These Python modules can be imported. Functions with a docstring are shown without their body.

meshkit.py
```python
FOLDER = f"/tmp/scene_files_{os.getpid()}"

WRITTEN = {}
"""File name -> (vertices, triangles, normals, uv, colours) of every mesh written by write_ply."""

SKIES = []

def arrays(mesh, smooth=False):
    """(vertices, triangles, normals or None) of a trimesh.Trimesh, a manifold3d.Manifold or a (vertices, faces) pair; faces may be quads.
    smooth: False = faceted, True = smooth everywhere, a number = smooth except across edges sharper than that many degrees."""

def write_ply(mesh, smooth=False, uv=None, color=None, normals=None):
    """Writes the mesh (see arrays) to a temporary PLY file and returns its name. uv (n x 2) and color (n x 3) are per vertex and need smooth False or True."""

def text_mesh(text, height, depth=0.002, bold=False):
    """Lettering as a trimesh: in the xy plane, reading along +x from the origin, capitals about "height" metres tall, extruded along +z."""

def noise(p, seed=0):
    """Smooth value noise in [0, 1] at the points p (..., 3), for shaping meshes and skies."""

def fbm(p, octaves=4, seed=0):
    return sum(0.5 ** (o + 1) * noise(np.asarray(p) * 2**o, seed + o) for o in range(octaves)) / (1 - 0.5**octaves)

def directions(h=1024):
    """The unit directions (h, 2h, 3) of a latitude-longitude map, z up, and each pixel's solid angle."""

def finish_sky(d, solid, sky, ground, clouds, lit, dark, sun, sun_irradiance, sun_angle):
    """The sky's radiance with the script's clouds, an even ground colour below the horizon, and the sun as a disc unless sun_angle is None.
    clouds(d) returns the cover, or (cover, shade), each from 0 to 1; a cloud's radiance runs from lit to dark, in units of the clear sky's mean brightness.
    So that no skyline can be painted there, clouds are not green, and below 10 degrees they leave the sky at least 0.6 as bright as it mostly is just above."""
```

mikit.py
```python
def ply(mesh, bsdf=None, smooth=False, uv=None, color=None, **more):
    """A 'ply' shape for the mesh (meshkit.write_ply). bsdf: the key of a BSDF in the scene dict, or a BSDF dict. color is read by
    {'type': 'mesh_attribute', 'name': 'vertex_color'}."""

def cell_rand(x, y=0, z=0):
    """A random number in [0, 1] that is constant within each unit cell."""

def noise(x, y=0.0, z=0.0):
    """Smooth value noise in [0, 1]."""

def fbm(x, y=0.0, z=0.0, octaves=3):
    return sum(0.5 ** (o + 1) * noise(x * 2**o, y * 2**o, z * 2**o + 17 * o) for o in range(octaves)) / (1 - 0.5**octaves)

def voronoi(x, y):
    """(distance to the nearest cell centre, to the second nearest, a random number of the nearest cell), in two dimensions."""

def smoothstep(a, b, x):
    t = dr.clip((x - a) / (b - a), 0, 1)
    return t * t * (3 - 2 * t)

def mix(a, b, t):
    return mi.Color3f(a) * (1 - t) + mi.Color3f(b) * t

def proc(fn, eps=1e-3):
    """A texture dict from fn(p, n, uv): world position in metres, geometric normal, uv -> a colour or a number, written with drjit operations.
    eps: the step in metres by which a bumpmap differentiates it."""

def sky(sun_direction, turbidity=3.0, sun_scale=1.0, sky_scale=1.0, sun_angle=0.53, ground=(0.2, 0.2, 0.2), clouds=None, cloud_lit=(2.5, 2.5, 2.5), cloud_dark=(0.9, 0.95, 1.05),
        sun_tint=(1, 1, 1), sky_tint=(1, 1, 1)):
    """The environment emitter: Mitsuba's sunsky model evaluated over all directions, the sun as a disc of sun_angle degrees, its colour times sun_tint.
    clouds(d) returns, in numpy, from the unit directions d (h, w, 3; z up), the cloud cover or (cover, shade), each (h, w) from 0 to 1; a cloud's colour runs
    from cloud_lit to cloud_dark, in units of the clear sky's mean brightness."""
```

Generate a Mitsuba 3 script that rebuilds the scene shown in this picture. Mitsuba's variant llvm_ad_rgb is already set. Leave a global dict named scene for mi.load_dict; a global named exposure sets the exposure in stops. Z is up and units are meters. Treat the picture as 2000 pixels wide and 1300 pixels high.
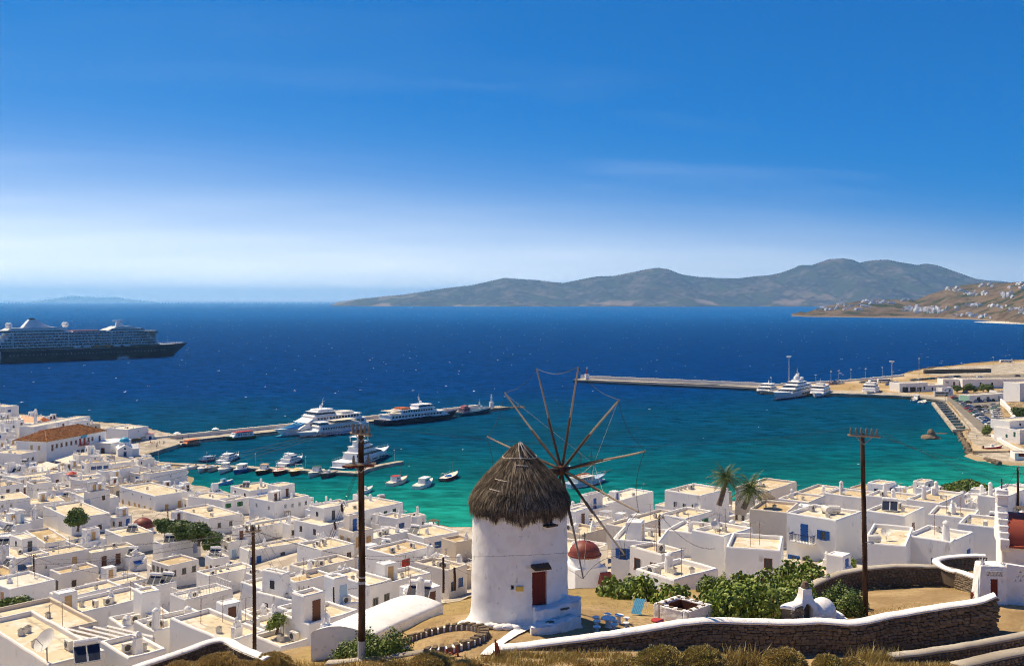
import math, random
import numpy as np
import drjit as dr
import mitsuba as mi
import mikit, meshkit
from mikit import proc, noise, fbm, smoothstep, mix, voronoi, cell_rand
from scipy.interpolate import RBFInterpolator

scene, labels = {}, {}
T4 = mi.ScalarTransform4f
# ---------------------------------------------------------------- camera, sky, exposure
F, CX, HY, EYE = 1944.0, 1000.0, 588.5, 52.0          # focal length and principal point of the 2000 x 1300 photograph, eye height
scene['camera'] = {'type': 'perspective', 'fov': 2 * math.degrees(math.atan(1000 / F)), 'fov_axis': 'x', 'near_clip': 0.5, 'far_clip': 90000.0,
                   'principal_point_offset_y': (650 - HY) / 1300, 'to_world': T4().look_at(origin=[0, 0, EYE], target=[0, 1, EYE], up=[0, 0, 1]),
                   'medium': {'type': 'ref', 'id': 'air'}}
SUN = np.array([-0.76, 0.62, 1.35])


def cirrus(d):
    # wisps of cirrus, and the pale summer veil that thickens towards the horizon and towards the sun
    x, y, z = d[..., 0], d[..., 1], d[..., 2]
    k = 1 / np.maximum(z + 0.12, 0.05)
    q = np.stack([x * k * 0.9 + y * k * 0.25, y * k * 2.6 - x * k * 0.4, z * 0], -1)
    n = meshkit.fbm(q * 1.1 + 7, 5, 3)
    m = meshkit.fbm(q * 0.35 + 31, 3, 9)
    c = np.clip((n - 0.47) / 0.42, 0, 1) * np.clip((m - 0.40) / 0.3, 0, 1) * np.clip(z / 0.04, 0, 1) * 0.09
    sunward = (x * SUN[0] + y * SUN[1]) / np.linalg.norm(SUN[:2])
    veil = np.exp(-(np.maximum(z, 0) / np.maximum(0.026 + 0.062 * sunward, 0.030)) ** 1.6) * (0.60 + 0.36 * sunward) * (0.85 + 0.3 * n)
    return np.clip(1 - (1 - c) * (1 - np.clip(veil, 0, 0.95)), 0, 1), c * 0


scene['daylight'] = mikit.sky(SUN.tolist(), turbidity=2.6, sky_scale=0.30, sun_scale=0.62, ground=(0.2, 0.18, 0.16), clouds=cirrus,
                              cloud_lit=(10.3, 10.1, 9.5), cloud_dark=(1.2, 1.35, 1.5), sky_tint=(0.0, 0.69, 1.45), sun_tint=(1.02, 1.01, 0.92))
exposure = 2.75
scene['air'] = {'type': 'homogeneous', 'albedo': {'type': 'rgb', 'value': [0.34, 0.70, 1.0]}, 'sigma_t': 4.8e-5,
                'phase': {'type': 'hg', 'g': 0.35}}
# ---------------------------------------------------------------- materials
Q = 0.85            # the plan is drawn in units of 1 / Q metres and brought to metres at the very end
_proc = proc


def proc(fn, eps=1e-3):          # the textures are written in plan units too
    return _proc(lambda p, n, uv: fn(p * Q, n, uv), eps)


def diffuse(c):
    return {'type': 'twosided', 'bsdf': {'type': 'diffuse', 'reflectance': c if isinstance(c, dict) else {'type': 'rgb', 'value': list(c)}}}


def paint(c, rough=0.45, spec=0.4, metal=0.0):
    return {'type': 'twosided', 'bsdf': {'type': 'principled', 'base_color': c if isinstance(c, dict) else {'type': 'rgb', 'value': list(c)}, 'roughness': rough, 'specular': spec, 'metallic': metal}}


def M(key, d):
    scene[key] = d
    return key


def sea_colour(p, n, uv):
    x, y = p.x, p.y
    # shallow sandy ground inside the harbour, deep water outside the moles
    shore = 300 - dr.abs(x + 10) * 0.16 + dr.maximum(x - 72, 0) * 0.80
    wob = (fbm(x * 0.012, y * 0.012, 3.0, 4) - 0.5) * 90
    t1 = smoothstep(-60, 22, y - shore + wob * 0.6)      # bright sand -> turquoise
    t2 = smoothstep(0, 85, y - shore + wob * 0.9)       # turquoise -> harbour teal
    t3 = smoothstep(90, 330, y - shore + wob * 0.5)      # teal -> deep blue
    t4 = smoothstep(600, 4200, y)  # far water painted lighter towards the horizon
    c = mix([0.012, 0.30, 0.225], [0.0008, 0.105, 0.13], t1)
    c = mix(c, [0.0005, 0.054, 0.120], t2)
    c = mix(c, [0.0003, 0.036, 0.165], t3)
    c = mix(c, [0.002, 0.10, 0.33], t4)
    ripple_shade = fbm(x * 0.20 + y * 0.06, y * 0.46, 6.0, 4)
    c = c * (0.30 + 1.4 * ripple_shade)  # light and dark of the ripples painted into the water colour
    # weed patches on the sand
    weed = smoothstep(0.52, 0.72, fbm(x * 0.05, y * 0.03, 9.0, 5)) * (1 - t3) * 0.35
    c = mix(c, [0.003, 0.055, 0.08], weed)
    # foam flecks of small breaking waves
    cell = voronoi(x * 0.055, y * 0.030)
    r = smoothstep(0.62, 0.97, cell[2]) * (0.35 + 0.65 * t3)
    f1 = noise(x * 0.9, y * 0.45, 2.0)
    fleck = dr.select((cell[0] < 0.050 * r) & (f1 > 0.3), 1.0, 0.0)
    fleck *= dr.select(y < 4200, 1.0, 0.0)
    return mix(c, [0.85, 0.88, 0.9], fleck * 0.9)


def waves(p, n, uv):
    x, y = p.x, p.y
    a = fbm(x * 0.045 + y * 0.02, y * 0.11, 1.0, 3) * 1.8
    b = fbm(x * 0.28 + y * 0.1, y * 0.55, 5.0, 3) * 0.65
    return a + b


_w = proc(waves, eps=0.12)
M('m_sea', {'type': 'blendbsdf', 'weight': 0.06,
            'a': {'type': 'bumpmap', 'arbitrary': _w, 'scale': 1.0, 'bsdf': {'type': 'diffuse', 'reflectance': proc(sea_colour)}},
            'b': {'type': 'bumpmap', 'arbitrary': _w, 'scale': 1.0, 'bsdf': {'type': 'principled', 'base_color': {'type': 'rgb', 'value': [0.0, 0.02, 0.05]}, 'roughness': 0.2, 'specular': 0.3}}})



def plaster(p, n, uv):              # lime-washed wall: uv.x runs from white to cream, uv.y is how weathered it is
    a = fbm(p.x * 0.9, p.y * 0.9, p.z * 0.5, 3)
    b = fbm(p.x * 3.5, p.y * 3.5, p.z * 1.1, 3)
    c = mix([0.87, 0.86, 0.835], [0.66, 0.56, 0.43], uv.x)
    c = c * (0.93 + 0.12 * a)
    return mix(c, [0.40, 0.36, 0.29], smoothstep(0.60, 0.78, 0.5 * a + 0.5 * b) * uv.y)


def roofing(p, n, uv):              # flat roof screed: uv.x from white over cream to ochre, uv.y the blotches
    a = fbm(p.x * 0.45, p.y * 0.45, 1.0, 3)
    b = fbm(p.x * 2.2, p.y * 2.2, 2.0, 3)
    c = mix(mix([0.74, 0.70, 0.62], [0.66, 0.565, 0.40], smoothstep(0, 0.5, uv.x)), [0.47, 0.35, 0.19], smoothstep(0.5, 1, uv.x))
    u_, v_ = p.x * 0.69 + p.y * 0.72, p.y * 0.69 - p.x * 0.72
    c = c * (0.86 + 0.26 * a) * (0.90 + 0.16 * cell_rand(u_ * 0.34, v_ * 0.27, 3.0))
    c = mix(c, [0.34, 0.27, 0.17], smoothstep(0.56, 0.74, b * 0.6 + a * 0.4) * uv.y)
    return mix(c, [0.77, 0.74, 0.68], smoothstep(0.60, 0.70, fbm(p.x * 0.8 + 9, p.y * 0.8, 4.0, 3)) * 0.5)


def rough_white(p, n, uv):
    a = fbm(p.x * 2.0, p.y * 2.0, p.z * 2.0, 4)
    c = mix([0.87, 0.86, 0.84], [0.80, 0.78, 0.75], smoothstep(0.45, 0.7, a))
    return mix(c, [0.40, 0.35, 0.28], smoothstep(0.68, 0.80, fbm(p.x * 5, p.y * 5, p.z * 3, 3)) * 0.4)


def stone_c(p, n, uv):              # field stone, uv.x picks the stone
    a = fbm(p.x * 9, p.y * 9, p.z * 9, 3)
    c = mix([0.115, 0.085, 0.058], [0.24, 0.185, 0.13], uv.x)
    c = mix(c, [0.15, 0.135, 0.115], uv.y * 0.7)
    return c * (0.6 + 0.8 * a)


def thatch_c(p, n, uv):
    a = fbm(p.x * 4, p.y * 4, p.z * 2, 3)
    c = mix([0.062, 0.050, 0.040], [0.36, 0.29, 0.21], uv.x * uv.x)
    return c * (0.6 + 0.75 * a)


def wood_c(p, n, uv):
    a = fbm(p.x * 9, p.y * 9, p.z * 2.5, 3)
    return mix([0.13, 0.095, 0.07], [0.42, 0.34, 0.25], smoothstep(0.25, 0.75, 0.5 * uv.x + 0.5 * a))


def leaf_c(p, n, uv):               # uv.x from deep green to yellow green, uv.y towards dry
    a = fbm(p.x * 1.5, p.y * 1.5, p.z * 1.5, 2)
    c = mix([0.032, 0.066, 0.012], [0.20, 0.265, 0.034], uv.x) * (0.75 + 0.5 * a)
    return mix(c, [0.44, 0.325, 0.12], uv.y)


def tile_c(p, n, uv):
    a = fbm(p.x * 1.2, p.y * 1.2, p.z * 1.2, 4)
    return mix([0.20, 0.085, 0.040], [0.42, 0.20, 0.095], smoothstep(0.3, 0.7, 0.6 * a + 0.4 * uv.x))


def concrete_c(p, n, uv):
    a = fbm(p.x * 0.35, p.y * 0.35, p.z * 0.4, 4)
    return mix([0.50, 0.45, 0.37], [0.33, 0.285, 0.225], smoothstep(0.35, 0.68, a))


def asphalt_c(p, n, uv):
    return mix([0.17, 0.155, 0.14], [0.27, 0.245, 0.21], fbm(p.x * 0.3, p.y * 0.3, 1.0, 3))


def bump_plaster(p, n, uv):
    return fbm(p.x * 5, p.y * 5, p.z * 5, 3) * 0.016 + fbm(p.x * 16, p.y * 16, p.z * 16, 2) * 0.008


M('m_plaster', diffuse(proc(plaster)))
M('m_roof', diffuse(proc(roofing)))
M('m_rough_white', {'type': 'twosided', 'bsdf': {'type': 'bumpmap', 'arbitrary': proc(bump_plaster, eps=0.01), 'scale': 1.0, 'bsdf': {'type': 'diffuse', 'reflectance': proc(rough_white)}}})
M('m_stone', diffuse(proc(stone_c)))
M('m_thatch', diffuse(proc(thatch_c)))
M('m_wood', diffuse(proc(wood_c)))
M('m_leaf', {'type': 'twosided', 'bsdf': {'type': 'principled', 'base_color': proc(leaf_c), 'roughness': 0.5, 'specular': 0.35}})
M('m_tile', diffuse(proc(tile_c)))
M('m_concrete', diffuse(proc(concrete_c)))
M('m_asphalt', diffuse(proc(asphalt_c)))
for _k, _v in dict(white=(0.80, 0.79, 0.77), offwhite=(0.66, 0.63, 0.57), grey=(0.30, 0.30, 0.30), darkgrey=(0.09, 0.09, 0.095), black=(0.02, 0.02, 0.022), blue=(0.022, 0.105, 0.34), deepblue=(0.012, 0.035, 0.13),
                   skyblue=(0.12, 0.42, 0.66), paleblue=(0.36, 0.50, 0.64), navy=(0.008, 0.016, 0.045), red=(0.42, 0.045, 0.03), brickred=(0.33, 0.075, 0.045), maroon=(0.16, 0.022, 0.018), brown=(0.14, 0.055, 0.032),
                   darkwood=(0.045, 0.030, 0.020), tan=(0.52, 0.34, 0.16), green=(0.025, 0.20, 0.07), darkgreen=(0.02, 0.09, 0.05), palegreen=(0.38, 0.62, 0.44), orange=(0.62, 0.17, 0.05), yellow=(0.70, 0.48, 0.10), canvas=(0.70, 0.60, 0.44),
                   pane=(0.028, 0.036, 0.046), palepane=(0.25, 0.38, 0.42), teal=(0.010, 0.085, 0.135), turq=(0.06, 0.40, 0.58), rope=(0.60, 0.54, 0.45), mortar=(0.14, 0.11, 0.08), iron=(0.05, 0.04, 0.035), cream=(0.74, 0.67, 0.53),
                   rust=(0.23, 0.10, 0.05), skin=(0.42, 0.26, 0.18), pink=(0.55, 0.22, 0.20), silver=(0.42, 0.44, 0.46), dome=(0.21, 0.050, 0.036), lavender=(0.30, 0.34, 0.52), oldgrey=(0.22, 0.20, 0.17)).items():
    M('c_' + _k, paint(_v, 0.12 if 'pane' in _k else 0.5, 0.5 if 'pane' in _k else 0.25))
for _k, _v in dict(white=(0.78, 0.78, 0.78), silver=(0.45, 0.46, 0.48), black=(0.012, 0.012, 0.014), blue=(0.02, 0.07, 0.24), red=(0.36, 0.02, 0.02), grey=(0.15, 0.16, 0.17), green=(0.06, 0.25, 0.17), beige=(0.42, 0.36, 0.27)).items():
    M('car_' + _k, {'type': 'principled', 'base_color': {'type': 'rgb', 'value': list(_v)}, 'roughness': 0.28, 'specular': 0.5, 'clearcoat': 0.7, 'clearcoat_gloss': 0.9})
import trimesh, shapely
from shapely.geometry import Polygon, LineString
pi, sin, cos = math.pi, math.sin, math.cos
rng = random.Random(7)


def V(*a):
    return np.array(a, float)


def raw(mesh):
    """(vertices, triangles) of a builder, a manifold or a pair."""
    if hasattr(mesh, 'to_mesh'):
        q = mesh.to_mesh()
        return np.array(q.vert_properties[:, :3], float), np.array(q.tri_verts)
    return mesh.mesh() if isinstance(mesh, MB) else mesh


class MB:
    """A mesh under construction: triangles only, each method adds one solid."""

    def __init__(s):
        s.v, s.f, s.n = [], [], 0

    def add(s, v, f):
        f = np.asarray(f, int)
        if f.shape[1] == 4:
            f = np.vstack([f[:, [0, 1, 2]], f[:, [0, 2, 3]]])
        s.v.append(np.asarray(v, float)); s.f.append(f + s.n); s.n += len(v)
        return s

    def mesh(s):
        return np.vstack(s.v), np.vstack(s.f)

    def box(s, x0, x1, y0, y1, z0, z1):
        v = [[x, y, z] for z in (z0, z1) for x, y in ((x0, y0), (x1, y0), (x1, y1), (x0, y1))]
        return s.add(v, [[0, 3, 2, 1], [4, 5, 6, 7], [0, 1, 5, 4], [1, 2, 6, 5], [2, 3, 7, 6], [3, 0, 4, 7]])

    def hexa(s, bot, top):          # two quads, each counter-clockwise from above
        return s.add(list(bot) + list(top), [[0, 3, 2, 1], [4, 5, 6, 7], [0, 1, 5, 4], [1, 2, 6, 5], [2, 3, 7, 6], [3, 0, 4, 7]])

    def taper(s, x0, x1, y0, y1, z0, z1, dx0=0, dx1=0, dy=0):   # a box whose top is drawn in
        return s.hexa([(x0, y0, z0), (x1, y0, z0), (x1, y1, z0), (x0, y1, z0)], [(x0 + dx0, y0 + dy, z1), (x1 - dx1, y0 + dy, z1), (x1 - dx1, y1 - dy, z1), (x0 + dx0, y1 - dy, z1)])

    def loft(s, rings, caps=True, closed=True):
        r = np.asarray(rings, float)
        k, n = r.shape[:2]
        i = np.arange(k * n).reshape(k, n)
        a, b = i[:-1], i[1:]
        if closed:
            q = np.stack([a, np.roll(a, -1, 1), np.roll(b, -1, 1), b], -1).reshape(-1, 4)
        else:
            q = np.stack([a[:, :-1], a[:, 1:], b[:, 1:], b[:, :-1]], -1).reshape(-1, 4)
        v = r.reshape(-1, 3)
        f = np.vstack([q[:, [0, 1, 2]], q[:, [0, 2, 3]]])
        if caps and closed:
            v = np.vstack([v, r[0].mean(0), r[-1].mean(0)])
            j = np.arange(n)
            f = np.vstack([f, np.stack([np.roll(j, -1), j, j * 0 + k * n], 1), np.stack([i[-1], np.roll(i[-1], -1), j * 0 + k * n + 1], 1)])
        return s.add(v, f)

    def tube(s, pts, rad, n=6, caps=True):
        p = np.asarray(pts, float)
        rad = np.broadcast_to(np.asarray(rad, float), len(p))
        t = np.gradient(p, axis=0)
        t /= np.linalg.norm(t, axis=1, keepdims=True) + 1e-12
        ref = V(0, 0, 1) if abs(t[0][2]) < 0.9 else V(1, 0, 0)
        u = np.cross(t, ref); u /= np.linalg.norm(u, axis=1, keepdims=True) + 1e-12
        w = np.cross(t, u)
        a = np.arange(n) * 2 * pi / n
        r = p[:, None] + rad[:, None, None] * (np.cos(a)[None, :, None] * u[:, None] + np.sin(a)[None, :, None] * w[:, None])
        return s.loft(r[:, ::-1], caps)

    def lathe(s, prof, n=16, c=(0, 0, 0), sx=1.0, sy=1.0):
        a = np.arange(n) * 2 * pi / n
        r = [[(c[0] + r0 * sx * cos(t), c[1] + r0 * sy * sin(t), c[2] + z) for t in a] for r0, z in prof]
        return s.loft(r)

    def ball(s, c, r, sub=1):
        m = ICO[sub]
        return s.add(m[0] * np.broadcast_to(np.asarray(r, float), 3) + np.asarray(c, float), m[1])

    def prism(s, poly, z0, z1):
        g = Polygon(poly) if not isinstance(poly, Polygon) else poly
        m = trimesh.creation.extrude_polygon(g, z1 - z0, engine='earcut')
        return s.add(m.vertices + V(0, 0, z0), m.faces)

    def put(s, other, m):           # another builder's mesh under the 4 x 4 matrix m
        v, f = raw(other)
        return s.add(v @ m[:3, :3].T + m[:3, 3], f)


ICO = {}
for _k in (1, 2, 3):
    _m = trimesh.creation.icosphere(subdivisions=_k)
    ICO[_k] = (np.array(_m.vertices), np.array(_m.faces))
_m = trimesh.creation.icosahedron()
ICO[0] = (np.array(_m.vertices) / np.linalg.norm(_m.vertices[0]), np.array(_m.faces))


def mat(x=0, y=0, z=0, rz=0.0, s=1.0):
    c, n = cos(rz), sin(rz)
    sx, sy, sz = np.broadcast_to(np.asarray(s, float), 3)
    return np.array([[c * sx, -n * sy, 0, x], [n * sx, c * sy, 0, y], [0, 0, sz, z], [0, 0, 0, 1.0]])


TAKEN = {}


def key_for(name):
    i = TAKEN.get(name, 0)
    TAKEN[name] = i + 1
    return name if i == 0 else f'{name}_{i:03d}'


def thing(name, label=None, cat=None, group=None, kind=None):
    """No entry of its own: the key that the keys of its parts start with."""
    k = key_for(name)
    d = {a: b for a, b in (('label', label), ('category', cat), ('group', group), ('kind', kind)) if b}
    labels[k] = d
    return k


PLY = {}


def shape(mesh, m, smooth=False, uv=None, share=None):
    """A ply dict; with share, one dict for all that give the same tag."""
    if share is not None and share in PLY:
        return PLY[share]
    mesh = mesh() if callable(mesh) and not isinstance(mesh, MB) and not hasattr(mesh, 'to_mesh') else mesh
    v, f = raw(mesh)
    if uv is not None:
        uv = np.broadcast_to(np.asarray(uv, float), (len(v), 2))
        smooth = bool(smooth)
    d = mikit.ply((v, f), m, smooth=smooth, uv=uv)
    if share is not None:
        PLY[share] = d
    return d


def part(parent, name, mesh, m, smooth=False, uv=None, at=None, share=None, label=None, kind=None):
    k = key_for(parent + '__' + name)
    d = shape(mesh, m, smooth, uv, share)
    scene[k] = {**d, 'to_world': T4(at)} if at is not None else d
    if label or kind:
        labels[k] = {a: b for a, b in (('label', label), ('kind', kind)) if b}
    return k


def solo(name, label, cat, mesh, m, smooth=False, uv=None, at=None, share=None, group=None, kind=None):
    """A thing that is one mesh."""
    k = thing(name, label, cat, group, kind)
    d = shape(mesh, m, smooth, uv, share)
    scene[k] = {**d, 'to_world': T4(at)} if at is not None else d
    return k


def at_depth(px, py, D):            # a point of the photograph at the distance D, in metres
    return V((px - CX) / F * D, D, EYE - (py - HY) / F * D)


def at_height(px, py, z):           # the same where the height is known
    D = (EYE - z) * F / (py - HY)
    return V((px - CX) / F * D, D, z)


def pixel(p):
    return V(CX + F * p[0] / p[1], HY + F * (EYE - p[2]) / p[1])


# ---------------------------------------------------------------- the land
_c = lambda *q: [tuple(at_height(px, py, 0)[:2]) for px, py in q]
COAST = Polygon([(-420, 455)] + _c((40, 816), (150, 824), (215, 832), (285, 836), (305, 845), (350, 853), (352, 867), (283, 888), (270, 897), (284, 905), (292, 913), (350, 912), (366, 930), (372, 950), (450, 966), (560, 988), (660, 1004), (785, 1016), (880, 1033), (960, 1033), (1110, 998), (1190, 990), (1275, 1004), (1305, 990), (1450, 980), (1560, 968), (1700, 970), (1850, 975), (1940, 965), (2040, 962), (2110, 935), (2050, 914), (2000, 909), (1950, 906), (1918, 901), (1887, 890), (1900, 884), (1886, 868), (1877, 850), (1872, 842), (1896, 838), (1850, 784), (1797, 776), (1700, 771), (1478, 764), (1478, 752), (1560, 746), (1640, 742), (1700, 737), (1765, 731), (1785, 723), (1850, 716), (1920, 708), (2000, 704), (2140, 696)) + [(900, 900), (900, -400), (-600, -400), (-600, 455)])
# heights: photo point and distance (world height follows), or plain x, y, z
def depth_at(px, py):
    """How far away the roofs of the town are, read off the photograph by the size of doors, windows and roof machinery."""
    left = np.interp(py, [780, 800, 820, 840, 885, 900, 925, 950, 975, 1000, 1020, 1050, 1075, 1100, 1135, 1165, 1186, 1205, 1250, 1300], [430, 395, 375, 350, 300, 285, 262, 235, 215, 200, 188, 175, 165, 152, 135, 117, 103, 88, 72, 63])
    mid = np.interp(py, [960, 990, 1010, 1040, 1060, 1085, 1112, 1140, 1170, 1190, 1220], [228, 205, 185, 160, 145, 130, 108, 97, 88, 80, 68])
    right = np.interp(py, [940, 958, 970, 985, 1000, 1015, 1030, 1060, 1100, 1131], [170, 158, 146, 132, 116, 100, 95, 88, 78, 69])
    if px <= 950:
        t = float(np.clip((px - 480) / 140, 0, 1))
        return left * (1 - t) + mid * t
    return right


_p = [at_depth(*q) for q in ((706, 1285, 41), (1015, 1197, 46), (1100, 1215, 44.5), (1688, 1203, 50), (860, 1245, 42.5), (940, 1230, 43.5), (1960, 1180, 46), (1780, 1150, 58), (1880, 1160, 54), (1450, 1180, 50), (1330, 1302, 36), (1600, 1302, 36), (1900, 1310, 36), (1000, 1302, 37), (750, 1310, 39),
                             (1250, 1235, 45), (1200, 1150, 60), (610, 1302, 46), (300, 1320, 55), (430, 1290, 50), (560, 1320, 44), (900, 1180, 54), (850, 1205, 50), (1450, 1150, 62), (1600, 1135, 62), (1250, 1150, 62), (1750, 1125, 64), (1900, 1110, 68), (1950, 1105, 70), (1800, 1278, 43.6), (1500, 1292, 41.3), (1150, 1280, 40), (2010, 1242, 43.2), (1700, 1282, 42.8), (430, 1285, 46.5))]
for _px in (-60, 60, 180, 300, 420, 540, 650, 760, 870):
    for _py in (960, 985, 1010, 1035, 1060, 1085, 1110, 1135, 1160, 1185, 1210, 1240, 1290):
        if (_px < 500 or _py < 1230) and (_px < 600 or _py > 1000) and (_px < 760 or 1030 < _py < 1180):
            _q = at_depth(_px, _py, depth_at(_px, _py))
            _p.append(V(_q[0], _q[1], max(1.6, _q[2] - 3.3)))
for _px in (1200, 1350, 1500, 1650, 1800, 1960):
    for _py in (965, 985, 1005, 1030, 1060, 1090):
        if _px > 1340 or _py > 1000:
            _q = at_depth(_px, _py, depth_at(_px, _py))
            _p.append(V(_q[0], _q[1], _q[2] - 4.0))
_p += [V(*q) for q in ((-200, 300, 2.2), (-150, 330, 2), (-230, 420, 3), (-300, 430, 4), (-120, 280, 2), (-60, 235, 2), (-330, 250, 6), (-200, 120, 15), (-90, 60, 27), (-140, 200, 3), (-20, 206, 2), (-14, 222, 1.2), (-8, 200, 3), (-30, 214, 2), (20, 242, 1.2), (30, 236, 1.2), (45, 230, 1.5), (14, 222, 2.5), (35, 202, 3.5), (55, 202, 4), (75, 202, 4), (98, 205, 5), (50, 186, 7), (70, 186, 8), (95, 188, 8), (120, 60, 35), (200, 120, 30), (160, 250, 4), (170, 330, 1.5), (190, 370, 2.2), (230, 420, 4.5), (215, 470, 2.5), (240, 520, 2.2), (300, 560, 2.4), (250, 600, 2), (330, 700, 2.5), (420, 800, 3), (330, 480, 14), (300, 400, 14), (500, 500, 30), (-40, 10, 41), (40, 10, 42), (0, 20, 41.5), (0, 0, 44), (0, -60, 50), (-200, -60, 34), (200, -60, 46), (-90, -40, 42), (100, -40, 46))]
_p = np.array(_p)
_rbf = RBFInterpolator(_p[:, :2], _p[:, 2], kernel='linear', neighbors=16)


def ground(X, Y, rough=True):
    X, Y = np.broadcast_arrays(np.asarray(X, float), np.asarray(Y, float))
    q = np.stack([X.ravel(), Y.ravel()], 1)
    z = _rbf(q)
    pts = shapely.points(q)
    d = shapely.distance(pts, COAST.exterior)
    inside = shapely.contains(COAST, pts)
    px_, py_ = q[:, 0], q[:, 1]
    port = (px_ > 110) & (py_ > 372)
    z = np.where(port, np.minimum(z, 1.5 + 0.75 * np.clip(px_ - 0.488 * py_, 0, None) * ((py_ > 390) & (py_ < 478))), z)
    z = np.where(inside, np.minimum(z, 0.5 + 0.45 * d), -0.5 - 0.15 * np.minimum(d, 40))
    if rough:
        z = z + np.where(z > 30, 0.10, 0.0) * (meshkit.fbm(np.stack([q[:, 0] * 0.8, q[:, 1] * 0.8, q[:, 0] * 0], -1), 3, 5) - 0.5)
    return z.reshape(X.shape)


def gz(x, y):
    return float(ground(x, y))


def drop(px, py, h=0.0, lo=25.0, hi=900.0):
    """Where the sight line through a point of the photograph comes within h of the ground."""
    D = np.geomspace(lo, hi, 700)
    X, z = (px - CX) / F * D, EYE - (py - HY) / F * D
    over = z - ground(X, D, False) - h
    a = int(np.argmax(over > 0))
    i = a + int(np.argmax(over[a:] < 0)) if (over[a:] < 0).any() else len(D) - 1
    if i == 0:
        return V(X[0], D[0], z[0])
    t = over[i - 1] / (over[i - 1] - over[i])
    d = D[i - 1] + t * (D[i] - D[i - 1])
    return V((px - CX) / F * d, d, EYE - (py - HY) / F * d)


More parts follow.
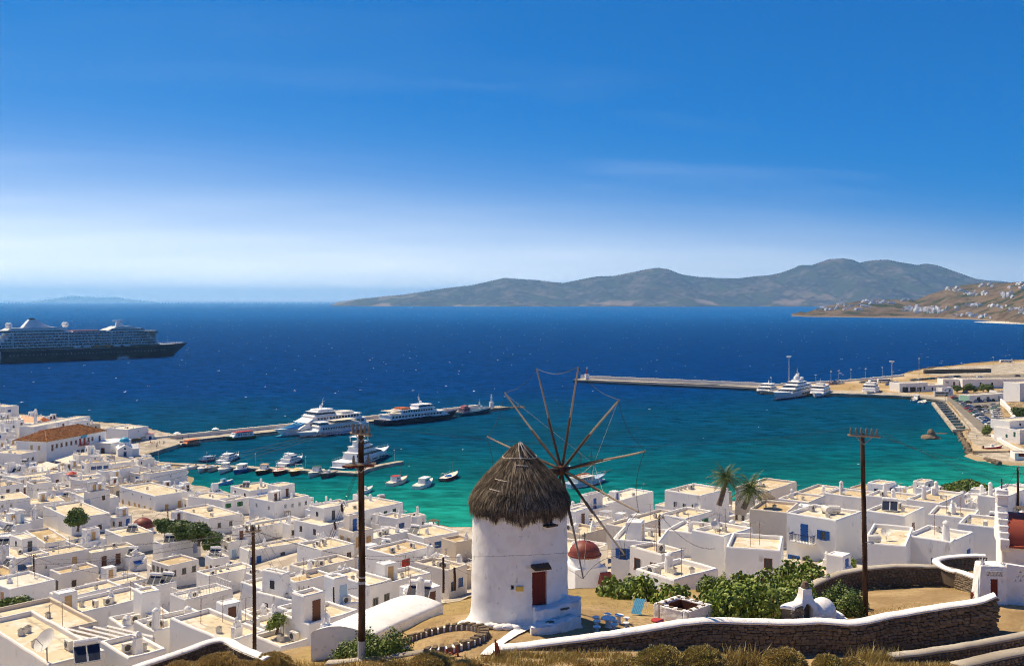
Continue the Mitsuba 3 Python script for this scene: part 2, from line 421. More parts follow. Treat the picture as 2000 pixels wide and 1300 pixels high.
def land_colour(p, n, uv):
    x, y, z = p.x, p.y, p.z
    a, b, c3 = fbm(x * 0.5, y * 0.5, 1.0, 4), fbm(x * 3.1, y * 3.1, 2.0, 3), fbm(x * 0.13, y * 0.13, 3.0, 2)
    dirt = mix([0.27, 0.185, 0.095], [0.43, 0.315, 0.175], smoothstep(0.3, 0.7, 0.6 * a + 0.4 * b))
    dirt = mix(dirt, [0.34, 0.25, 0.10], smoothstep(0.52, 0.66, c3) * 0.6)
    dirt = mix(dirt, [0.15, 0.11, 0.06], smoothstep(0.60, 0.72, b) * 0.45)
    pave = mix([0.52, 0.47, 0.39], [0.36, 0.31, 0.25], smoothstep(0.35, 0.65, a))
    earth = mix([0.36, 0.27, 0.16], [0.20, 0.15, 0.09], smoothstep(0.35, 0.65, a))
    far = smoothstep(330, 345, y) * dr.select(x > 60, 1.0, 0.0)
    c = mix(mix(pave, earth, far), dirt, smoothstep(30.5, 32.5, z + (a - 0.5) * 2) * dr.select(y < 75, 1.0, 0.0))
    sand = smoothstep(1.3, 0.5, z)
    return mix(c, [0.38, 0.30, 0.19], sand)


M('m_land', diffuse(proc(land_colour)))
_ys = np.concatenate([np.arange(-120, 8, 5.0), np.arange(8, 66, 0.55), np.arange(66, 140, 2.0), np.arange(140, 470, 3.0), np.arange(470, 900, 7.0)])  # first rows: unseen hill behind the camera, bounces light onto shaded walls
_xs = np.concatenate([np.arange(-420, -60, 6.0), np.arange(-60, -22, 1.5), np.arange(-22, 30, 0.5), np.arange(30, 120, 2.0), np.arange(120, 260, 3.0), np.arange(260, 640, 9.0)])


def grid_mesh(xs, ys, zf):
    X, Y = np.meshgrid(xs, ys)
    Z = zf(X, Y)
    i = np.arange(X.size).reshape(X.shape)
    q = np.stack([i[:-1, :-1], i[:-1, 1:], i[1:, 1:], i[1:, :-1]], -1).reshape(-1, 4)
    f = np.vstack([q[:, [0, 1, 2]], q[:, [0, 2, 3]]])
    v = np.stack([X, Y, Z], -1).reshape(-1, 3)
    return v, f[(v[f][:, :, 2] > -3).any(1)]


scene['hillside'] = mikit.ply(grid_mesh(_xs, _ys, ground), 'm_land', smooth=True)
labels['hillside'] = {'kind': 'structure', 'label': 'sloping ground of the town from the dry brown terrace down to the shore'}
FAR = 45000.0
scene['sea'] = mikit.ply((np.array([[-FAR, 100, 0], [FAR, 100, 0], [FAR, FAR, 0], [-FAR, FAR, 0.0]]), np.array([[0, 1, 2], [0, 2, 3]])), 'm_sea')
labels['sea'] = {'kind': 'structure', 'label': 'blue sea turning turquoise in the shallow harbour'}
scene['haze'] = {'type': 'cube', 'bsdf': {'type': 'null'}, 'interior': {'type': 'ref', 'id': 'air'},
                 'to_world': T4().translate([0, FAR / 2 - 200, 286]) @ T4().scale([FAR + 300, FAR / 2 + 600, 294])}
labels['haze'] = {'kind': 'stuff', 'label': 'thin bluish air that fades the far islands'}


def ridge(pts, x):
    return np.interp(x, [p[0] for p in pts], [p[1] for p in pts], left=0, right=0)


def island(name, sky_px, D, depth, base_py, seed, relief, label, res=(420, 90)):
    # skyline given as (photo x, photo y) pairs, turned into metres at distance D
    pts = [((px - CX) / F * D, EYE - (py - HY) / F * D) for px, py in sky_px]
    xs = np.linspace(pts[0][0] - 0.02 * D, pts[-1][0] + 0.02 * D, res[0])
    v = np.linspace(-1, 1, res[1])

    def z(X, V):
        R = ridge(pts, X)
        n1 = meshkit.fbm(np.stack([X / (0.055 * D), V * 1.6, X * 0 + seed], -1), 5, seed)
        spur = 1 - np.abs(2 * meshkit.fbm(np.stack([X / (0.03 * D) + V * 0.6, V * 0.9 + 3, X * 0 + seed], -1), 5, seed + 5) - 1)
        a = np.clip(1 - np.abs(V), 0, 1)
        prof = a ** (0.75 + 0.5 * n1)
        return R * prof * (1 - relief * (1 - prof) * (1 - spur) * 2.2) + (a < 1e-6) * -30 - 4
    X, V = np.meshgrid(xs, v)
    half = np.interp(X, xs, np.clip(ridge(pts, xs) / max(p[1] for p in pts), 0.12, 1) ** 0.6) * depth
    Y = D + V * half
    i = np.arange(X.size).reshape(X.shape)
    q = np.stack([i[:-1, :-1], i[:-1, 1:], i[1:, 1:], i[1:, :-1]], -1).reshape(-1, 4)
    scene[name] = mikit.ply((np.stack([X, Y, z(X, V)], -1).reshape(-1, 3), np.vstack([q[:, [0, 1, 2]], q[:, [0, 2, 3]]])), 'm_island', smooth=True)
    labels[name] = {'kind': 'structure', 'label': label}


def island_colour(p, n, uv):
    a = fbm(p.x * 0.0035, p.y * 0.0035, p.z * 0.004, 4)
    b = fbm(p.x * 0.02, p.y * 0.02, 4.0, 3)
    c = mix([0.05, 0.048, 0.042], [0.15, 0.12, 0.095], smoothstep(0.35, 0.7, a * 0.65 + b * 0.35))
    c = mix(c, [0.07, 0.075, 0.045], smoothstep(0.56, 0.7, fbm(p.x * 0.006, p.y * 0.006, 7.0, 3)))
    low = smoothstep(170, 30, p.z)
    return mix(c, [0.26, 0.19, 0.14], low * smoothstep(0.5, 0.62, a) * 0.8)


M('m_island', diffuse(proc(island_colour)))
island('mountain_island', [(655, 590), (700, 583), (745, 578), (790, 574), (840, 566), (880, 560), (920, 556), (950, 549), (985, 541), (1010, 543), (1045, 545), (1075, 549), (1100, 551), (1130, 545), (1165, 538), (1200, 537), (1235, 530), (1262, 524), (1285, 521), (1305, 524), (1330, 534), (1365, 539), (1400, 541), (1440, 542), (1470, 538), (1500, 536), (1525, 531), (1552, 521), (1562, 516), (1585, 516), (1605, 509), (1620, 504), (1645, 502), (1665, 505), (1678, 511), (1692, 508), (1710, 506), (1732, 505), (1755, 510), (1775, 513), (1790, 516), (1808, 513), (1830, 516), (1850, 523), (1880, 534), (1905, 543), (1930, 546), (1950, 547), (1990, 552), (2040, 562), (2100, 584)],
       11500, 1900, 590, 4, 0.55, 'bare brown mountain island along the horizon, blue with distance')
island('far_island', [(55, 590), (80, 586), (110, 582), (140, 577), (165, 579), (200, 580), (225, 579), (250, 584), (285, 587), (300, 589)],
       42000, 2400, 590, 11, 0.3, 'faint far island barely showing on the left horizon', (160, 30))
# ---------------------------------------------------------------- the windmill and its terrace
import manifold3d as m3d


def solid(mesh):
    v, f = raw(mesh)
    t = trimesh.Trimesh(v, f, process=True)
    return m3d.Manifold(m3d.Mesh(vert_properties=np.asarray(t.vertices, np.float32), tri_verts=np.asarray(t.faces, np.uint32)))


def cyl_box(a, r0, r1, w, z0, z1):      # a box standing out of the tower at the angle a
    m = MB().box(r0, r1, -w / 2, w / 2, z0, z1)
    return m.mesh()[0] @ mat(0, 0, 0, a)[:3, :3].T + MILL, m.mesh()[1]


MILL = V(at_depth(1015, 1197, 46)[0], 46.0, 0.0)
mill = thing('windmill', 'white round windmill with dark thatched cap and bare spoked sail wheel', 'windmill')
_n, _zs = 120, np.concatenate([np.linspace(36.6, 43.0, 46)])
_rings = []
for _z in _zs:
    t = (_z - 37.3) / 5.7
    r = 2.26 - 0.10 * t + 0.22 * math.exp(-max(_z - 37.3, 0) / 0.22)
    a = np.arange(_n) * 2 * pi / _n
    q = np.stack([np.cos(a) * 2.2, np.sin(a) * 2.2, a * 0 + _z], -1)
    r = r + 0.06 * (meshkit.fbm(q * 1.3, 3, 21) - 0.5) + 0.018 * (meshkit.fbm(q * 5, 2, 22) - 0.5)
    _rings.append(np.stack([MILL[0] + np.cos(a) * r, MILL[1] + np.sin(a) * r, a * 0 + _z], -1))
_tower = solid(MB().loft(_rings))
A0 = -pi / 2
A_DOOR, A_WIN, A_HOLE = A0 + 0.405, A0 + 0.62, A0 - 0.155
_cut = [cyl_box(A_DOOR, 1.95, 2.8, 0.72, 38.42, 40.08), cyl_box(A_WIN, 1.9, 2.8, 0.46, 42.12, 42.9), cyl_box(A_HOLE, 2.0, 2.8, 0.14, 39.33, 39.53)]
for _b in _cut:
    _tower = _tower - solid(_b)
part(mill, 'tower', _tower, 'm_rough_white', smooth=50)
_k = part(mill, 'door', cyl_box(A_DOOR, 1.99, 2.06, 0.70, 38.42, 40.07), 'c_maroon', label='dark red plank door in a white reveal')
for i in range(5):
    part(_k, 'plank', MB().put((MB().box(2.06, 2.085, -0.34 + i * 0.137, -0.34 + i * 0.137 + 0.12, 38.44, 40.05)), mat(MILL[0], MILL[1], 0, A_DOOR)), 'c_maroon')
part(mill, 'door_lintel', MB().put(MB().hexa([(2.2, -0.42, 40.30), (2.62, -0.40, 40.24), (2.62, 0.40, 40.24), (2.2, 0.42, 40.30)], [(2.2, -0.42, 40.44), (2.62, -0.36, 40.36), (2.62, 0.36, 40.36), (2.2, 0.42, 40.44)]), mat(MILL[0], MILL[1], 0, A_DOOR)), 'c_darkwood')
_k = part(mill, 'window', cyl_box(A_WIN, 2.0, 2.06, 0.44, 42.14, 42.88), 'c_black')  # black panel stands for the dark inside of the window
part(_k, 'frame', MB().put(MB().box(2.06, 2.12, -0.22, -0.16, 42.14, 42.88).box(2.06, 2.12, 0.16, 0.22, 42.14, 42.88).box(2.06, 2.11, -0.16, 0.16, 42.5, 42.55), mat(MILL[0], MILL[1], 0, A_WIN)), 'c_brown')
part(_k, 'sill', MB().put(MB().box(2.1, 2.5, -0.30, 0.30, 42.05, 42.12), mat(MILL[0], MILL[1], 0, A_WIN)), 'c_darkwood')
part(mill, 'wall_hole', cyl_box(A_HOLE, 2.03, 2.08, 0.13, 39.34, 39.52), 'c_black')  # black backing stands for the shade inside the hole
part(mill, 'plaque', cyl_box(A_HOLE + 0.145, 2.27, 2.335, 0.33, 39.30, 39.50), 'c_yellow', label='small plain yellow plaque beside the wall hole')

# thatched cap
PROF = [(0.05, 45.50), (0.18, 45.43), (0.38, 45.2), (0.64, 44.88), (1.04, 44.46), (1.52, 43.98), (1.90, 43.52), (2.14, 43.12), (2.25, 42.82)]
_pz, _pr = np.array([p[1] for p in PROF])[::-1], np.array([p[0] for p in PROF])[::-1]
cap_r = lambda z: np.interp(z, _pz, _pr)
_cap = MB().lathe([(1.6, 42.80)] + [(r - 0.03, z) for r, z in PROF[::-1]], 48, (MILL[0], MILL[1], 0))
_cap_key = part(mill, 'thatched_cap', _cap, 'm_thatch', smooth=40, uv=(0.15, 0))
g = np.random.default_rng(5)


def blades(n, zlo, zhi, L, wid, lift, hang):
    """Straws lying down the slope, each a narrow tapering strip."""
    u = g.random(n)
    arc = np.linspace(0, 1, 60)
    zz = np.interp(arc, [0, 1], [zhi, zlo])
    wgt = np.cumsum(cap_r(zz) + 0.08); wgt /= wgt[-1]
    z0 = np.interp(u, wgt, zz)
    th = g.random(n) * 2 * pi
    clump = meshkit.fbm(np.stack([np.cos(th) * 5.5, np.sin(th) * 5.5, z0 * (3.4 if hang == 0 else 0.3)], -1), 3, 4)
    clump = np.clip((clump - 0.5) * (1.9 if hang == 0 else 1.15) + 0.5, 0, 1.15)
    ln = L * (0.45 + 1.0 * clump) * (0.7 + 0.6 * g.random(n))
    vs, fs, uvs = [], [], []
    tone = np.clip(0.10 + 0.95 * g.random(n) ** 1.7 * (0.45 + clump), 0, 1)
    lean = (g.random(n) - 0.5) * 0.16 + (clump - 0.5) * 0.2
    off = 0.0 + lift * g.random(n)
    for t, wf in ((0.0, 1.0), (0.5, 0.9), (1.0, 0.25)):
        z = z0 - ln * t * (0.78 if hang == 0 else 0.95)
        r = cap_r(np.maximum(z, 42.82)) + off * (0.3 + t) + 0.02
        a = th + lean * t * ln / np.maximum(r, 0.35)
        for s in (-1, 1):
            b = a + s * wid * wf / np.maximum(r, 0.2) / 2
            vs.append(np.stack([MILL[0] + np.cos(b) * r, MILL[1] + np.sin(b) * r, z], -1))
    v = np.stack(vs, 1).reshape(-1, 3)
    i = np.arange(n)[:, None] * 6
    f = np.concatenate([i + np.array([[0, 1, 3]]), i + np.array([[0, 3, 2]]), i + np.array([[2, 3, 5]]), i + np.array([[2, 5, 4]])], 0)
    return v, f, np.repeat(np.stack([tone, tone * 0], -1), 6, 0)


for nm, a in (('straw', (24000, 42.95, 45.38, 0.44, 0.030, 0.13, 0)), ('hem_straw', (9000, 42.78, 43.35, 0.58, 0.036, 0.07, 1))):
    v, f, uv = blades(*a)
    scene[f'{_cap_key}__{nm}'] = mikit.ply((v, f), 'm_thatch', uv=uv)
    labels[f'{_cap_key}__{nm}'] = {'kind': 'stuff'}


def on_cap(a, z, out=0.09):
    r = cap_r(z) + out
    return V(MILL[0] + r * cos(a), MILL[1] + r * sin(a), z)


_ring = [on_cap(a, 44.86 + 0.03 * sin(3 * a), 0.12) for a in np.linspace(0, 2 * pi, 40)]
part(mill, 'rope_ring', MB().tube(_ring, 0.028, 5), 'c_rope')
for _as, _z0, _z1 in (((A0 - 0.15, A0 + 0.05), 45.5, 44.82), ((A0 + 0.4, A0 + 0.95), 45.52, 44.86), ((A0 + 0.1, A0 + 0.5), 45.55, 44.84)):
    part(mill, 'rope', MB().tube([on_cap(_as[0] + (_as[1] - _as[0]) * t, _z0 + (_z1 - _z0) * t, 0.13) for t in np.linspace(0, 1, 8)], 0.026, 5), 'c_rope')
for _a0, _a1, _z in ((A0 - 0.75, A0 - 0.35, 44.02), (A0 - 0.78, A0 - 0.45, 43.62), (A0 - 0.15, A0 + 0.35, 44.62)):
    part(mill, 'rope', MB().tube([on_cap(_a0 + (_a1 - _a0) * t, _z - 0.05 * t, 0.14) for t in np.linspace(0, 1, 7)], 0.022, 5), 'c_rope')

# sail wheel: hub on a tilted axle, twelve bare spokes, rigging ropes between their tips
AX = V(0.70, 0.714, 0.0); AX /= np.linalg.norm(AX)
HUB = at_depth(1096, 917, 48.0)
_u = V(AX[1], -AX[0], 0); _u /= np.linalg.norm(_u)
_w = np.cross(_u, AX); _w *= 1 if _w[2] > 0 else -1
part(mill, 'axle', MB().tube([HUB - AX * 2.6, HUB + AX * 0.45], [0.17, 0.15], 10), 'c_darkwood')
part(mill, 'bowsprit', MB().tube([HUB + AX * 0.3, HUB + AX * 2.5], [0.07, 0.05], 8), 'm_wood', uv=(0.5, 0))
part(mill, 'hub', MB().tube([HUB - AX * 0.28, HUB + AX * 0.30], [0.23, 0.23], 8), 'c_brown')
TIPS = []
for i, (ang, R) in enumerate(((168.1, 5.29), (139, 5.22), (109.1, 5.06), (78.6, 5.11), (46.1, 5.06), (16.1, 5.16), (-16.3, 4.84), (-42.4, 5.15), (-74.8, 5.18), (-105, 5.1), (-135, 5.1), (-163, 5.1))):
    a = math.radians(ang)
    d = _u * cos(a) + _w * sin(a)
    sag = 0.0
    pts = [HUB + d * t * R + AX * 0.05 * (i % 2) + V(0, 0, sag * t * t * abs(cos(a))) + _w * 0.03 * sin(t * 7 + i) for t in np.linspace(0.02, 1, 9)]
    TIPS.append(pts[-1])
    k = part(mill, 'sail_spoke', MB().tube(pts[:5], np.linspace(0.072, 0.058, 5), 7), 'm_wood', uv=(0.0, 0))
    part(k, 'outer_spar', MB().tube([p + AX * 0.04 for p in pts[3:]], np.linspace(0.058, 0.038, 6), 7), 'm_wood', uv=(0.95, 0))
for i in range(12):
    a, b = TIPS[i], TIPS[(i + 1) % 12]
    part(mill, 'rigging_rope', MB().tube([a + (b - a) * t + (HUB - (a + b) / 2) * 0.06 * sin(pi * t) for t in np.linspace(0, 1, 6)], 0.011, 4), 'c_iron')
    if i % 3 == 1 or i in (5, 8):
        part(mill, 'stay_rope', MB().tube([a, HUB + AX * 2.45], 0.009, 4), 'c_rope')

# steps and painted stones at the foot
_cxy = MILL[:2]
def sector(r0, r1, a0, a1, n=10):
    o = [(_cxy[0] + r1(t) * cos(t), _cxy[1] + r1(t) * sin(t)) for t in np.linspace(a0, a1, n)]
    i = [(_cxy[0] + r0 * cos(t), _cxy[1] + r0 * sin(t)) for t in np.linspace(a1, a0, n)]
    return o + i
def lumpy(mesh, amp, fr, seed, edge=0.12):
    v, f = mesh.mesh()
    v, f = trimesh.remesh.subdivide_to_size(v, f, edge)[:2]
    t = trimesh.Trimesh(v, f, process=True)
    v = np.array(t.vertices)
    d = np.stack([meshkit.fbm(v * fr + k * 17, 3, seed + k) - 0.5 for k in range(3)], -1)
    v = trimesh.smoothing.filter_laplacian(trimesh.Trimesh(v, t.faces, process=False), iterations=2).vertices
    return np.array(v) + amp * 2 * d, np.array(t.faces)
steps = thing('stone_steps', 'worn whitewashed stone steps curving round the foot of the windmill below its door', 'steps')
part(steps, 'step', lumpy(MB().prism(sector(2.15, lambda t: 2.95 + 0.1 * sin(9 * t), A0 + 0.22, A0 + 1.25), 37.0, 38.42), 0.08, 3.2, 3), 'm_rough_white', smooth=40)
part(steps, 'step', lumpy(MB().prism(sector(2.9, lambda t: 3.42 + 0.08 * sin(11 * t), A0 + 0.20, A0 + 0.95), 37.0, 38.12), 0.09, 3.2, 4), 'm_rough_white', smooth=40)
part(steps, 'step', lumpy(MB().prism(sector(3.35, lambda t: 3.75 + 0.06 * sin(8 * t), A0 + 0.12, A0 + 0.55), 36.9, 37.86), 0.08, 3.2, 5), 'm_rough_white', smooth=40)
for i, (r, a, s) in enumerate(((2.65, 0.55, 0.22), (2.7, 0.82, 0.26), (2.62, 1.03, 0.18), (3.15, 0.42, 0.2), (3.2, 0.72, 0.17), (2.55, 1.18, 0.17))):
    z = 38.425 if r < 2.9 else 38.125
    part(steps, 'flagstone', MB().put(MB().lathe([(0.02, -0.03), (s, -0.03), (s * 0.9, 0.022), (0.02, 0.025)], 7, sx=1.2, sy=0.7), mat(_cxy[0] + r * cos(A0 + a), _cxy[1] + r * sin(A0 + a), z, a)), 'm_stone', uv=(0.4, 0.2))
for i in range(17):
    a = A0 - 1.25 + i * 0.075
    s = 0.13 + 0.12 * g.random()
    x, y = _cxy[0] + (2.62 + 0.12 * g.random()) * cos(a), _cxy[1] + (2.62 + 0.12 * g.random()) * sin(a)
    v = ICO[1][0] * V(s * 1.3, s, s * 0.75) * (1 + 0.35 * (meshkit.noise(ICO[1][0] * 2 + i * 5, i) - 0.5))[:, None]
    part(mill, 'foot_stone', (v + V(x, y, gz(x, y) + 0.08 + 0.1 * g.random()), ICO[1][1]), 'm_rough_white', smooth=True)


def drape(px_poly, lift, step=0.25, world=False):
    """A thin sheet that follows the ground inside an outline."""
    P = Polygon([tuple(drop(*q)[:2]) if not world else q for q in px_poly])
    v2, f2 = trimesh.creation.triangulate_polygon(P, engine='earcut')
    v, f = trimesh.remesh.subdivide_to_size(np.c_[v2, v2[:, 0] * 0], f2, step, max_iter=12)[:2]
    n = len(v)
    top = v.copy(); top[:, 2] = ground(v[:, 0], v[:, 1]) + lift + 0.02 * meshkit.noise(v * 2.5, 3)
    return top, f


labels['footpath'] = {'kind': 'structure', 'label': 'white painted path running from the windmill steps to the front gap'}
scene['footpath'] = mikit.ply(drape([(1026, 1219), (1048, 1223), (1012, 1240), (985, 1258), (957, 1282), (937, 1281), (952, 1266), (968, 1255), (998, 1233)], 0.05), 'm_rough_white', smooth=True)
# ---------------------------------------------------------------- dry stone walls and the small things of the terrace


def smooth_path(pts, n):
    p = np.array(pts, float)
    t = np.r_[0, np.cumsum(np.linalg.norm(np.diff(p[:, :2], axis=0), axis=1))]
    from scipy.interpolate import PchipInterpolator
    return PchipInterpolator(t, p)(np.linspace(0, t[-1], n)), t[-1]


def stone_wall(label, pts, thick, hgt, face, coping='m_rough_white', single=0, white=0.0, stone=(0.2, 0.32, 0.14, 0.2), cop=(0.12, 0.06), tone=0.0, seed=1):
    """pts: the top line (x, y, z). face: +1 stones on the left of the path, -1 on the right, 0 both."""
    gg = np.random.default_rng(seed)
    k = thing('stone_wall', label, 'wall', kind='thing')
    P, L = smooth_path(pts, max(8, int(L0(pts) / 0.25)))
    t = np.gradient(P[:, :2], axis=0); t /= np.linalg.norm(t, axis=1, keepdims=True)
    nrm = np.stack([-t[:, 1], t[:, 0]], 1)
    def ring(off, dz):
        return np.c_[P[:, :2] + nrm * off, P[:, 2] + dz]
    h = thick / 2
    prof = [(-h + 0.03, -hgt), (-h + 0.03, -0.02), (h - 0.03, -0.02), (h - 0.03, -hgt)]
    part(k, 'core', MB().loft(np.stack([ring(*q) for q in prof[::-1]], 1)), 'c_mortar')
    c, o = cop
    wob = 0.03 * (meshkit.fbm(P * 2.2, 3, seed) - 0.5)
    prof = [(-h - o, -0.04), (-h - o, c * 0.45), (-h * 0.55, c), (h * 0.55, c), (h + o, c * 0.45), (h + o, -0.04)]
    part(k, 'coping', MB().loft(np.stack([ring(a, b) + np.c_[nrm * wob[:, None], wob] * (1.5 if b > 0 else 1) for a, b in prof[::-1]], 1)), coping, smooth=40, uv=(0.35, 0.3))
    st = []
    arc = np.linspace(0, L, len(P))
    for side in ((1, -1) if face == 0 else (face,)):
        z = -0.03
        while z > -hgt:
            hh = stone[2] + (stone[3] - stone[2]) * gg.random()
            s = -gg.random() * 0.2
            while s < L:
                w = stone[0] + (stone[1] - stone[0]) * gg.random()
                q = [np.interp(s + w / 2, arc, P[:, j]) for j in range(3)] + [np.interp(s + w / 2, arc, nrm[:, j]) for j in range(2)]
                a = math.atan2(-q[3], q[4])
                v = ICO[1][0] if single else ICO[0][0]
                v = np.sign(v) * np.abs(v) ** 0.62
                v = v * V(w * 0.52, 0.085, hh * 0.52 * (0.85 + 0.3 * gg.random())) * (0.86 + 0.3 * gg.random()) * (1 + 0.45 * (meshkit.noise(v * 1.7 + gg.random() * 90, seed) - 0.5))[:, None]
                m = mat(q[0] + q[3] * side * (h - 0.01), q[1] + q[4] * side * (h - 0.01), q[2] + z - hh / 2 + 0.05 * (gg.random() - 0.5), a + 0.1 * (gg.random() - 0.5))
                ctr = m[:3, 3]
                st.append((np.linalg.norm(ctr - V(0, 0, EYE)) / (w * hh), v @ m[:3, :3].T + ctr, gg.random() * 0.8 + tone, gg.random()))
                s += w * 1.0
            z -= hh * 0.97
    st.sort(key=lambda q: q[0])
    fc = ICO[1][1] if single else ICO[0][1]
    for _, v, a, b in st[:single]:
        part(k, 'stone', (v, fc), 'm_stone', uv=(a, b))
    if st[single:]:
        rest, uv = MB(), []
        for _, v, a, b in st[single:]:
            rest.add(v, fc); uv += [(a, b)] * len(v)
        part(k, 'stonework', rest, 'm_stone', uv=np.array(uv), kind='stuff')
    return k


def L0(pts):
    p = np.array(pts, float)
    return np.linalg.norm(np.diff(p[:, :2], axis=0), axis=1).sum()


_front = [at_height(px, py, z) for px, py, z in ((972, 1266, 38.05), (1010, 1262, 38.05), (1080, 1253, 38.1), (1150, 1244, 38.15), (1250, 1229, 38.25), (1330, 1216, 38.3), (1390, 1211, 38.3), (1450, 1213, 38.25), (1530, 1215, 38.2), (1600, 1213, 38.15), (1655, 1216, 38.1), (1750, 1199, 38.2), (1850, 1183, 38.5), (1915, 1172, 38.75), (1942, 1162, 39.0))]
stone_wall('long curved dry stone wall with thick white coping below the windmill terrace', _front, 0.5, 1.55, -1, single=300, stone=(0.16, 0.36, 0.10, 0.19), seed=3)
_ring = [at_height(px, py, z) for px, py, z in ((1560, 1160, 36.0), (1600, 1134, 36.2), (1650, 1117, 36.25), (1700, 1109, 36.3), (1760, 1105, 36.3), (1830, 1107, 36.3), (1868, 1114, 36.3))]
stone_wall('curved stone wall with bare grey coping behind the round threshing yard', _ring, 0.45, 1.05, -1, coping='m_concrete', single=0, stone=(0.14, 0.3, 0.09, 0.16), seed=4)
_ring = [at_height(px, py, z) for px, py, z in ((1868, 1114, 36.3), (1890, 1121, 36.6), (1918, 1133, 36.9))]
stone_wall('short white-topped stone wall sloping down to the ornamental white gatehouse', _ring, 0.4, 1.2, -1, single=0, stone=(0.14, 0.3, 0.09, 0.16), tone=0.35, seed=5)
_ring = [at_height(px, py, z) for px, py, z in ((1868, 1117, 36.3), (1840, 1106, 36.4), (1829, 1098, 36.5), (1845, 1089, 36.6), (1875, 1086, 36.7), (1925, 1086, 36.8))]
stone_wall('small bent stone wall with white top behind the threshing yard, beside the blue door', _ring, 0.35, 0.85, -1, single=0, stone=(0.14, 0.3, 0.09, 0.16), tone=0.5, seed=6)
_ring = [at_height(px, py, z) for px, py, z in ((262, 1304, 35.1), (350, 1275, 35.3), (430, 1250, 35.5), (432, 1250, 35.5), (470, 1265, 35.6), (524, 1287, 35.8))]
stone_wall('rough stone wall with white coping forming a corner at the lower left', _ring, 0.4, 1.1, -1, single=0, stone=(0.14, 0.34, 0.10, 0.2), seed=8)
_low = [at_height(px, py, z) for px, py, z in ((1740, 1281, 38.45), (1820, 1271, 38.5), (1900, 1258, 38.55), (2010, 1238, 38.6))]
stone_wall('low rough concrete-topped wall across the bottom right corner', _low, 0.35, 0.9, -1, coping='m_concrete', stone=(0.1, 0.25, 0.08, 0.14), tone=0.4, seed=9)
_low = [at_height(px, py, z) for px, py, z in ((1870, 1300, 38.9), (1940, 1283, 38.95), (2020, 1267, 39.0))]
stone_wall('nearest pale concrete kerb wall in the bottom right corner', _low, 0.5, 0.9, -1, coping='m_concrete', stone=(0.1, 0.25, 0.08, 0.14), tone=0.4, seed=10)
_low = [at_height(px, py, z) for px, py, z in ((640, 1295, 37.0), (720, 1288, 37.3), (790, 1279, 37.6), (835, 1272, 37.7))]
stone_wall('low crumbling stone kerb at the foot of the tallest wooden pole', _low, 0.3, 0.5, -1, coping='m_concrete', stone=(0.1, 0.25, 0.08, 0.14), tone=0.4, seed=12)

# small ring of dark stones with white painted joints
_rc = drop(866, 1247)
yard = thing('threshing_ring', 'low ring of dark stones with white painted joints left of the windmill', 'threshing floor')
_mm = MB()
_ra, _rb = 1.62, 1.95
_angs = np.linspace(-0.62 * pi, 1.17 * pi, 34)
_cen = lambda a, r: (_rc[0] + r * cos(a) * 0.98, _rc[1] + r * sin(a) * 1.15)
_mm.loft([[(*_cen(a, q), gz(*_cen(a, q)) + z) for q, z in ((_ra, -0.3), (_ra, 0.22), (_rb, 0.22), (_rb, -0.3))] for a in _angs])
part(yard, 'mortar_ring', _mm, 'm_rough_white')
for i in range(33):
    a0, a1 = _angs[i] + 0.032, _angs[i + 1] - 0.032
    m = MB().hexa([(*_cen(a, r), gz(*_cen(a, r)) - 0.2) for a, r in ((a0, _ra - 0.05), (a0, _rb + 0.05), (a1, _rb + 0.05), (a1, _ra - 0.05))], [(*_cen(a, r), gz(*_cen(a, r)) + 0.27 + 0.03 * (i % 3)) for a, r in ((a0, _ra - 0.02), (a0, _rb + 0.02), (a1, _rb + 0.02), (a1, _ra - 0.02))])
    part(yard, 'stone', m, 'm_stone', uv=(0.25 + 0.4 * g.random(), 0.2))


def rbox(x0, x1, y0, y1, z0, z1, c=0.04):          # a box with chamfered edges
    pts = []
    for x, sx in ((x0, 1), (x1, -1)):
        for y, sy in ((y0, 1), (y1, -1)):
            for z, sz in ((z0, 1), (z1, -1)):
                pts += [(x + sx * c, y + sy * c, z), (x + sx * c, y, z + sz * c), (x, y + sy * c, z + sz * c)]
    h = m3d.Manifold.hull_points(np.array(pts, np.float64)).to_mesh()
    return np.array(h.vert_properties[:, :3]), np.array(h.tri_verts)


# stone basin
_b = at_depth(1343, 1212, 46.6)
basin = thing('stone_basin', 'square whitewashed stone cistern basin, empty and brown inside, beside the green shrubs', 'basin')
_m = mat(_b[0], _b[1], gz(_b[0], _b[1]), math.radians(44))
for x0, x1, y0, y1 in ((0, 1.95, 0, 0.3), (0, 1.95, 1.65, 1.95), (0, 0.3, 0.3, 1.65), (1.65, 1.95, 0.3, 1.65)):
    part(basin, 'wall', MB().put(lumpy(MB().box(x0, x1, y0, y1, -0.3, 0.55), 0.035, 2.5, 3), _m), 'm_rough_white', smooth=40)
part(basin, 'floor', MB().put(MB().box(0.2, 1.75, 0.2, 1.75, -0.3, -0.05), _m), 'm_stone', uv=(0.5, 0.1))
for i, (x0, x1, y0, y1) in enumerate(((0.302, 1.648, 0.302, 0.33), (0.302, 1.648, 1.62, 1.648), (0.302, 0.33, 0.33, 1.62), (1.62, 1.648, 0.33, 1.62))):
    part(basin, 'lining', MB().put(MB().box(x0, x1, y0, y1, -0.1, 0.50), _m), 'c_brown')
for i in range(26):
    s = i / 26 * 4
    e, u = int(s), (s % 1) * 1.7 + 0.15
    x, y = ((u, 0.15), (1.8, u), (u, 1.8), (0.15, u))[e]
    st = MB().put(MB().lathe([(0.02, -0.02), (0.13, -0.02), (0.115, 0.05), (0.02, 0.055)], 6, sx=1.2, sy=0.8), mat(x, y, 0.55, i * 1.3))
    part(basin, 'rim_stone', MB().put(st, _m), 'm_stone' if i % 2 else 'm_rough_white', uv=(0.5 * g.random(), 0.3))

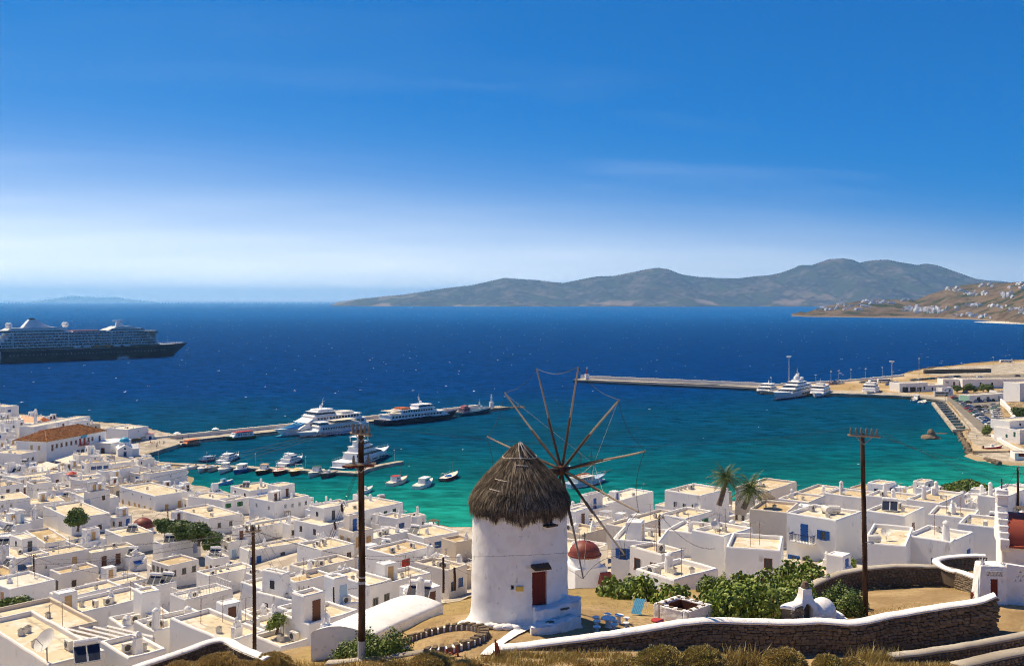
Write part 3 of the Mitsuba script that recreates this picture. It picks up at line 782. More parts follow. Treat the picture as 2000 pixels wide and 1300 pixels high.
# outdoor oven on the wall
_o = at_depth(1580, 1216, 44.6)
oven = thing('bread_oven', 'white outdoor oven with tapering chimney and half dome on the long stone wall', 'oven')
_m = mat(_o[0], _o[1], _o[2], math.radians(12))
_ch = MB()
def sq(w, d, z, x=0.0, y=0.35):
    return [(x - w / 2, y - d / 2, z), (x + w / 2, y - d / 2, z), (x + w / 2, y + d / 2, z), (x - w / 2, y + d / 2, z)]
_body = solid(MB().loft([sq(0.85, 0.8, -0.4), sq(0.82, 0.8, 0.55), sq(0.80, 0.75, 0.78), sq(0.56, 0.55, 1.02), sq(0.46, 0.46, 1.2), sq(0.42, 0.42, 1.48)])) - solid(MB().loft([sq(0.48, 0.6, 0.1, -0.05, -0.05), sq(0.48, 0.6, 0.62, -0.05, -0.05), sq(0.12, 0.6, 0.86, -0.05, -0.05)]))
part(oven, 'chimney', MB().put(_body, _m), 'm_rough_white')
part(oven, 'niche', MB().put(MB().box(-0.27, 0.17, 0.24, 0.27, 0.1, 0.8), _m), 'm_stone', uv=(0.2, 0.1))
part(oven, 'chimney_pot', MB().put(MB().lathe([(0.05, 1.46), (0.17, 1.46), (0.20, 1.6), (0.13, 1.76), (0.03, 1.78)], 9, (0.0, 0.35, 0)), _m), 'm_stone', uv=(0.6, 0.3))
_dm = MB().lathe([(0.62, -0.3), (0.62, 0.3)] + [(0.62 * cos(t), 0.3 + 0.70 * sin(t)) for t in np.linspace(0.2, 1.45, 7)], 20, (0.86, 0.35, 0))
part(oven, 'dome', MB().put(_dm, _m), 'm_rough_white', smooth=40)
part(oven, 'plinth', MB().put(rbox(0.35, 1.9, -0.2, 0.8, -0.5, 0.12, 0.06), _m), 'm_rough_white')
part(oven, 'plinth', MB().put(rbox(1.2, 1.75, -0.05, 0.65, 0.1, 0.3, 0.06), _m), 'm_rough_white')
_wl = [at_height(px, py, z) for px, py, z in ((1537, 1188, 38.55), (1552, 1180, 38.6), (1566, 1176, 38.7))]
stone_wall('short low stone wall with white slab top left of the oven', _wl, 0.5, 1.0, -1, stone=(0.12, 0.25, 0.08, 0.13), tone=0.4, seed=15)
_t = at_depth(1528, 1211, 44.3)
k = thing('round_stone_table', 'round cream stone slab table left of the oven', 'table')
part(k, 'tabletop', MB().lathe([(0.02, 0.36), (0.38, 0.36), (0.40, 0.40), (0.38, 0.44), (0.02, 0.44)], 20, (*_t[:2], gz(*_t[:2]))), 'c_cream')
part(k, 'base', MB().lathe([(0.2, -0.1), (0.18, 0.36)], 10, (*_t[:2], gz(*_t[:2]))), 'm_stone', uv=(0.5, 0.3))


def stool(px, py, r, h, label, mat_='c_paleblue', cat='stool', name='stool'):
    p = drop(px, py, h)
    k = thing(name, label, cat, 'white garden stools and tables in the windmill shade' if cat == 'stool' else None)
    z = gz(p[0], p[1])
    part(k, 'seat' if cat == 'stool' else 'tabletop', MB().lathe([(0.02, h - 0.05), (r, h - 0.05), (r * 1.03, h - 0.025), (r, h), (0.02, h)], 14, (p[0], p[1], z)), 'c_white')
    part(k, 'leg' if cat == 'stool' else 'pedestal', MB().lathe([(r * 0.65, -0.05), (r * 0.4, 0.1), (r * 0.35, h - 0.05)], 10, (p[0], p[1], z)), 'c_white')


for px, py, w in ((1164, 1203, 'behind'), (1166, 1211, 'left of'), (1166, 1221, 'nearest, in front of'), (1187, 1198, 'farthest, behind'), (1200, 1211, 'right of'), (1199, 1218, 'in front and right of')):
    stool(px, py, 0.17, 0.32, f'round white stool {w} the white table in the windmill shadow')
stool(1188, 1205, 0.33, 0.45, 'white garden table among stools in the windmill shadow', cat='table', name='garden_table')
stool(1209, 1201, 0.21, 0.40, 'small round white side table near the blue slatted deckchair', cat='table', name='side_table')
for px, py, w in ((1224, 1206, 'nearer to the deckchair'), (1223, 1215, 'farther right in the shadow, low and near')):
    stool(px, py, 0.15, 0.28, f'white stool {w}, right of the side table')
# deckchair of blue slats
p = drop(1232, 1200)
dk = thing('deckchair', 'blue slatted deckchair leaning back beside the stone basin', 'chair')
_m = mat(p[0], p[1], gz(p[0], p[1]), math.radians(-25))
for i in range(6):
    part(dk, 'slat', MB().put(MB().hexa([(i * 0.085, 0, 0.08), (i * 0.085 + 0.07, 0, 0.08), (i * 0.085 + 0.07, 0.04, 0.06), (i * 0.085, 0.04, 0.06)], [(i * 0.085 + 0.1, 0.42, 0.72), (i * 0.085 + 0.17, 0.42, 0.72), (i * 0.085 + 0.17, 0.46, 0.70), (i * 0.085 + 0.1, 0.46, 0.70)]), _m), 'c_skyblue')
for x in (-0.03, 0.62):
    part(dk, 'leg', MB().put(MB().tube([(x, 0.75, 0), (x, 0.4, 0.78)], 0.02, 5), _m), 'c_white')
part(dk, 'crossbar', MB().put(MB().tube([(-0.03, 0.50, 0.55), (0.62, 0.50, 0.55)], 0.02, 5), _m), 'c_white')
# red table
p = drop(1284, 1211, 0.35)
tb = thing('red_table', 'low round red table on the bank in front of the stone basin', 'table')
_z = gz(p[0], p[1])
part(tb, 'tabletop', MB().lathe([(0.02, 0.32), (0.30, 0.32), (0.30, 0.37), (0.02, 0.37)], 16, (p[0], p[1], _z)), 'c_red')
for dx, dy in ((-0.18, -0.1), (0.18, -0.1), (-0.15, 0.15), (0.15, 0.15)):
    part(tb, 'leg', MB().tube([(p[0] + dx, p[1] + dy, _z - 0.1), (p[0] + dx, p[1] + dy, _z + 0.33)], 0.018, 5), 'c_brown')
# red wooden gate posts in front
for px, py, dx, lab in ((968, 1288, 0.1, 'dark red wooden gate leaf at the left end of the long wall'), (893, 1281, -0.35, 'small dark red wooden gate at the opening of the stone ring')):
    p = drop(px, py)
    gt = thing('red_gate', lab, 'gate')
    z = gz(p[0], p[1]) - 0.1
    h = 0.85 if px > 900 else 0.5
    for i in range(3):
        part(gt, 'slat', MB().hexa([(p[0] + dx * i * 0.6, p[1] + 0.12 * i, z), (p[0] + dx * i * 0.6 + 0.08, p[1] + 0.12 * i, z), (p[0] + dx * i * 0.6 + 0.08, p[1] + 0.12 * i + 0.08, z), (p[0] + dx * i * 0.6, p[1] + 0.12 * i + 0.08, z)], [(p[0] + dx * i * 0.6 - 0.05, p[1] + 0.12 * i, z + h * (1 - 0.2 * i)), (p[0] + dx * i * 0.6 + 0.02, p[1] + 0.12 * i, z + h * (1 - 0.2 * i) + 0.05), (p[0] + dx * i * 0.6 + 0.02, p[1] + 0.12 * i + 0.08, z + h * (1 - 0.2 * i)), (p[0] + dx * i * 0.6 - 0.05, p[1] + 0.12 * i + 0.08, z + h * (1 - 0.2 * i))]), 'c_brickred')
    part(gt, 'rail', MB().tube([(p[0], p[1] - 0.01, z + h * 0.4), (p[0] + dx * 1.4, p[1] + 0.3, z + h * 0.4)], 0.03, 4), 'c_brickred')

# ornamental white gatehouse with lattice and horns
p = at_depth(1941, 1166, 46.3)
gh = thing('dovecote_gatehouse', 'little rough white gatehouse with horns, lattice and red door at the right edge', 'gatehouse')
_m = mat(p[0], p[1], p[2], math.radians(-8))
_bd = solid(lumpy(MB().hexa([(-0.7, 0, -0.6), (0.62, 0, -0.6), (0.62, 1.1, -0.6), (-0.7, 1.1, -0.6)], [(-0.55, 0.05, 1.45), (0.6, 0.05, 1.45), (0.6, 1.0, 1.45), (-0.55, 1.0, 1.45)]), 0.03, 3, 31, 0.16)) - solid(MB().box(-0.13, 0.2, -0.3, 0.2, 0.05, 0.85)) - solid(MB().hexa([(-0.3, -0.2, 0.98), (0.42, -0.2, 0.98), (0.42, 0.35, 0.98), (-0.3, 0.35, 0.98)], [(-0.28, -0.2, 1.25), (0.4, -0.2, 1.25), (0.4, 0.35, 1.25), (-0.28, 0.35, 1.25)]))
part(gh, 'body', MB().put(_bd, _m), 'm_rough_white')
part(gh, 'door', MB().put(MB().box(-0.12, 0.19, 0.12, 0.17, 0.05, 0.84), _m), 'c_maroon')
for i in range(6):
    x = -0.3 + i * 0.12
    part(gh, 'lattice_bar', MB().put(MB().tube([(x, 0.02, 1.0), (x + 0.06, 0.02, 1.2)], 0.016, 4).tube([(x + 0.12, 0.02, 1.0), (x + 0.06, 0.02, 1.2)], 0.016, 4), _m), 'c_white')
part(gh, 'lattice_rail', MB().put(MB().box(-0.34, 0.46, -0.02, 0.06, 1.2, 1.24), _m), 'c_white')
for x, hh in ((-0.42, 0.36), (0.5, 0.2)):
    _hn = MB().tube([(x - 0.02, 0.25, 1.35), (x, 0.25, 1.35 + hh * 0.6)], [0.14, 0.1], 6)
    for a in (-0.8, 0, 0.8):
        _hn.tube([(x, 0.25, 1.35 + hh * 0.55), (x + 0.16 * a, 0.25, 1.35 + hh + 0.06 * (1 - abs(a)))], [0.05, 0.02], 5)
    part(gh, 'horn', MB().put(_hn, _m), 'm_rough_white')
_wm = solid(MB().hexa([(0.66, 0.3, -0.9), (2.6, 0.5, -0.9), (2.6, 0.8, -0.9), (0.66, 0.6, -0.9)], [(0.66, 0.3, 1.5), (2.6, 0.5, 1.2), (2.6, 0.8, 1.2), (0.66, 0.6, 1.5)]))
for r in range(3):
    for c in range(3 - r):
        x, z = 1.05 + c * 0.24 + r * 0.12, 0.7 + r * 0.2
        _wm = _wm - solid(MB().loft([[(x - 0.07, y, z), (x + 0.07, y, z), (x + 0.001, y, z + 0.15)] for y in (1.2, -0.3)]))
part(gh, 'side_wall', MB().put(_wm, _m), 'm_rough_white')
# little red picket gate
p = at_depth(1904, 1164, 47.2)
pg = thing('picket_gate', 'small dark red picket gate left of the white gatehouse', 'gate')
_m = mat(p[0] - 0.25, p[1] - 0.15, gz(p[0], p[1]), math.radians(35))
for i in range(6):
    part(pg, 'picket', MB().put(MB().box(i * 0.1, i * 0.1 + 0.05, 0, 0.03, 0.0, 0.75 + 0.04 * (i in (0, 5))), _m), 'c_maroon')
for z in (0.12, 0.6):
    part(pg, 'rail', MB().put(MB().box(-0.02, 0.58, -0.03, 0.0, z, z + 0.06), _m), 'c_maroon')
# ---------------------------------------------------------------- shrubs, cushions, dry grass
g = np.random.default_rng(11)


def leaf_cloud(pos, nrm, size, asp=1.0, pads=False):
    """Many leaves at pos: quads (or round pads of eight faces) with given size, randomly turned about nrm."""
    n = len(pos)
    nrm = nrm + g.normal(0, 0.55, (n, 3))
    nrm /= np.linalg.norm(nrm, axis=1, keepdims=True)
    t = np.cross(nrm, g.normal(0, 1, (n, 3))); t /= np.linalg.norm(t, axis=1, keepdims=True)
    b = np.cross(nrm, t)
    s = np.broadcast_to(size, n)[:, None] * (0.7 + 0.6 * g.random((n, 1)))
    if not pads:
        v = np.stack([pos - t * s, pos - b * s * asp * 0.6, pos + t * s, pos + b * s * asp * 0.6], 1)
        f = np.arange(n)[:, None, None] * 4 + np.array([[0, 1, 2], [0, 2, 3]])[None]
        return v.reshape(-1, 3), f.reshape(-1, 3), 4
    k = 7
    a = np.arange(k) * 2 * pi / k
    rim = pos[:, None] + s[:, None] * (np.cos(a)[None, :, None] * t[:, None] + np.sin(a)[None, :, None] * b[:, None] * 0.72)
    th = 0.16 * s
    v = np.concatenate([rim, (pos + nrm * th)[:, None], (pos - nrm * th)[:, None]], 1)
    j = np.arange(k)
    fl = np.vstack([np.stack([j, (j + 1) % k, j * 0 + k], 1), np.stack([(j + 1) % k, j, j * 0 + k + 1], 1)])
    f = np.arange(n)[:, None, None] * (k + 2) + fl[None]
    return v.reshape(-1, 3), f.reshape(-1, 3), k + 2


def prickly_pear(label, spots, size=0.15, tone=0.5, group=None, name='prickly_pear', cat='cactus'):
    """spots: (x, y, ground z, radius, height) lobes of one shrub."""
    k = thing(name, label, cat, group)
    P, N, stems = [], [], MB()
    for x, y, z, r, h in spots:
        n = int(330 * r * h / 1.2 * (0.15 / size) ** 1.6)
        th, u, q = g.random(n) * 2 * pi, g.random(n), g.random(n) ** 0.4
        e = np.stack([np.cos(th) * np.sqrt(1 - u * u), np.sin(th) * np.sqrt(1 - u * u), u], 1)
        lump = 0.62 + 0.75 * meshkit.fbm(e * 2.1 + x, 3, int(abs(x) * 7))
        p = e * q[:, None] * lump[:, None] * V(r, r, h) + V(x, y, z)
        P.append(p); N.append(e * V(1, 1, 0.5) + V(0, 0, 0.1))
        for i in range(7):
            a = i * 0.9
            stems.tube([(x + 0.1 * cos(a), y + 0.1 * sin(a), z - 0.1), (x + 0.5 * r * cos(a), y + 0.5 * r * sin(a), z + 0.6 * h)], [0.06, 0.03], 5)
    P, N = np.vstack(P), np.vstack(N)
    v, f, m = leaf_cloud(P, N, size, pads=True)
    c = meshkit.fbm(P * 1.4, 3, 2)
    tone_ = np.clip(tone - 0.5 + 0.9 * g.random(len(P)) * (0.4 + c), 0, 1)
    dry = np.where(g.random(len(P)) < 0.05, 0.6, 0.0)
    part(k, 'pads', (v, f), 'm_leaf', uv=np.repeat(np.stack([tone_, dry], 1), m, 0), kind='stuff')
    part(k, 'stem', stems, 'm_wood', uv=(0.1, 0))
    return k


def lobes(px_list, h, r, lift=0.0, z=None):
    o = []
    for px, py in px_list:
        p = drop(px, py)
        o.append((p[0], p[1], p[2] - 0.1, r * (0.8 + 0.4 * g.random()), h * (0.8 + 0.4 * g.random())))
    return o


prickly_pear('dark prickly pear hedge right of the windmill, behind the stone basin', lobes([(1190, 1163), (1225, 1168), (1262, 1172), (1300, 1176), (1240, 1160), (1320, 1180)], 1.25, 0.95), 0.11, 0.8)
prickly_pear('huge sprawling prickly pear thicket below the house with the blue balcony', lobes([(1400, 1198), (1440, 1205), (1490, 1208), (1530, 1203), (1420, 1178), (1470, 1180), (1520, 1180), (1560, 1178), (1450, 1160), (1500, 1160), (1550, 1158), (1590, 1160)], 1.5, 1.15), 0.11, 0.85)
prickly_pear('tall dark prickly pear clump at the top of the thicket, under the blue balcony', lobes([(1450, 1142), (1480, 1138), (1510, 1136), (1540, 1142), (1575, 1146)], 1.6, 1.0), 0.12, 0.75)
prickly_pear('bright prickly pears behind the curved grey wall, left of the right-hand pole', lobes([(1632, 1117), (1660, 1115), (1615, 1122)], 1.5, 0.9), 0.13, 0.9)
prickly_pear('bright prickly pears behind the curved grey wall, right of the right-hand pole', lobes([(1705, 1110), (1735, 1109), (1755, 1110)], 1.5, 0.85), 0.13, 0.9)


def bush(label, spots, leaf=0.05, tone=0.45, dry=0.0, dens=1.0, name='shrub', cat='shrub', group=None, stem=True):
    k = thing(name, label, cat, group)
    P, N = [], []
    for x, y, z, r, h in spots:
        n = int(dens * 2600 * r * h)
        th, u, q = g.random(n) * 2 * pi, g.random(n), g.random(n) ** 0.3
        e = np.stack([np.cos(th) * np.sqrt(1 - u * u), np.sin(th) * np.sqrt(1 - u * u), u], 1)
        lump = 0.5 + 1.0 * meshkit.fbm(e * 2.6 + x * 3, 3, 9)
        P.append(e * (q * lump)[:, None] * V(r, r, h) + V(x, y, z)); N.append(e)
    P, N = np.vstack(P), np.vstack(N)
    v, f, m = leaf_cloud(P, N, leaf)
    c = meshkit.fbm(P * 2.0, 3, 4)
    tn = np.clip(tone - 0.45 + 0.8 * g.random(len(P)) * (0.4 + c), 0, 1)
    part(k, 'foliage', (v, f), 'm_leaf', uv=np.repeat(np.stack([tn, np.clip(dry + 0.25 * (g.random(len(P)) - 0.5) * (dry > 0), 0, 1)], 1), m, 0), kind='stuff')
    if stem:
        s = MB()
        for x, y, z, r, h in spots:
            for i in range(5):
                a = i * 1.3
                s.tube([(x, y, z - 0.1), (x + 0.5 * r * cos(a), y + 0.5 * r * sin(a), z + 0.6 * h)], [0.04, 0.015], 5)
        part(k, 'stem', s, 'm_wood', uv=(0.1, 0))
    return k


bush('round dense dark green bush between the oven and the right-hand pole', lobes([(1625, 1195), (1655, 1200), (1640, 1180), (1670, 1188)], 1.15, 0.75), 0.06, 0.42)
bush('light green feathery shrub above the thicket, in front of the white house wall', lobes([(1385, 1155), (1410, 1150)], 1.15, 0.85), 0.07, 0.6)
bush('green bush round the foot of the tallest wooden pole', lobes([(675, 1283), (705, 1282), (740, 1278), (765, 1276), (720, 1270)], 0.95, 0.72), 0.055, 0.55)


def cushion(label, px, py, r, h, tone=0.62, dry=0.45):
    """A spiny hemispherical cushion shrub: short twigs all over a dome."""
    k = thing('cushion_shrub', label, 'shrub', None)
    p = drop(px, py) if isinstance(px, (int, float)) else V(*px)
    n = int(13000 * r * h + 1500)
    th, u = g.random(n) * 2 * pi, g.random(n)
    e = np.stack([np.cos(th) * np.sqrt(1 - u * u), np.sin(th) * np.sqrt(1 - u * u), u], 1)
    lump = 0.9 + 0.28 * (meshkit.fbm(e * 2.2 + px, 3, 5) - 0.5) + 0.22 * (meshkit.noise(e * 7 + px, 6) - 0.5)
    c = p + e * lump[:, None] * V(r, r, h) + V(0, 0, -0.1)
    q = e + g.normal(0, 0.5, (n, 3)); q /= np.linalg.norm(q, axis=1, keepdims=True)
    t = np.cross(q, g.normal(0, 1, (n, 3))); t /= np.linalg.norm(t, axis=1, keepdims=True)
    L = 0.085 * (0.6 + 0.8 * g.random((n, 1)))
    v = np.stack([c - t * 0.016, c + t * 0.016, c + q * L + t * 0.006, c + q * L - t * 0.006], 1).reshape(-1, 3)
    f = (np.arange(n)[:, None, None] * 4 + np.array([[0, 1, 2], [0, 2, 3]])[None]).reshape(-1, 3)
    cl = meshkit.fbm(c * 2.5, 3, 7)
    uv = np.stack([np.clip(tone * (0.45 + 0.9 * g.random(n)), 0, 1), np.clip(dry * (0.75 + 1.0 * cl) + 0.35 * (g.random(n) - 0.5), 0, 1)], 1)
    part(k, 'twigs', (v, f), 'm_leaf', uv=np.repeat(uv, 4, 0), kind='stuff')
    d = ICO[2][0]
    lump = 0.84 + 0.25 * (meshkit.fbm(d * 2.2 + px, 3, 5) - 0.5)
    part(k, 'core', (d * lump[:, None] * V(r, r, h) + p + V(0, 0, -0.14), ICO[2][1]), 'm_leaf', smooth=True, uv=(0.12, min(1, dry * 0.7)))


for lab, px, py, r, h, tn, dr_ in (('largest olive cushion shrub in the foreground below the stone basin', 1290, 1310, 1.05, 1.0, 0.8, 0.36), ('olive cushion shrub touching the largest one on its right', 1372, 1308, 0.95, 0.93, 0.8, 0.36), ('rounded olive cushion shrub below the oven', 1532, 1304, 0.85, 0.85, 0.75, 0.4), ('small olive cushion shrub right of the one below the oven', 1618, 1306, 0.6, 0.6, 0.75, 0.42), ('low pale cushion shrub just left of the low concrete-topped wall', 1665, 1310, 0.6, 0.55, 0.7, 0.5), ('low dark brown cushion shrub in front of the stone ring', 845, 1302, 1.0, 0.62, 0.4, 0.5), ('reddish brown dead cushion shrub in front of the stone ring', 915, 1308, 0.7, 0.45, 0.35, 0.75), ('brown cushion shrub at the foot of the slimmer wooden pole', 530, 1306, 1.1, 0.85, 0.42, 0.55), ('rust brown cushion shrub inside the lower left wall corner', 425, 1308, 1.15, 0.85, 0.3, 0.7), ('pale dry cushion shrub right of the rust brown one at lower left', 482, 1312, 0.8, 0.55, 0.55, 0.6), ('grey dried cushion shrub at the bottom edge under the windmill path', 1142, 1308, 0.5, 0.4, 0.6, 0.75), ('small brown cushion shrub left of the rust brown one at lower left', 350, 1312, 0.9, 0.55, 0.35, 0.65), ('dark green brown cushion shrub by the low crumbling kerb', 775, 1312, 0.7, 0.5, 0.45, 0.45), ('low olive cushion shrub at the bottom edge, left of the largest one', 1215, 1312, 0.6, 0.5, 0.65, 0.5)):
    cushion(lab, px, py, r, h, tn, min(0.95, dr_ + 0.22))


def grass(name, label, centre_px, n, spread, hmin, hmax, tone, dry, wid=0.012):
    P = []
    ctr = [drop(*q)[:2] for q in centre_px]
    idx = g.integers(0, len(ctr), n)
    xy = np.array(ctr)[idx] + g.normal(0, 1, (n, 2)) * np.array(spread)
    z = ground(xy[:, 0], xy[:, 1])
    h = hmin + (hmax - hmin) * g.random(n) ** 1.6
    ln = g.normal(0, 0.28, (n, 2)) * h[:, None]
    a = g.random(n) * pi
    w = np.stack([np.cos(a), np.sin(a), a * 0], 1) * wid
    b = np.c_[xy, z - 0.02]
    m = b + np.c_[ln * 0.35, h * 0.6]
    t = b + np.c_[ln, h]
    v = np.stack([b - w, b + w, m - w * 0.8, m + w * 0.8, t], 1).reshape(-1, 3)
    f = (np.arange(n)[:, None, None] * 5 + np.array([[0, 1, 3], [0, 3, 2], [2, 3, 4]])[None]).reshape(-1, 3)
    uv = np.stack([np.clip(tone + 0.5 * (g.random(n) - 0.5), 0, 1), np.clip(dry + 0.5 * (g.random(n) - 0.5), 0, 1)], 1)
    k = key_for(name)
    scene[k] = mikit.ply((v, f), 'm_leaf', uv=np.repeat(uv, 5, 0))
    labels[k] = {'kind': 'stuff', 'label': label, 'category': 'grass'}


_row = [(px, 1296 + 8 * math.sin(px * 0.05)) for px in range(960, 1300, 14)]
grass('dry_grass', 'tall straw-coloured grass along the foot of the long dry stone wall, left half', _row + [(px, 1282) for px in range(985, 1220, 16)], 5200, (0.30, 0.22), 0.08, 0.42, 0.8, 0.85)
grass('dry_grass', 'tall dry stalks in the gaps between the foreground cushion shrubs', [(px, 1300) for px in (1430, 1445, 1460, 1475, 1700, 1715, 1730, 1690, 1745, 1680)], 2600, (0.24, 0.22), 0.15, 0.85, 0.7, 0.85)
grass('dry_grass', 'tawny grass along the bottom edge right of the cushion shrubs', [(px, 1303) for px in range(1640, 1880, 14)], 5200, (0.28, 0.3), 0.06, 0.32, 0.75, 0.9)
grass('dry_grass', 'yellow grass tufts dotted over the round threshing yard', [(1720, 1140), (1800, 1142), (1860, 1145), (1890, 1152), (1700, 1150), (1740, 1190), (1720, 1200), (1690, 1207)], 2600, (0.7, 0.35), 0.03, 0.16, 0.8, 0.9, 0.01)
grass('dry_grass', 'brown scrubby grass across the lower left foreground bank', [(px, 1302) for px in range(280, 960, 18)], 9000, (0.5, 0.5), 0.05, 0.26, 0.6, 0.85)
grass('dry_grass', 'sparse dry tufts on the bare earth left of the windmill', [(880, 1190), (860, 1215), (905, 1175), (900, 1250), (950, 1240), (1150, 1165), (1180, 1180)], 900, (0.6, 0.5), 0.02, 0.10, 0.7, 0.85, 0.01)
# ---------------------------------------------------------------- the town: houses and what stands on their roofs
hr = random.Random(2024)
FOOT, HOUSES, ITEMS, LAND = [], [], [], []          # footprints, (key, attributes), (key, kind, pixel), landmarks (name, px, py)
WIN = {'w': ('c_white', 'c_pane', 'white-framed'), 'b': ('c_blue', 'c_pane', 'blue-shuttered'), 'n': ('c_brown', 'c_pane', 'brown-framed'), 'd': ('c_offwhite', 'c_black', 'small dark'), 'g': ('c_green', 'c_pane', 'green-shuttered'), 't': ('c_tan', 'c_tan', 'tan-shuttered'), 'p': ('c_oldgrey', 'c_pane', 'grey'), 'r': ('c_red', 'c_red', 'red-shuttered')}
DOOR = {'B': ('c_blue', 'blue'), 'N': ('c_brown', 'brown'), 'T': ('c_tan', 'tan'), 'G': ('c_darkgreen', 'dark green'), 'D': ('c_darkgrey', 'dark'), 'S': ('c_paleblue', 'pale blue'), 'L': ('c_lavender', 'lavender')}


def window_mesh(w, h, shut):
    fr = MB().box(-w / 2, -w / 2 + 0.09, -0.05, 0.02, 0, h).box(w / 2 - 0.09, w / 2, -0.05, 0.02, 0, h).box(-w / 2 + 0.09, w / 2 - 0.09, -0.05, 0.02, h - 0.09, h).box(-w / 2 - 0.06, w / 2 + 0.06, -0.09, 0.02, -0.08, 0)
    fr.box(-0.03, 0.03, -0.04, 0.02, 0, h - 0.09)
    if shut:
        fr.box(-w * 0.98, -w / 2 - 0.02, -0.07, 0.0, 0, h).box(w / 2 + 0.02, w * 0.98, -0.07, 0.0, 0, h)
    return fr


def wall_mesh(wr, wl, H, par, base, t=0.24, wob=0.05, seed=0):
    def loop(inset, z, jz=True):
        nx, ny = max(2, int(wr / 1.3)), max(2, int(wl / 1.3))
        x0, x1, y0, y1 = inset, wr - inset, inset, wl - inset
        p = [(x0 + (x1 - x0) * i / nx, y0) for i in range(nx)] + [(x1, y0 + (y1 - y0) * i / ny) for i in range(ny)] + [(x1 - (x1 - x0) * i / nx, y1) for i in range(nx)] + [(x0, y1 - (y1 - y0) * i / ny) for i in range(ny)]
        return np.c_[np.array(p), np.full(len(p), z)]
    rings = [loop(-0.02, -base), loop(0, H - 0.10), loop(0.05, H), loop(t - 0.04, H), loop(t, H - 0.06), loop(t, H - par - 0.05)]
    q = rings[0][:, :2] * 0.7 + seed
    dz = wob * 2.4 * (meshkit.fbm(np.c_[q, q[:, 0] * 0], 2, 3) - 0.5)
    dn = wob * 1.2 * (meshkit.noise(np.c_[q * 1.3, q[:, 0] * 0 + 4], 5) - 0.5)
    for i, r in enumerate(rings):
        if i:
            r[:, 2] += dz if i < 5 else 0
            r[:, :2] += (dn if i < 4 else 0 * dn)[:, None] * np.sign(r[:, :2] - V(wr / 2, wl / 2)) * 0.8
    return MB().loft(rings, caps=False)


def chimney_mesh(kind, h):
    m = MB()
    if kind == 0:
        m.hexa([(-0.35, -0.3, -0.3), (0.35, -0.3, -0.3), (0.35, 0.3, -0.3), (-0.35, 0.3, -0.3)], [(-0.28, -0.24, h), (0.28, -0.24, h), (0.28, 0.24, h), (-0.28, 0.24, h)])
        m.box(-0.33, 0.33, -0.3, 0.3, h, h + 0.08)
        for x in (-0.22, 0.0, 0.22):
            m.box(x - 0.05, x + 0.05, -0.2, 0.2, h + 0.08, h + 0.3)
        m.hexa([(-0.33, -0.28, h + 0.3), (0.33, -0.28, h + 0.3), (0.33, 0.28, h + 0.3), (-0.33, 0.28, h + 0.3)], [(-0.1, -0.1, h + 0.52), (0.1, -0.1, h + 0.52), (0.1, 0.1, h + 0.52), (-0.1, 0.1, h + 0.52)])
    elif kind == 1:
        m.lathe([(0.40, -0.3), (0.36, h * 0.7), (0.30, h), (0.36, h + 0.05), (0.36, h + 0.15), (0.24, h + 0.3), (0.05, h + 0.42)], 10)
    else:
        m.box(-0.4, 0.4, -0.3, 0.3, -0.3, h * 0.7)
        m.hexa([(-0.3, -0.22, h * 0.7), (0.3, -0.22, h * 0.7), (0.3, 0.22, h * 0.7), (-0.3, 0.22, h * 0.7)], [(-0.2, -0.16, h), (0.2, -0.16, h), (0.2, 0.16, h), (-0.2, 0.16, h)])
        m.lathe([(0.14, h - 0.02), (0.22, h + 0.2), (0.12, h + 0.36), (0.02, h + 0.44)], 8)
    return m


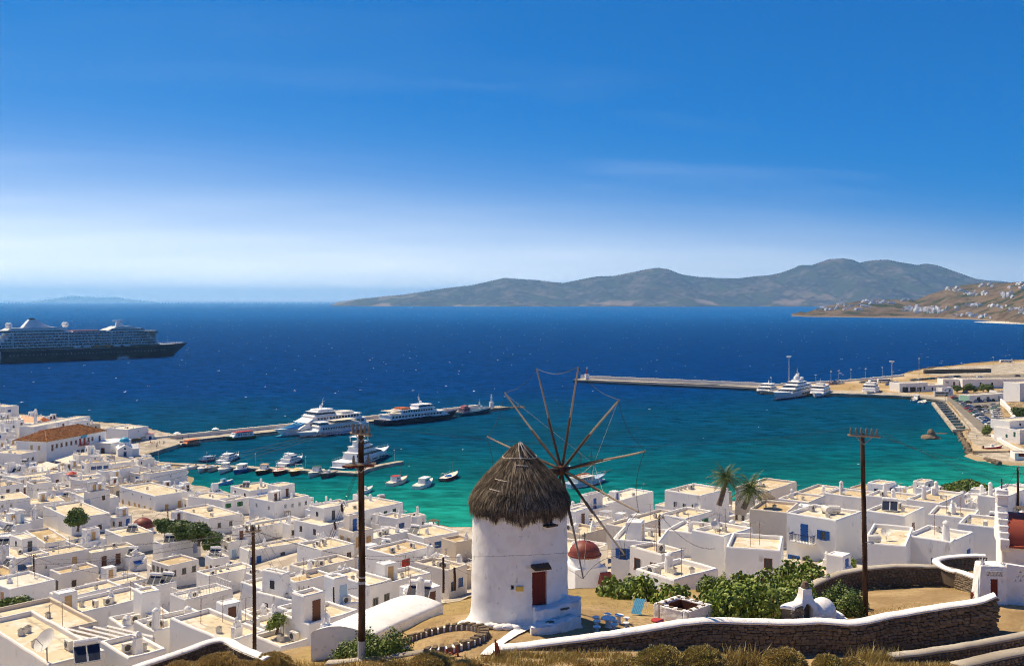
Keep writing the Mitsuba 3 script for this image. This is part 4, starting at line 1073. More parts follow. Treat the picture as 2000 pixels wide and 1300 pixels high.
def item(kind, p, rz=0.0, s=0.85):
    """Things that stand on the roofs, each its own object; alike ones share their meshes."""
    m = mat(p[0], p[1], p[2], rz, s)
    if kind == 'a':
        k = thing('air_conditioner')
        part(k, 'casing', MB().box(-0.45, 0.45, -0.18, 0.18, 0.08, 0.78).box(-0.4, -0.3, -0.18, 0.18, 0, 0.08).box(0.3, 0.4, -0.18, 0.18, 0, 0.08), 'c_offwhite', at=m, share='ac1')
        part(k, 'fan', MB().lathe([(0.02, 0), (0.26, 0), (0.26, 0.012), (0.02, 0.012)], 12).mesh() if False else (lambda q: (q[0] @ np.array([[1, 0, 0], [0, 0, 1], [0, -1, 0.0]]).T * V(1, 1, 1) + V(-0.1, -0.185, 0.43), q[1][:, ::-1]))(MB().lathe([(0.02, 0), (0.26, 0), (0.26, 0.012), (0.02, 0.012)], 12).mesh()), 'c_darkgrey', at=m, share='ac2')
    elif kind == 'd':
        k = thing('satellite_dish')
        a = np.arange(16) * 2 * pi / 16
        rg = lambda r, z: [(r * cos(t), r * sin(t), z) for t in a]
        q = MB().loft([rg(0.02, 0.0), rg(0.25, 0.03), rg(0.5, 0.12), rg(0.52, 0.12), rg(0.26, 0.0), rg(0.03, -0.03)]).mesh()
        e = math.radians(50)
        R = np.array([[1, 0, 0], [0, cos(e), -sin(e)], [0, sin(e), cos(e)]])
        part(k, 'dish', (q[0] @ R.T + V(0, 0, 0.85), q[1]), 'c_offwhite', True, at=m, share='dish1')
        part(k, 'mast', MB().tube([(0, 0.05, 0), (0, 0.02, 0.85)], 0.035, 6).tube([(0, 0, 0.5), (0, -0.45, 1.1)], 0.015, 4), 'c_grey', at=m, share='dish2')
    elif kind == 's':
        k = thing('solar_heater')
        for i in (0, 1):
            q = MB().hexa([(-1.0 + i * 1.02, 0, 0.12), (-0.02 + i * 1.02, 0, 0.12), (-0.02 + i * 1.02, 1.2, 1.12), (-1.0 + i * 1.02, 1.2, 1.12)], [(-1.0 + i * 1.02, -0.05, 0.20), (-0.02 + i * 1.02, -0.05, 0.20), (-0.02 + i * 1.02, 1.15, 1.20), (-1.0 + i * 1.02, 1.15, 1.20)])
            kk = part(k, 'collector', q, 'c_silver', at=m, share=f'sol{i}')
            part(kk, 'glass', MB().hexa([(-0.94 + i * 1.02, 0.0, 0.205), (-0.08 + i * 1.02, 0.0, 0.205), (-0.08 + i * 1.02, 1.11, 1.13), (-0.94 + i * 1.02, 1.11, 1.13)], [(-0.94 + i * 1.02, -0.01, 0.245), (-0.08 + i * 1.02, -0.01, 0.245), (-0.08 + i * 1.02, 1.10, 1.175), (-0.94 + i * 1.02, 1.10, 1.175)]), 'c_navy', at=m, share=f'solg{i}')
        part(k, 'tank', MB().tube([(-0.9, 1.3, 1.42), (-0.95, 1.3, 1.42), (0.95, 1.3, 1.42), (0.9, 1.3, 1.42)], [0.02, 0.27, 0.27, 0.02], 12) if False else MB().loft([[(x, 1.32 + r * cos(t), 1.42 + r * sin(t)) for t in np.arange(12) * pi / 6] for x, r in ((-0.95, 0.2), (-0.88, 0.27), (0.88, 0.27), (0.95, 0.2))]), 'c_white', at=m, share='solt')
        part(k, 'leg', MB().tube([(-0.8, 1.3, 0), (-0.8, 1.3, 1.2)], 0.03, 4), 'c_grey', at=m, share='soll')
        part(k, 'leg', MB().tube([(0.8, 1.3, 0), (0.8, 1.3, 1.2)], 0.03, 4), 'c_grey', at=m, share='solr')
    elif kind == 't':
        k = thing('roof_antenna')
        part(k, 'mast', MB().tube([(0, 0, 0), (0.02, 0, 2.4)], 0.028, 5), 'c_rust', at=m, share='ant1')
        q = MB().tube([(-0.6, 0, 2.3), (0.6, 0, 2.35)], 0.016, 4)
        for i in range(6):
            q.tube([(-0.5 + i * 0.2, -0.3 + 0.03 * i, 2.31), (-0.5 + i * 0.2, 0.3 - 0.03 * i, 2.31)], 0.012, 4)
        part(k, 'aerial', q, 'c_grey', at=m, share='ant2')
    elif kind == 'k':
        k = thing('water_tank')
        part(k, 'tank', MB().loft([[(x, 0.45 * cos(t) * f, 0.55 + 0.45 * sin(t) * f) for t in np.arange(14) * pi / 7] for x, f in ((-0.75, 0.8), (-0.7, 1), (-0.35, 1), (-0.33, 1.04), (-0.27, 1.04), (-0.25, 1), (0.25, 1), (0.27, 1.04), (0.33, 1.04), (0.35, 1), (0.7, 1), (0.75, 0.8))]), 'c_offwhite', at=m, share='tank1')
        part(k, 'cradle', MB().box(-0.5, -0.38, -0.4, 0.4, 0, 0.3).box(0.38, 0.5, -0.4, 0.4, 0, 0.3), 'c_grey', at=m, share='tank2')
    elif kind == 'v':
        k = thing('roof_vent')
        part(k, 'stack', MB().box(-0.2, 0.2, -0.2, 0.2, -0.1, 0.45), 'c_offwhite', at=m, share='vent1')
        part(k, 'hood', MB().taper(-0.26, 0.26, -0.26, 0.26, 0.45, 0.6, 0.2, 0.2, 0.2), 'c_oldgrey', at=m, share='vent2')
    ITEMS.append((k, kind, tuple(pixel(V(p[0], p[1], p[2] + 0.4)))))
    return k


def house(pl, pn, pr, py, H, r=50, wall='w', roof=0.45, feats='', label=None, par=0.32, D=None, name='house', xy=None, size=None, z0=None, vk=0.25, roofm='m_roof', cat='house', lm=None, cap=12.5):
    rr = math.radians(r)
    H *= Q
    if xy is None:
        p = at_depth(pn, py, depth_at(pn, py) if D is None else D)
        X0, Y0, top = p
        kr, kl = (pr - CX) / F, (pl - CX) / F
        wr = (kr * Y0 - X0) / (cos(rr) - kr * sin(rr)) if pr - pn > 0.5 else 3.0
        wl = (X0 - kl * Y0) / (sin(rr) + kl * cos(rr)) if pn - pl > 0.5 else 3.0
        if size:
            wr, wl = size[0] or wr, size[1] or wl
        wr, wl = min(max(wr, 2.6), 60 if cap is None else cap), min(max(wl, 3.6), 60 if cap is None else cap)
    else:
        X0, Y0 = xy; wr, wl = size
        top = (gz(*xy) if z0 is None else z0) + H
    cx = [(0, 0), (wr, 0), (wr, wl), (0, wl)]
    W = lambda x, y: (X0 + x * cos(rr) - y * sin(rr), Y0 + x * sin(rr) + y * cos(rr))
    fp = Polygon([W(*c) for c in cx])
    base = H - (top - min(gz(*W(*c)) for c in cx)) + 0.6
    base = max(base, 0.6)
    z = top - H
    m = mat(X0, Y0, z, rr)
    k = thing(name, label, cat)
    FOOT.append(fp)
    tone = {'w': 0.0, 'o': 0.22, 'c': 0.5, 't': 0.9}[wall] + 0.1 * hr.random()
    seed = hr.random() * 90
    mm = wall_mesh(wr, wl, H, par, base, seed=seed)
    part(k, 'wall', MB().put(mm, m), 'm_plaster', uv=(tone, vk + 0.5 * hr.random()))
    rf = MB().hexa([(0.2, 0.2, H - par - 0.12), (wr - 0.2, 0.2, H - par - 0.12), (wr - 0.2, wl - 0.2, H - par - 0.12), (0.2, wl - 0.2, H - par - 0.12)], [(0.2, 0.2, H - par), (wr - 0.2, 0.2, H - par), (wr - 0.2, wl - 0.2, H - par - 0.02), (0.2, wl - 0.2, H - par - 0.02)])
    part(k, 'roof', MB().put(rf, m), roofm, uv=(min(1, max(0, roof + 0.12 * (hr.random() - 0.5))), 0.2 + 0.6 * hr.random()))
    att = dict(cat=cat, key=k, Y=Y0, wins={}, doors={}, roof=roof, wall=wall, px=pixel(V(*W(wr * 0.5, wl * 0.3), top)), H=H, items=[], wr=wr, wl=wl, label=label)
    for ft in feats.split():
        c = ft[0]
        if c in 'RL':
            st = ft[1]
            us, zt = ft[2:].split('/')
            zt = float(zt) * Q
            L = wr if c == 'R' else wl
            if us.startswith('.'):
                us = [float(us)]
            else:
                n = int(us); us = [(i + 0.5) / n for i in range(n)]
            for u in us:
                fm = m @ (mat(u * L, 0, 0) if c == 'R' else mat(0, u * L, 0, -pi / 2))
                if st in WIN:
                    fr, pn_, nm = WIN[st]
                    w, h = (0.8, 1.05) if st not in 'd' else (0.55, 0.6)
                    if st == 't':
                        w, h = 0.95, 1.6
                    w, h = w * Q, h * Q
                    wm = fm @ mat(0, 0, H - zt - h)
                    kk = part(k, 'window', MB().put(MB().box(-w / 2, w / 2, -0.025, 0.03, 0, h), wm), pn_)
                    part(kk, 'frame', MB().put(window_mesh(w, h, st in 'bgr' and L > 3), wm), fr if st not in 'b' else 'c_blue')
                    att['wins'][nm] = att['wins'].get(nm, 0) + 1
                elif st in DOOR:
                    mt, nm = DOOR[st]
                    dm = fm @ mat(0, 0, H - zt - 2.05 * Q, 0, Q)
                    part(k, 'door', MB().put(MB().box(-0.48, 0.48, -0.05, 0.03, 0, 2.05).box(-0.42, -0.04, -0.075, -0.05, 0.1, 1.95).box(0.04, 0.42, -0.075, -0.05, 0.1, 1.95), dm), mt)
                    att['doors'][nm] = att['doors'].get(nm, 0) + 1
                elif st == '=':          # balcony: slab, posts and rails
                    bm = fm @ mat(0, 0, H - zt, 0, Q)
                    part(k, 'balcony_slab', MB().put(MB().box(-1.5, 1.5, -0.95, 0.0, -0.15, 0), bm), 'm_plaster', uv=(0.1, 0.3))
                    q = MB()
                    for x in np.linspace(-1.44, 1.44, 16):
                        q.box(x - 0.02, x + 0.02, -0.92, -0.88, 0, 0.9)
                    for y in np.linspace(-0.75, -0.15, 4):
                        q.box(-1.46, -1.42, y - 0.02, y + 0.02, 0, 0.9).box(1.42, 1.46, y - 0.02, y + 0.02, 0, 0.9)
                    q.box(-1.48, 1.48, -0.95, -0.86, 0.9, 0.97).box(-1.48, -1.40, -0.86, 0, 0.9, 0.97).box(1.40, 1.48, -0.86, 0, 0.9, 0.97)
                    part(k, 'balcony_railing', MB().put(q, bm), 'c_deepblue' if roof < 0.4 else 'c_brown')
        elif c == 'c':
            x, y = [float('.' + q) for q in ft.split('.')[1:3]]
            hgt = 0.7 + 0.7 * hr.random()
            part(k, 'chimney', MB().put(chimney_mesh(hr.randrange(3), hgt), m @ mat(0.3 + x * (wr - 0.6), 0.3 + y * (wl - 0.6), H - par, hr.random(), Q)), 'm_plaster', uv=(0.05, 0.3))
            att['items'].append('chimney')
        elif c == 'C':
            x, y = [float('.' + q) for q in ft.split('.')[1:3]]
            part(k, 'chimney', MB().put(chimney_mesh(1, 1.9), m @ mat(0.3 + x * (wr - 0.6), 0.3 + y * (wl - 0.6), H - par, hr.random(), Q)), 'm_plaster', uv=(0.05, 0.3))
            att['items'].append('chimney')
        elif c == 'h':
            x, y = [float('.' + q) for q in ft.split('.')[1:3]]
            x, y = x * (wr - 2.2) + 0.1, y * (wl - 2.0) + 0.1
            kk = part(k, 'stair_hut', MB().put(wall_mesh(1.9, 1.7, 2.1, 0.1, 0.1, seed=seed + 3), m @ mat(x, y, H - par, 0, Q)).put(MB().box(0.1, 1.8, 0.1, 1.6, 1.9, 2.02), m @ mat(x, y, H - par, 0, Q)), 'm_plaster', uv=(0.05, 0.3))
            part(kk, 'door', MB().put(MB().box(0.5, 1.3, -0.04, 0.02, 0, 1.75), m @ mat(x, y, H - par, 0, Q)), hr.choice(['c_blue', 'c_tan', 'c_brown', 'c_tan']))
            att['items'].append('stair hut')
        elif c == 'u':               # a room on the roof, with its own door or window
            x, y = [float('.' + q) for q in ft.split('.')[1:3]]
            w, l, hh = wr * (0.34 + 0.2 * hr.random()), wl * (0.34 + 0.2 * hr.random()), (2.5 + 0.3 * hr.random()) * Q
            um = m @ mat(0.02 + x * (wr - w), 0.02 + y * (wl - l), H - par)
            kk = part(k, 'roof_room', MB().put(wall_mesh(w, l, hh, 0.2, 0.1, seed=seed + 9), um), 'm_plaster', uv=(tone, 0.4))
            part(kk, 'roof', MB().put(MB().box(0.2, w - 0.2, 0.2, l - 0.2, hh - 0.3, hh - 0.2), um), 'm_roof', uv=(roof, 0.4))
            if hr.random() < 0.7:
                part(kk, 'door', MB().put(MB().box(w * 0.4, w * 0.4 + 0.7, -0.05, 0.02, 0, 1.65), um), hr.choice(['c_blue', 'c_brown', 'c_tan', 'c_darkgrey', 'c_paleblue']))
            if l > 2:
                part(kk, 'window', MB().put(MB().box(-0.05, 0.02, l * 0.4, l * 0.4 + 0.6, 0.7, 1.5), um), 'c_pane')
            att['items'].append('roof room')
        elif c == 'e':               # an outside stair up the right face
            n = max(4, int(H / 0.22))
            q = MB()
            for i in range(n):
                x0 = 0.4 + i * 0.24
                if x0 + 0.25 < wr:
                    q.box(x0, x0 + 0.241, -0.75, -0.02, -0.5, (i + 1) * H / n * 0.9)
            part(k, 'outside_stair', MB().put(q, m), 'm_plaster', uv=(0.05, 0.3))
        elif c == 'p':               # a light pergola on the roof
            q = MB()
            for i in range(6):
                q.box(wr * 0.3 + i * wr * 0.08, wr * 0.3 + i * wr * 0.08 + 0.1, wl * 0.25, wl * 0.75, H + 1.5, H + 1.6)
            for x in (0.32, 0.68):
                for y in (0.28, 0.72):
                    q.box(wr * x, wr * x + 0.1, wl * y, wl * y + 0.1, H - par, H + 1.5)
            part(k, 'roof_pergola', MB().put(q, m), 'c_white' if hr.random() < 0.5 else 'm_wood', uv=(0.5, 0))
            att['items'].append('roof pergola')
        elif c == 'y':               # a cloth awning over a door
            part(k, 'awning', MB().put(MB().hexa([(wr * 0.2, -1.1, H - 1.35), (wr * 0.7, -1.1, H - 1.35), (wr * 0.7, -0.03, H - 0.95), (wr * 0.2, -0.03, H - 0.95)], [(wr * 0.2, -1.1, H - 1.30), (wr * 0.7, -1.1, H - 1.30), (wr * 0.7, -0.03, H - 0.90), (wr * 0.2, -0.03, H - 0.90)]), m), hr.choice(['c_canvas', 'c_white', 'c_blue', 'c_tan']))
        elif c == '#':               # railing round the roof
            q = MB()
            for a, b in (((0.1, 0.1), (wr - 0.1, 0.1)), ((0.1, 0.1), (0.1, wl - 0.1)), ((wr - 0.1, 0.1), (wr - 0.1, wl - 0.1))):
                L = math.dist(a, b)
                q.tube([(*a, H + 0.75), (*b, H + 0.75)], 0.035, 4)
                for i in range(int(L / 0.35) + 1):
                    t = i / max(1, int(L / 0.35))
                    q.tube([(a[0] + (b[0] - a[0]) * t, a[1] + (b[1] - a[1]) * t, H - 0.05), (a[0] + (b[0] - a[0]) * t, a[1] + (b[1] - a[1]) * t, H + 0.75)], 0.02, 4)
            part(k, 'railing', MB().put(q, m), 'c_white')
            att['items'].append('railing')
        elif c in 'adstkv':
            x, y = [float('.' + q) for q in ft.split('.')[1:3]]
            px_, py_ = W(0.5 + x * (wr - 1.0), 0.5 + y * (wl - 1.0))
            rz = {'a': rr + hr.choice([0, 0, -pi / 2]), 's': math.radians(hr.uniform(150, 200)) if hr.random() < 0.0 else math.radians(hr.uniform(-30, 10)), 'd': math.radians(hr.uniform(-40, 30))}.get(c, hr.random() * 6)
            item(c, (px_, py_, top - par), rz)
            att['items'].append({'a': 'air conditioner', 'd': 'satellite dish', 's': 'solar heater', 't': 'antenna', 'k': 'water tank', 'v': 'vent'}[c])
    HOUSES.append(att)
    if lm:
        LAND.append((lm, *pixel(V(*W(wr * 0.4, wl * 0.4), top - 0.5))))
    return k
# left end of the photograph, x of the left end, near corner and right end of the roof edge, y of the near corner, height ...
T = [
    # nearest rows, lower left
    (85, 128, 300, 1202, 4.0, 48, 'w', .5, 'h.05.75 c.62.40 v.30.62 a.55.25 a.40.30 t.8.05 Rd.55/1.5', 'white house with large cream roof, tan-doored stair hut and tall chimney, lower left', 'tan-doored stair hut roof'),
    (100, 122, 238, 1167, 4.3, 48, 'w', .5, 'a.2.4 v.7.5', None, None),
    (-20, 66, 192, 1241, 3.8, 46, 't', .45, 'Ld.35/1.9 t.3.1 t.55.1 v.6.5', 'rounded sandy-tan walled house with cream roof in the lower left corner', 'sandy-tan walled house'),
    (228, 240, 345, 1224, 3.4, 40, 'w', .5, 'a.3.4 c.05.1', None, None),
    (268, 300, 416, 1231, 3.6, 45, 'w', .6, 'a.05.5 a.2.2 C.02.05 t.15.08', 'white house with ochre-cream roof and tall white corner chimney above the lower left wall', 'white corner chimney roof'),
    (408, 446, 508, 1222, 3.6, 42, 'w', .75, 'h.0.6 a.35.45', 'white house with brown roof and pointed white hut, left of the slim pole', None),
    (332, 440, 520, 1252, 3.3, 47, 'w', .5, 't.35.75 v.3.35 c.45.1', 'broad plain cream roof directly left of the slim pole foot', 'plain roof by the pole'),
    (500, 578, 592, 1174, 4.6, 55, 'w', .35, 'v.5.5', None, None),
    (-30, 20, 108, 1150, 4.2, 52, 'w', .2, 'Lt.3/0.8 c.3.6', 'white house with one ochre-tan window at the far left edge, above the bushes', None),
    (52, 62, 104, 1143, 4.6, 48, 'w', .1, 'k.5.5', None, None),
    (100, 118, 192, 1120, 4.0, 48, 'o', .85, 'Rn.35/1.5 LD.3/1.3 v.6.5', 'low house with brown sloping-looking terrace roof and one brown window', None),
    (178, 190, 290, 1150, 3.6, 48, 'o', .45, 'RN.35/1.2 Rn.62/1.0', None, None),
    (45, 70, 174, 1090, 6.2, 47, 'o', .62, 'Rd.18/1.6 Rt.72/1.0 RT.15/4 t.45.05', 'tall cream-roofed house with a tan double window, in front of the grey-roofed hut', None),
    (163, 179, 264, 1079, 6.4, 44, 'o', .5, 'RN.28/1.0 RN.6/1.0 R=.42/3.1 Rn.88/1.2 RN.35/4.2 Rn.6/4.3 Ld.4/1.6 v.35.3 v.6.3', 'white two-storey house with a long brown balcony and brown doors', 'long brown balcony'),
    (48, 88, 136, 1060, 4.0, 40, 'o', .95, 'Rb.3/0.9 LD.5/1.6', 'house with flat grey-brown roof and one bright blue shuttered window', 'grey-roofed blue-windowed hut'),
    (130, 146, 208, 1062, 4.4, 48, 'w', .45, 'c.7.6 c.3.2', None, None),
    (205, 238, 300, 1047, 4.8, 44, 'w', .45, 's.5.4 t.8.5', 'white house with a dark solar heater just left of the dark red dome', None),
    (84, 140, 216, 1012, 5.4, 43, 'w', .45, 'Rn.3/2.4 Rn.72/2.3 c.1.8', 'white house with broad cream roof and two brown windows, behind the round green tree', None),
    (-20, 30, 62, 1025, 4.2, 50, 'w', .4, 'h.5.4 c.2.2', None, None),
    (-15, 34, 96, 1090, 4.2, 48, 'w', .35, 'Rb.15/1.2 a.4.4', None, None),
    # the big pale building and its neighbours, middle left
    (230, 303, 366, 968, 7.4, 47, 'w', .5, 'Ld4/0.8 LT.28/3.3 LT.72/3.3 Lt.12/3.3 Lt.44/3.3 Lt.56/3.3 Lt.9/3.3 RT.35/2.6 RT.75/2.2 v.4.6', 'big pale two-storey building with rows of tan doors and small square windows', 'big tan-doored building'),
    (367, 433, 470, 976, 5.6, 62, 'w', .45, 'Lw.35/2.4 Lw.62/2.4 Lw.85/2.4 v.4.5 v.6.7 c.2.9', 'long white building with cream roof and three white-framed windows, right of the big pale building', None),
    (434, 440, 486, 978, 4.6, 44, 'w', .5, 'Rg.12/0.7 Rg.62/0.7', 'small white house with two green shuttered windows', 'house with two green windows'),
    (450, 488, 548, 958, 4.0, 44, 'w', .45, 's.2.6 C.7.5 v.4.2', None, None),
    (343, 408, 470, 1012, 6.0, 46, 'w', .6, 'Rp.32/1.4 Rp.68/1.4 k.7.6 a.3.2 v.2.7', 'white two-storey house with cluttered roof and two grey windows, above the dark green trees', 'grey-windowed garden house'),
    (466, 478, 600, 1033, 5.2, 46, 'w', .45, 'a.05.3 a.10.55 a.18.4 a.2.65 a.05.7 Rp.8/0.9 Rp.87/0.9 v.55.4', 'white house whose roof carries a cluster of air conditioners, with paired grey windows', 'air-conditioner cluster roof'),
    (425, 446, 484, 1058, 4.4, 42, 'w', .4, 'RS.3/1.7 Rd.72/1.3 c.1.8', None, None),
    (480, 486, 604, 1075, 3.9, 40, 'w', .5, 'RB.06/1.3 RB.16/1.3 RD.55/1.4', 'white house with two blue doors and a dark door, right of the slim pole', 'two-blue-door house'),
    (300, 318, 392, 1062, 4.0, 46, 'w', .4, 's.2.3 a.4.4 RL.85/1.0', 'white house with lavender door and a pale solar panel, below the dark green trees', None),
    (296, 330, 388, 1104, 4.4, 50, 'o', .8, 'Rp3/1.0 Lp4/0.7', 'old house with weathered grey-brown roof and a row of grey windows', 'weathered grey-brown roof'),
    (384, 408, 498, 1124, 4.2, 44, 'w', .35, 'v.2.4 v.4.7 v.6.8 a.1.2', 'white house with broad plain cream-white roof left of the slim pole', None),
    (262, 286, 345, 1148, 4.0, 47, 'w', .5, 's.35.4 s.75.2', 'house with cream roof carrying two dark double solar collectors', 'twin solar collector roof'),
    (340, 362, 455, 1170, 4.0, 47, 'w', .3, '# c.1.1', 'white house with a railed white roof terrace, lower left', 'railed white roof terrace'),
    (470, 520, 606, 1152, 3.8, 48, 'w', .3, 'h.4.5', None, None),
    # waterfront and middle, right of the slim pole
    (552, 572, 592, 972, 3.4, 50, 'w', .4, '', None, None),
    (602, 616, 682, 990, 4.4, 46, 'w', .45, 'c.1.8 v.6.4', None, None),
    (596, 660, 787, 1007, 5.6, 50, 'w', .45, 'RG.72/1.2 RG.86/1.1 Rd.5/1.9 Rd.62/1.8 c.9.8', 'long white waterfront building with two dark green doors and a long cream roof', 'long green-doored waterfront'),
    (610, 622, 658, 1010, 5.6, 46, 'w', .8, 'RG.35/2.4 Rd.1/2.6', 'pale lavender-shaded house with a terracotta-brown roof and a dark green door', None),
    (575, 628, 712, 1026, 4.4, 50, 'w', .3, 'Rb.72/1.3 v.3.4', None, None),
    (740, 776, 803, 1012, 5.0, 52, 'w', .55, 'Rb.3/1.2 v.5.5', 'small white cube house with one blue window, behind the white solar heater roof', None),
    (776, 828, 896, 1050, 4.2, 40, 'w', .6, 's.0.55 Rb.1/1.2 Rb.4/1.1 Rb.72/1.0', 'white house with long cream roof, solar heater and three blue windows, left of the windmill', 'blue-windowed solar house'),
    (580, 628, 692, 1074, 4.2, 46, 'w', .62, 'Rn3/1.3 a.3.6 a.6.7 v.45.5', 'house with golden cream roof and a band of dark brown windows', None),
    (577, 600, 694, 1112, 4.2, 46, 'c', .5, 'a.3.5 a.4.3 v.7.6', 'beige-walled house with cream roof and loose clutter, left of the tallest pole', None),
    (566, 578, 648, 1136, 4.0, 46, 'w', .85, 'd.2.3 v.6.5', 'house with dark ochre roof and one white dish, left of the tallest pole', None),
    (715, 770, 848, 1084, 4.6, 47, 'w', .85, 'Rr.28/1.0 v.5.6 a.2.4', 'house with dark brown flat roof and one red shuttered window', 'red-windowed brown roof'),
    (640, 722, 766, 1142, 6.0, 48, 'w', .5, 'Rp.25/1.6 Rp.75/1.5 v.4.4', 'tall white house with two grey windows and long blank side, right of the tallest pole', 'tall two-windowed house'),
    (755, 764, 842, 1136, 5.6, 44, 'w', .5, 'Rd.75/1.3 t.6.2 v.3.6 h.0.7', None, None),
    (808, 876, 912, 1112, 5.2, 50, 'c', .55, 'Rb.25/1.7 Rb.65/1.5 v.2.4 v.4.7 a.3.2', 'tan-walled house with two blue shutters close to the windmill', 'blue-shuttered tan house'),
    (560, 590, 640, 1202, 3.6, 46, 'w', .5, 't.3.3', None, None),
    (640, 652, 714, 1186, 3.4, 44, 'w', .5, 'v.4.4', None, None),
    (560, 604, 700, 1218, 3.2, 48, 'w', .6, 'v.5.5 v.3.7 t.1.4', None, None),
    (884, 890, 925, 1058, 3.8, 40, 't', .95, '', 'small tan stone house with dark roof at the windmill left edge', None),
    (690, 728, 800, 1052, 3.8, 48, 'w', .3, 'a.4.4 k.6.5', None, None),
    # left edge and harbour front
    (-25, 10, 37, 794, 6.5, 60, 'w', .5, 'Rb.3/1.6', 'tall white building at the upper left corner of the town', None),
    (-20, 6, 40, 819, 5.0, 62, 'w', .2, 'Rd.3/1.6 Rn.8/1.4', None, None),
    (38, 66, 176, 833, 7.0, 80, 'w', .25, '', 'long white hall with pale roof behind the red-tiled town hall', 'long white hall'),
    (206, 250, 290, 838, 3.6, 70, 'w', .3, 'v.4.5 Rd.5/1.2', 'low white harbour building with an awning, behind the square tree', None),
    (-20, 40, 74, 886, 6.0, 70, 'w', .5, 'Rn.4/1.9 Rn.7/1.9 RN.2/2.2 c.3.5', 'white house with cream roof and brown windows left of the striped canopies', None),
    (-20, 12, 52, 916, 4.5, 66, 'w', .4, 'v.5.5', None, None),
    (203, 208, 273, 920, 4.6, 60, 'w', .95, 'v.5.5', 'long white-walled house with dark grass-green roof in front of the domed chapel', 'chapel-front white wall'),
    (138, 160, 198, 938, 5.0, 56, 'w', .35, 'Rn.3/1.0 c.3.7', 'white house with a small brown window, below the striped canopies', None),
    (206, 222, 262, 950, 4.6, 50, 't', .55, 'RD.2/1.3 Rd.55/1.2 v.4.5', 'tan stone house with dark door left of the domed chapel jetty', 'tan stone house'),
    (255, 268, 312, 946, 4.2, 50, 't', .6, 'Rd.25/1.4 Rd.6/1.3', None, None),
    (282, 292, 366, 924, 5.2, 48, 'w', .6, 'Rd.55/1.4 t.2.3', 'white waterside house with one dark window, beside the small beach', 'beachside house'),
    (-20, 40, 88, 955, 4.4, 56, 'w', .25, 'c.4.4', None, None),
    (70, 100, 140, 958, 4.4, 54, 'w', .4, 'c.3.5 k.6.4', None, None),
    (130, 180, 232, 976, 4.6, 44, 'w', .4, 'c.2.4', None, None),
    # right of the windmill
    (1133, 1180, 1276, 985, 4.0, 50, 'w', .25, 'v.3.5 v.6.6 h.35.3', 'low white waterfront building with chapel bell right of the windmill', 'belled waterfront building'),
    (1190, 1228, 1332, 1030, 4.4, 48, 'c', .6, 'd.2.4 v.4.6 v.7.5', 'beige house with wide ochre-cream roof behind the blue-shuttered house', None),
    (1298, 1369, 1424, 967, 8.6, 47, 'w', .5, 'Lw.2/1.6 Lw.45/1.7 Lw.7/1.6 Lw.3/4.6 v.2.9 v.35.9 v.5.9 v.65.9', 'tall white three-storey building at the waterline left of the palms', 'tall palm-side building'),
    (1194, 1287, 1330, 1059, 4.6, 72, 'w', .3, 'Lb.32/0.9 Lb.75/0.9 h.2.7 d.2.5 v.7.5', 'white house with two bright blue shuttered windows and a box hut on its roof', 'blue-shuttered house'),
    (1246, 1316, 1402, 1131, 3.0, 40, 'w', .4, 'a.0.75 v.4.5', 'low white house with cream roof just above the left prickly pear hedge', None),
    (1285, 1292, 1336, 1082, 3.0, 38, 'o', .6, '', None, None),
    (1300, 1372, 1404, 1042, 4.6, 60, 'w', .35, 'c.3.5 v.6.6', None, None),
    (1322, 1340, 1392, 1012, 4.6, 48, 'w', .55, 'Rg.3/1.0 Rg.7/0.8 d.9.4', 'white house with two small green shutters in front of the tall waterside building', None),
    (1464, 1537, 1560, 1000, 7.0, 62, 'c', .9, 'v.5.5', 'tall house with peeling grey-stained wall and dark roof, behind the balcony house', 'peeling stained wall'),
    (1520, 1580, 1612, 980, 5.0, 52, 'o', .7, 'v.4.4', None, None),
    (1537, 1633, 1684, 1015, 8.0, 46, 'w', .3, 'LB.64/1.1 L=.64/3.2 Lb.25/1.5 LD.6/5.1 Lb.85/5.1 Lb.2/5.0 k.75.4 k.6.5', 'white two-storey house with a blue balcony railing and blue door', 'blue balcony house'),
    (1418, 1524, 1548, 1074, 5.0, 72, 'w', .5, 'Ln.22/0.9 LB.72/2.6 Ld.88/3.2 t.5.4 t.3.6', 'white house with cream roof and small grey window, left of the blue balcony house', None),
    (1404, 1414, 1470, 1046, 4.0, 44, 'w', .5, 'd.3.6 v.6.5', None, None),
    (1690, 1768, 1806, 1006, 5.0, 48, 'w', .5, 's.35.6 v.6.3 Rn.4/1.4', 'white house with cream roof and a long solar tank, right of the right-hand pole', None),
    (1766, 1858, 1902, 1058, 4.6, 46, 'w', .15, 'LB.32/2.0 RB.75/1.6 C.15.15', 'white house with off-white screed roof, blue arched door and thin corner chimney', 'arched blue-door house'),
    (1686, 1770, 1784, 1066, 3.8, 64, 'w', .5, 'd.35.55 k.05.9', 'low white house with a wire dish, just right of the right-hand pole', None),
    (1898, 1950, 1990, 1030, 5.4, 56, 'w', .55, 'Lp.85/1.6', 'white house with sandy roof left of the stepped red-roofed church', None),
    (1812, 1900, 1944, 1012, 4.6, 58, 'w', .4, 'd.75.6 t.4.3 v.2.6', 'white house with pillared roof terrace in front of the right chimneys', None),
    (1770, 1836, 1884, 982, 4.6, 48, 'w', .75, 'C.3.75 C.75.7 v.5.3', 'white house with sandy roof and two tall domed chimneys at the right skyline', 'two tall domed chimneys'),
    (1690, 1772, 1796, 976, 4.4, 50, 'w', .7, 'C.5.7', 'white house with sandy roof and one round-capped chimney above the turquoise water', None),
    (1610, 1690, 1720, 972, 4.4, 48, 'w', .75, 'C.35.75 d.1.6 t.2.7', 'white house with sandy roof, antenna and chimney left of the right-hand pole', None),
    (1920, 1960, 2020, 972, 4.2, 46, 'w', .15, 'C.2.8', 'white house with pale roof and lantern chimney at the far right skyline', None),
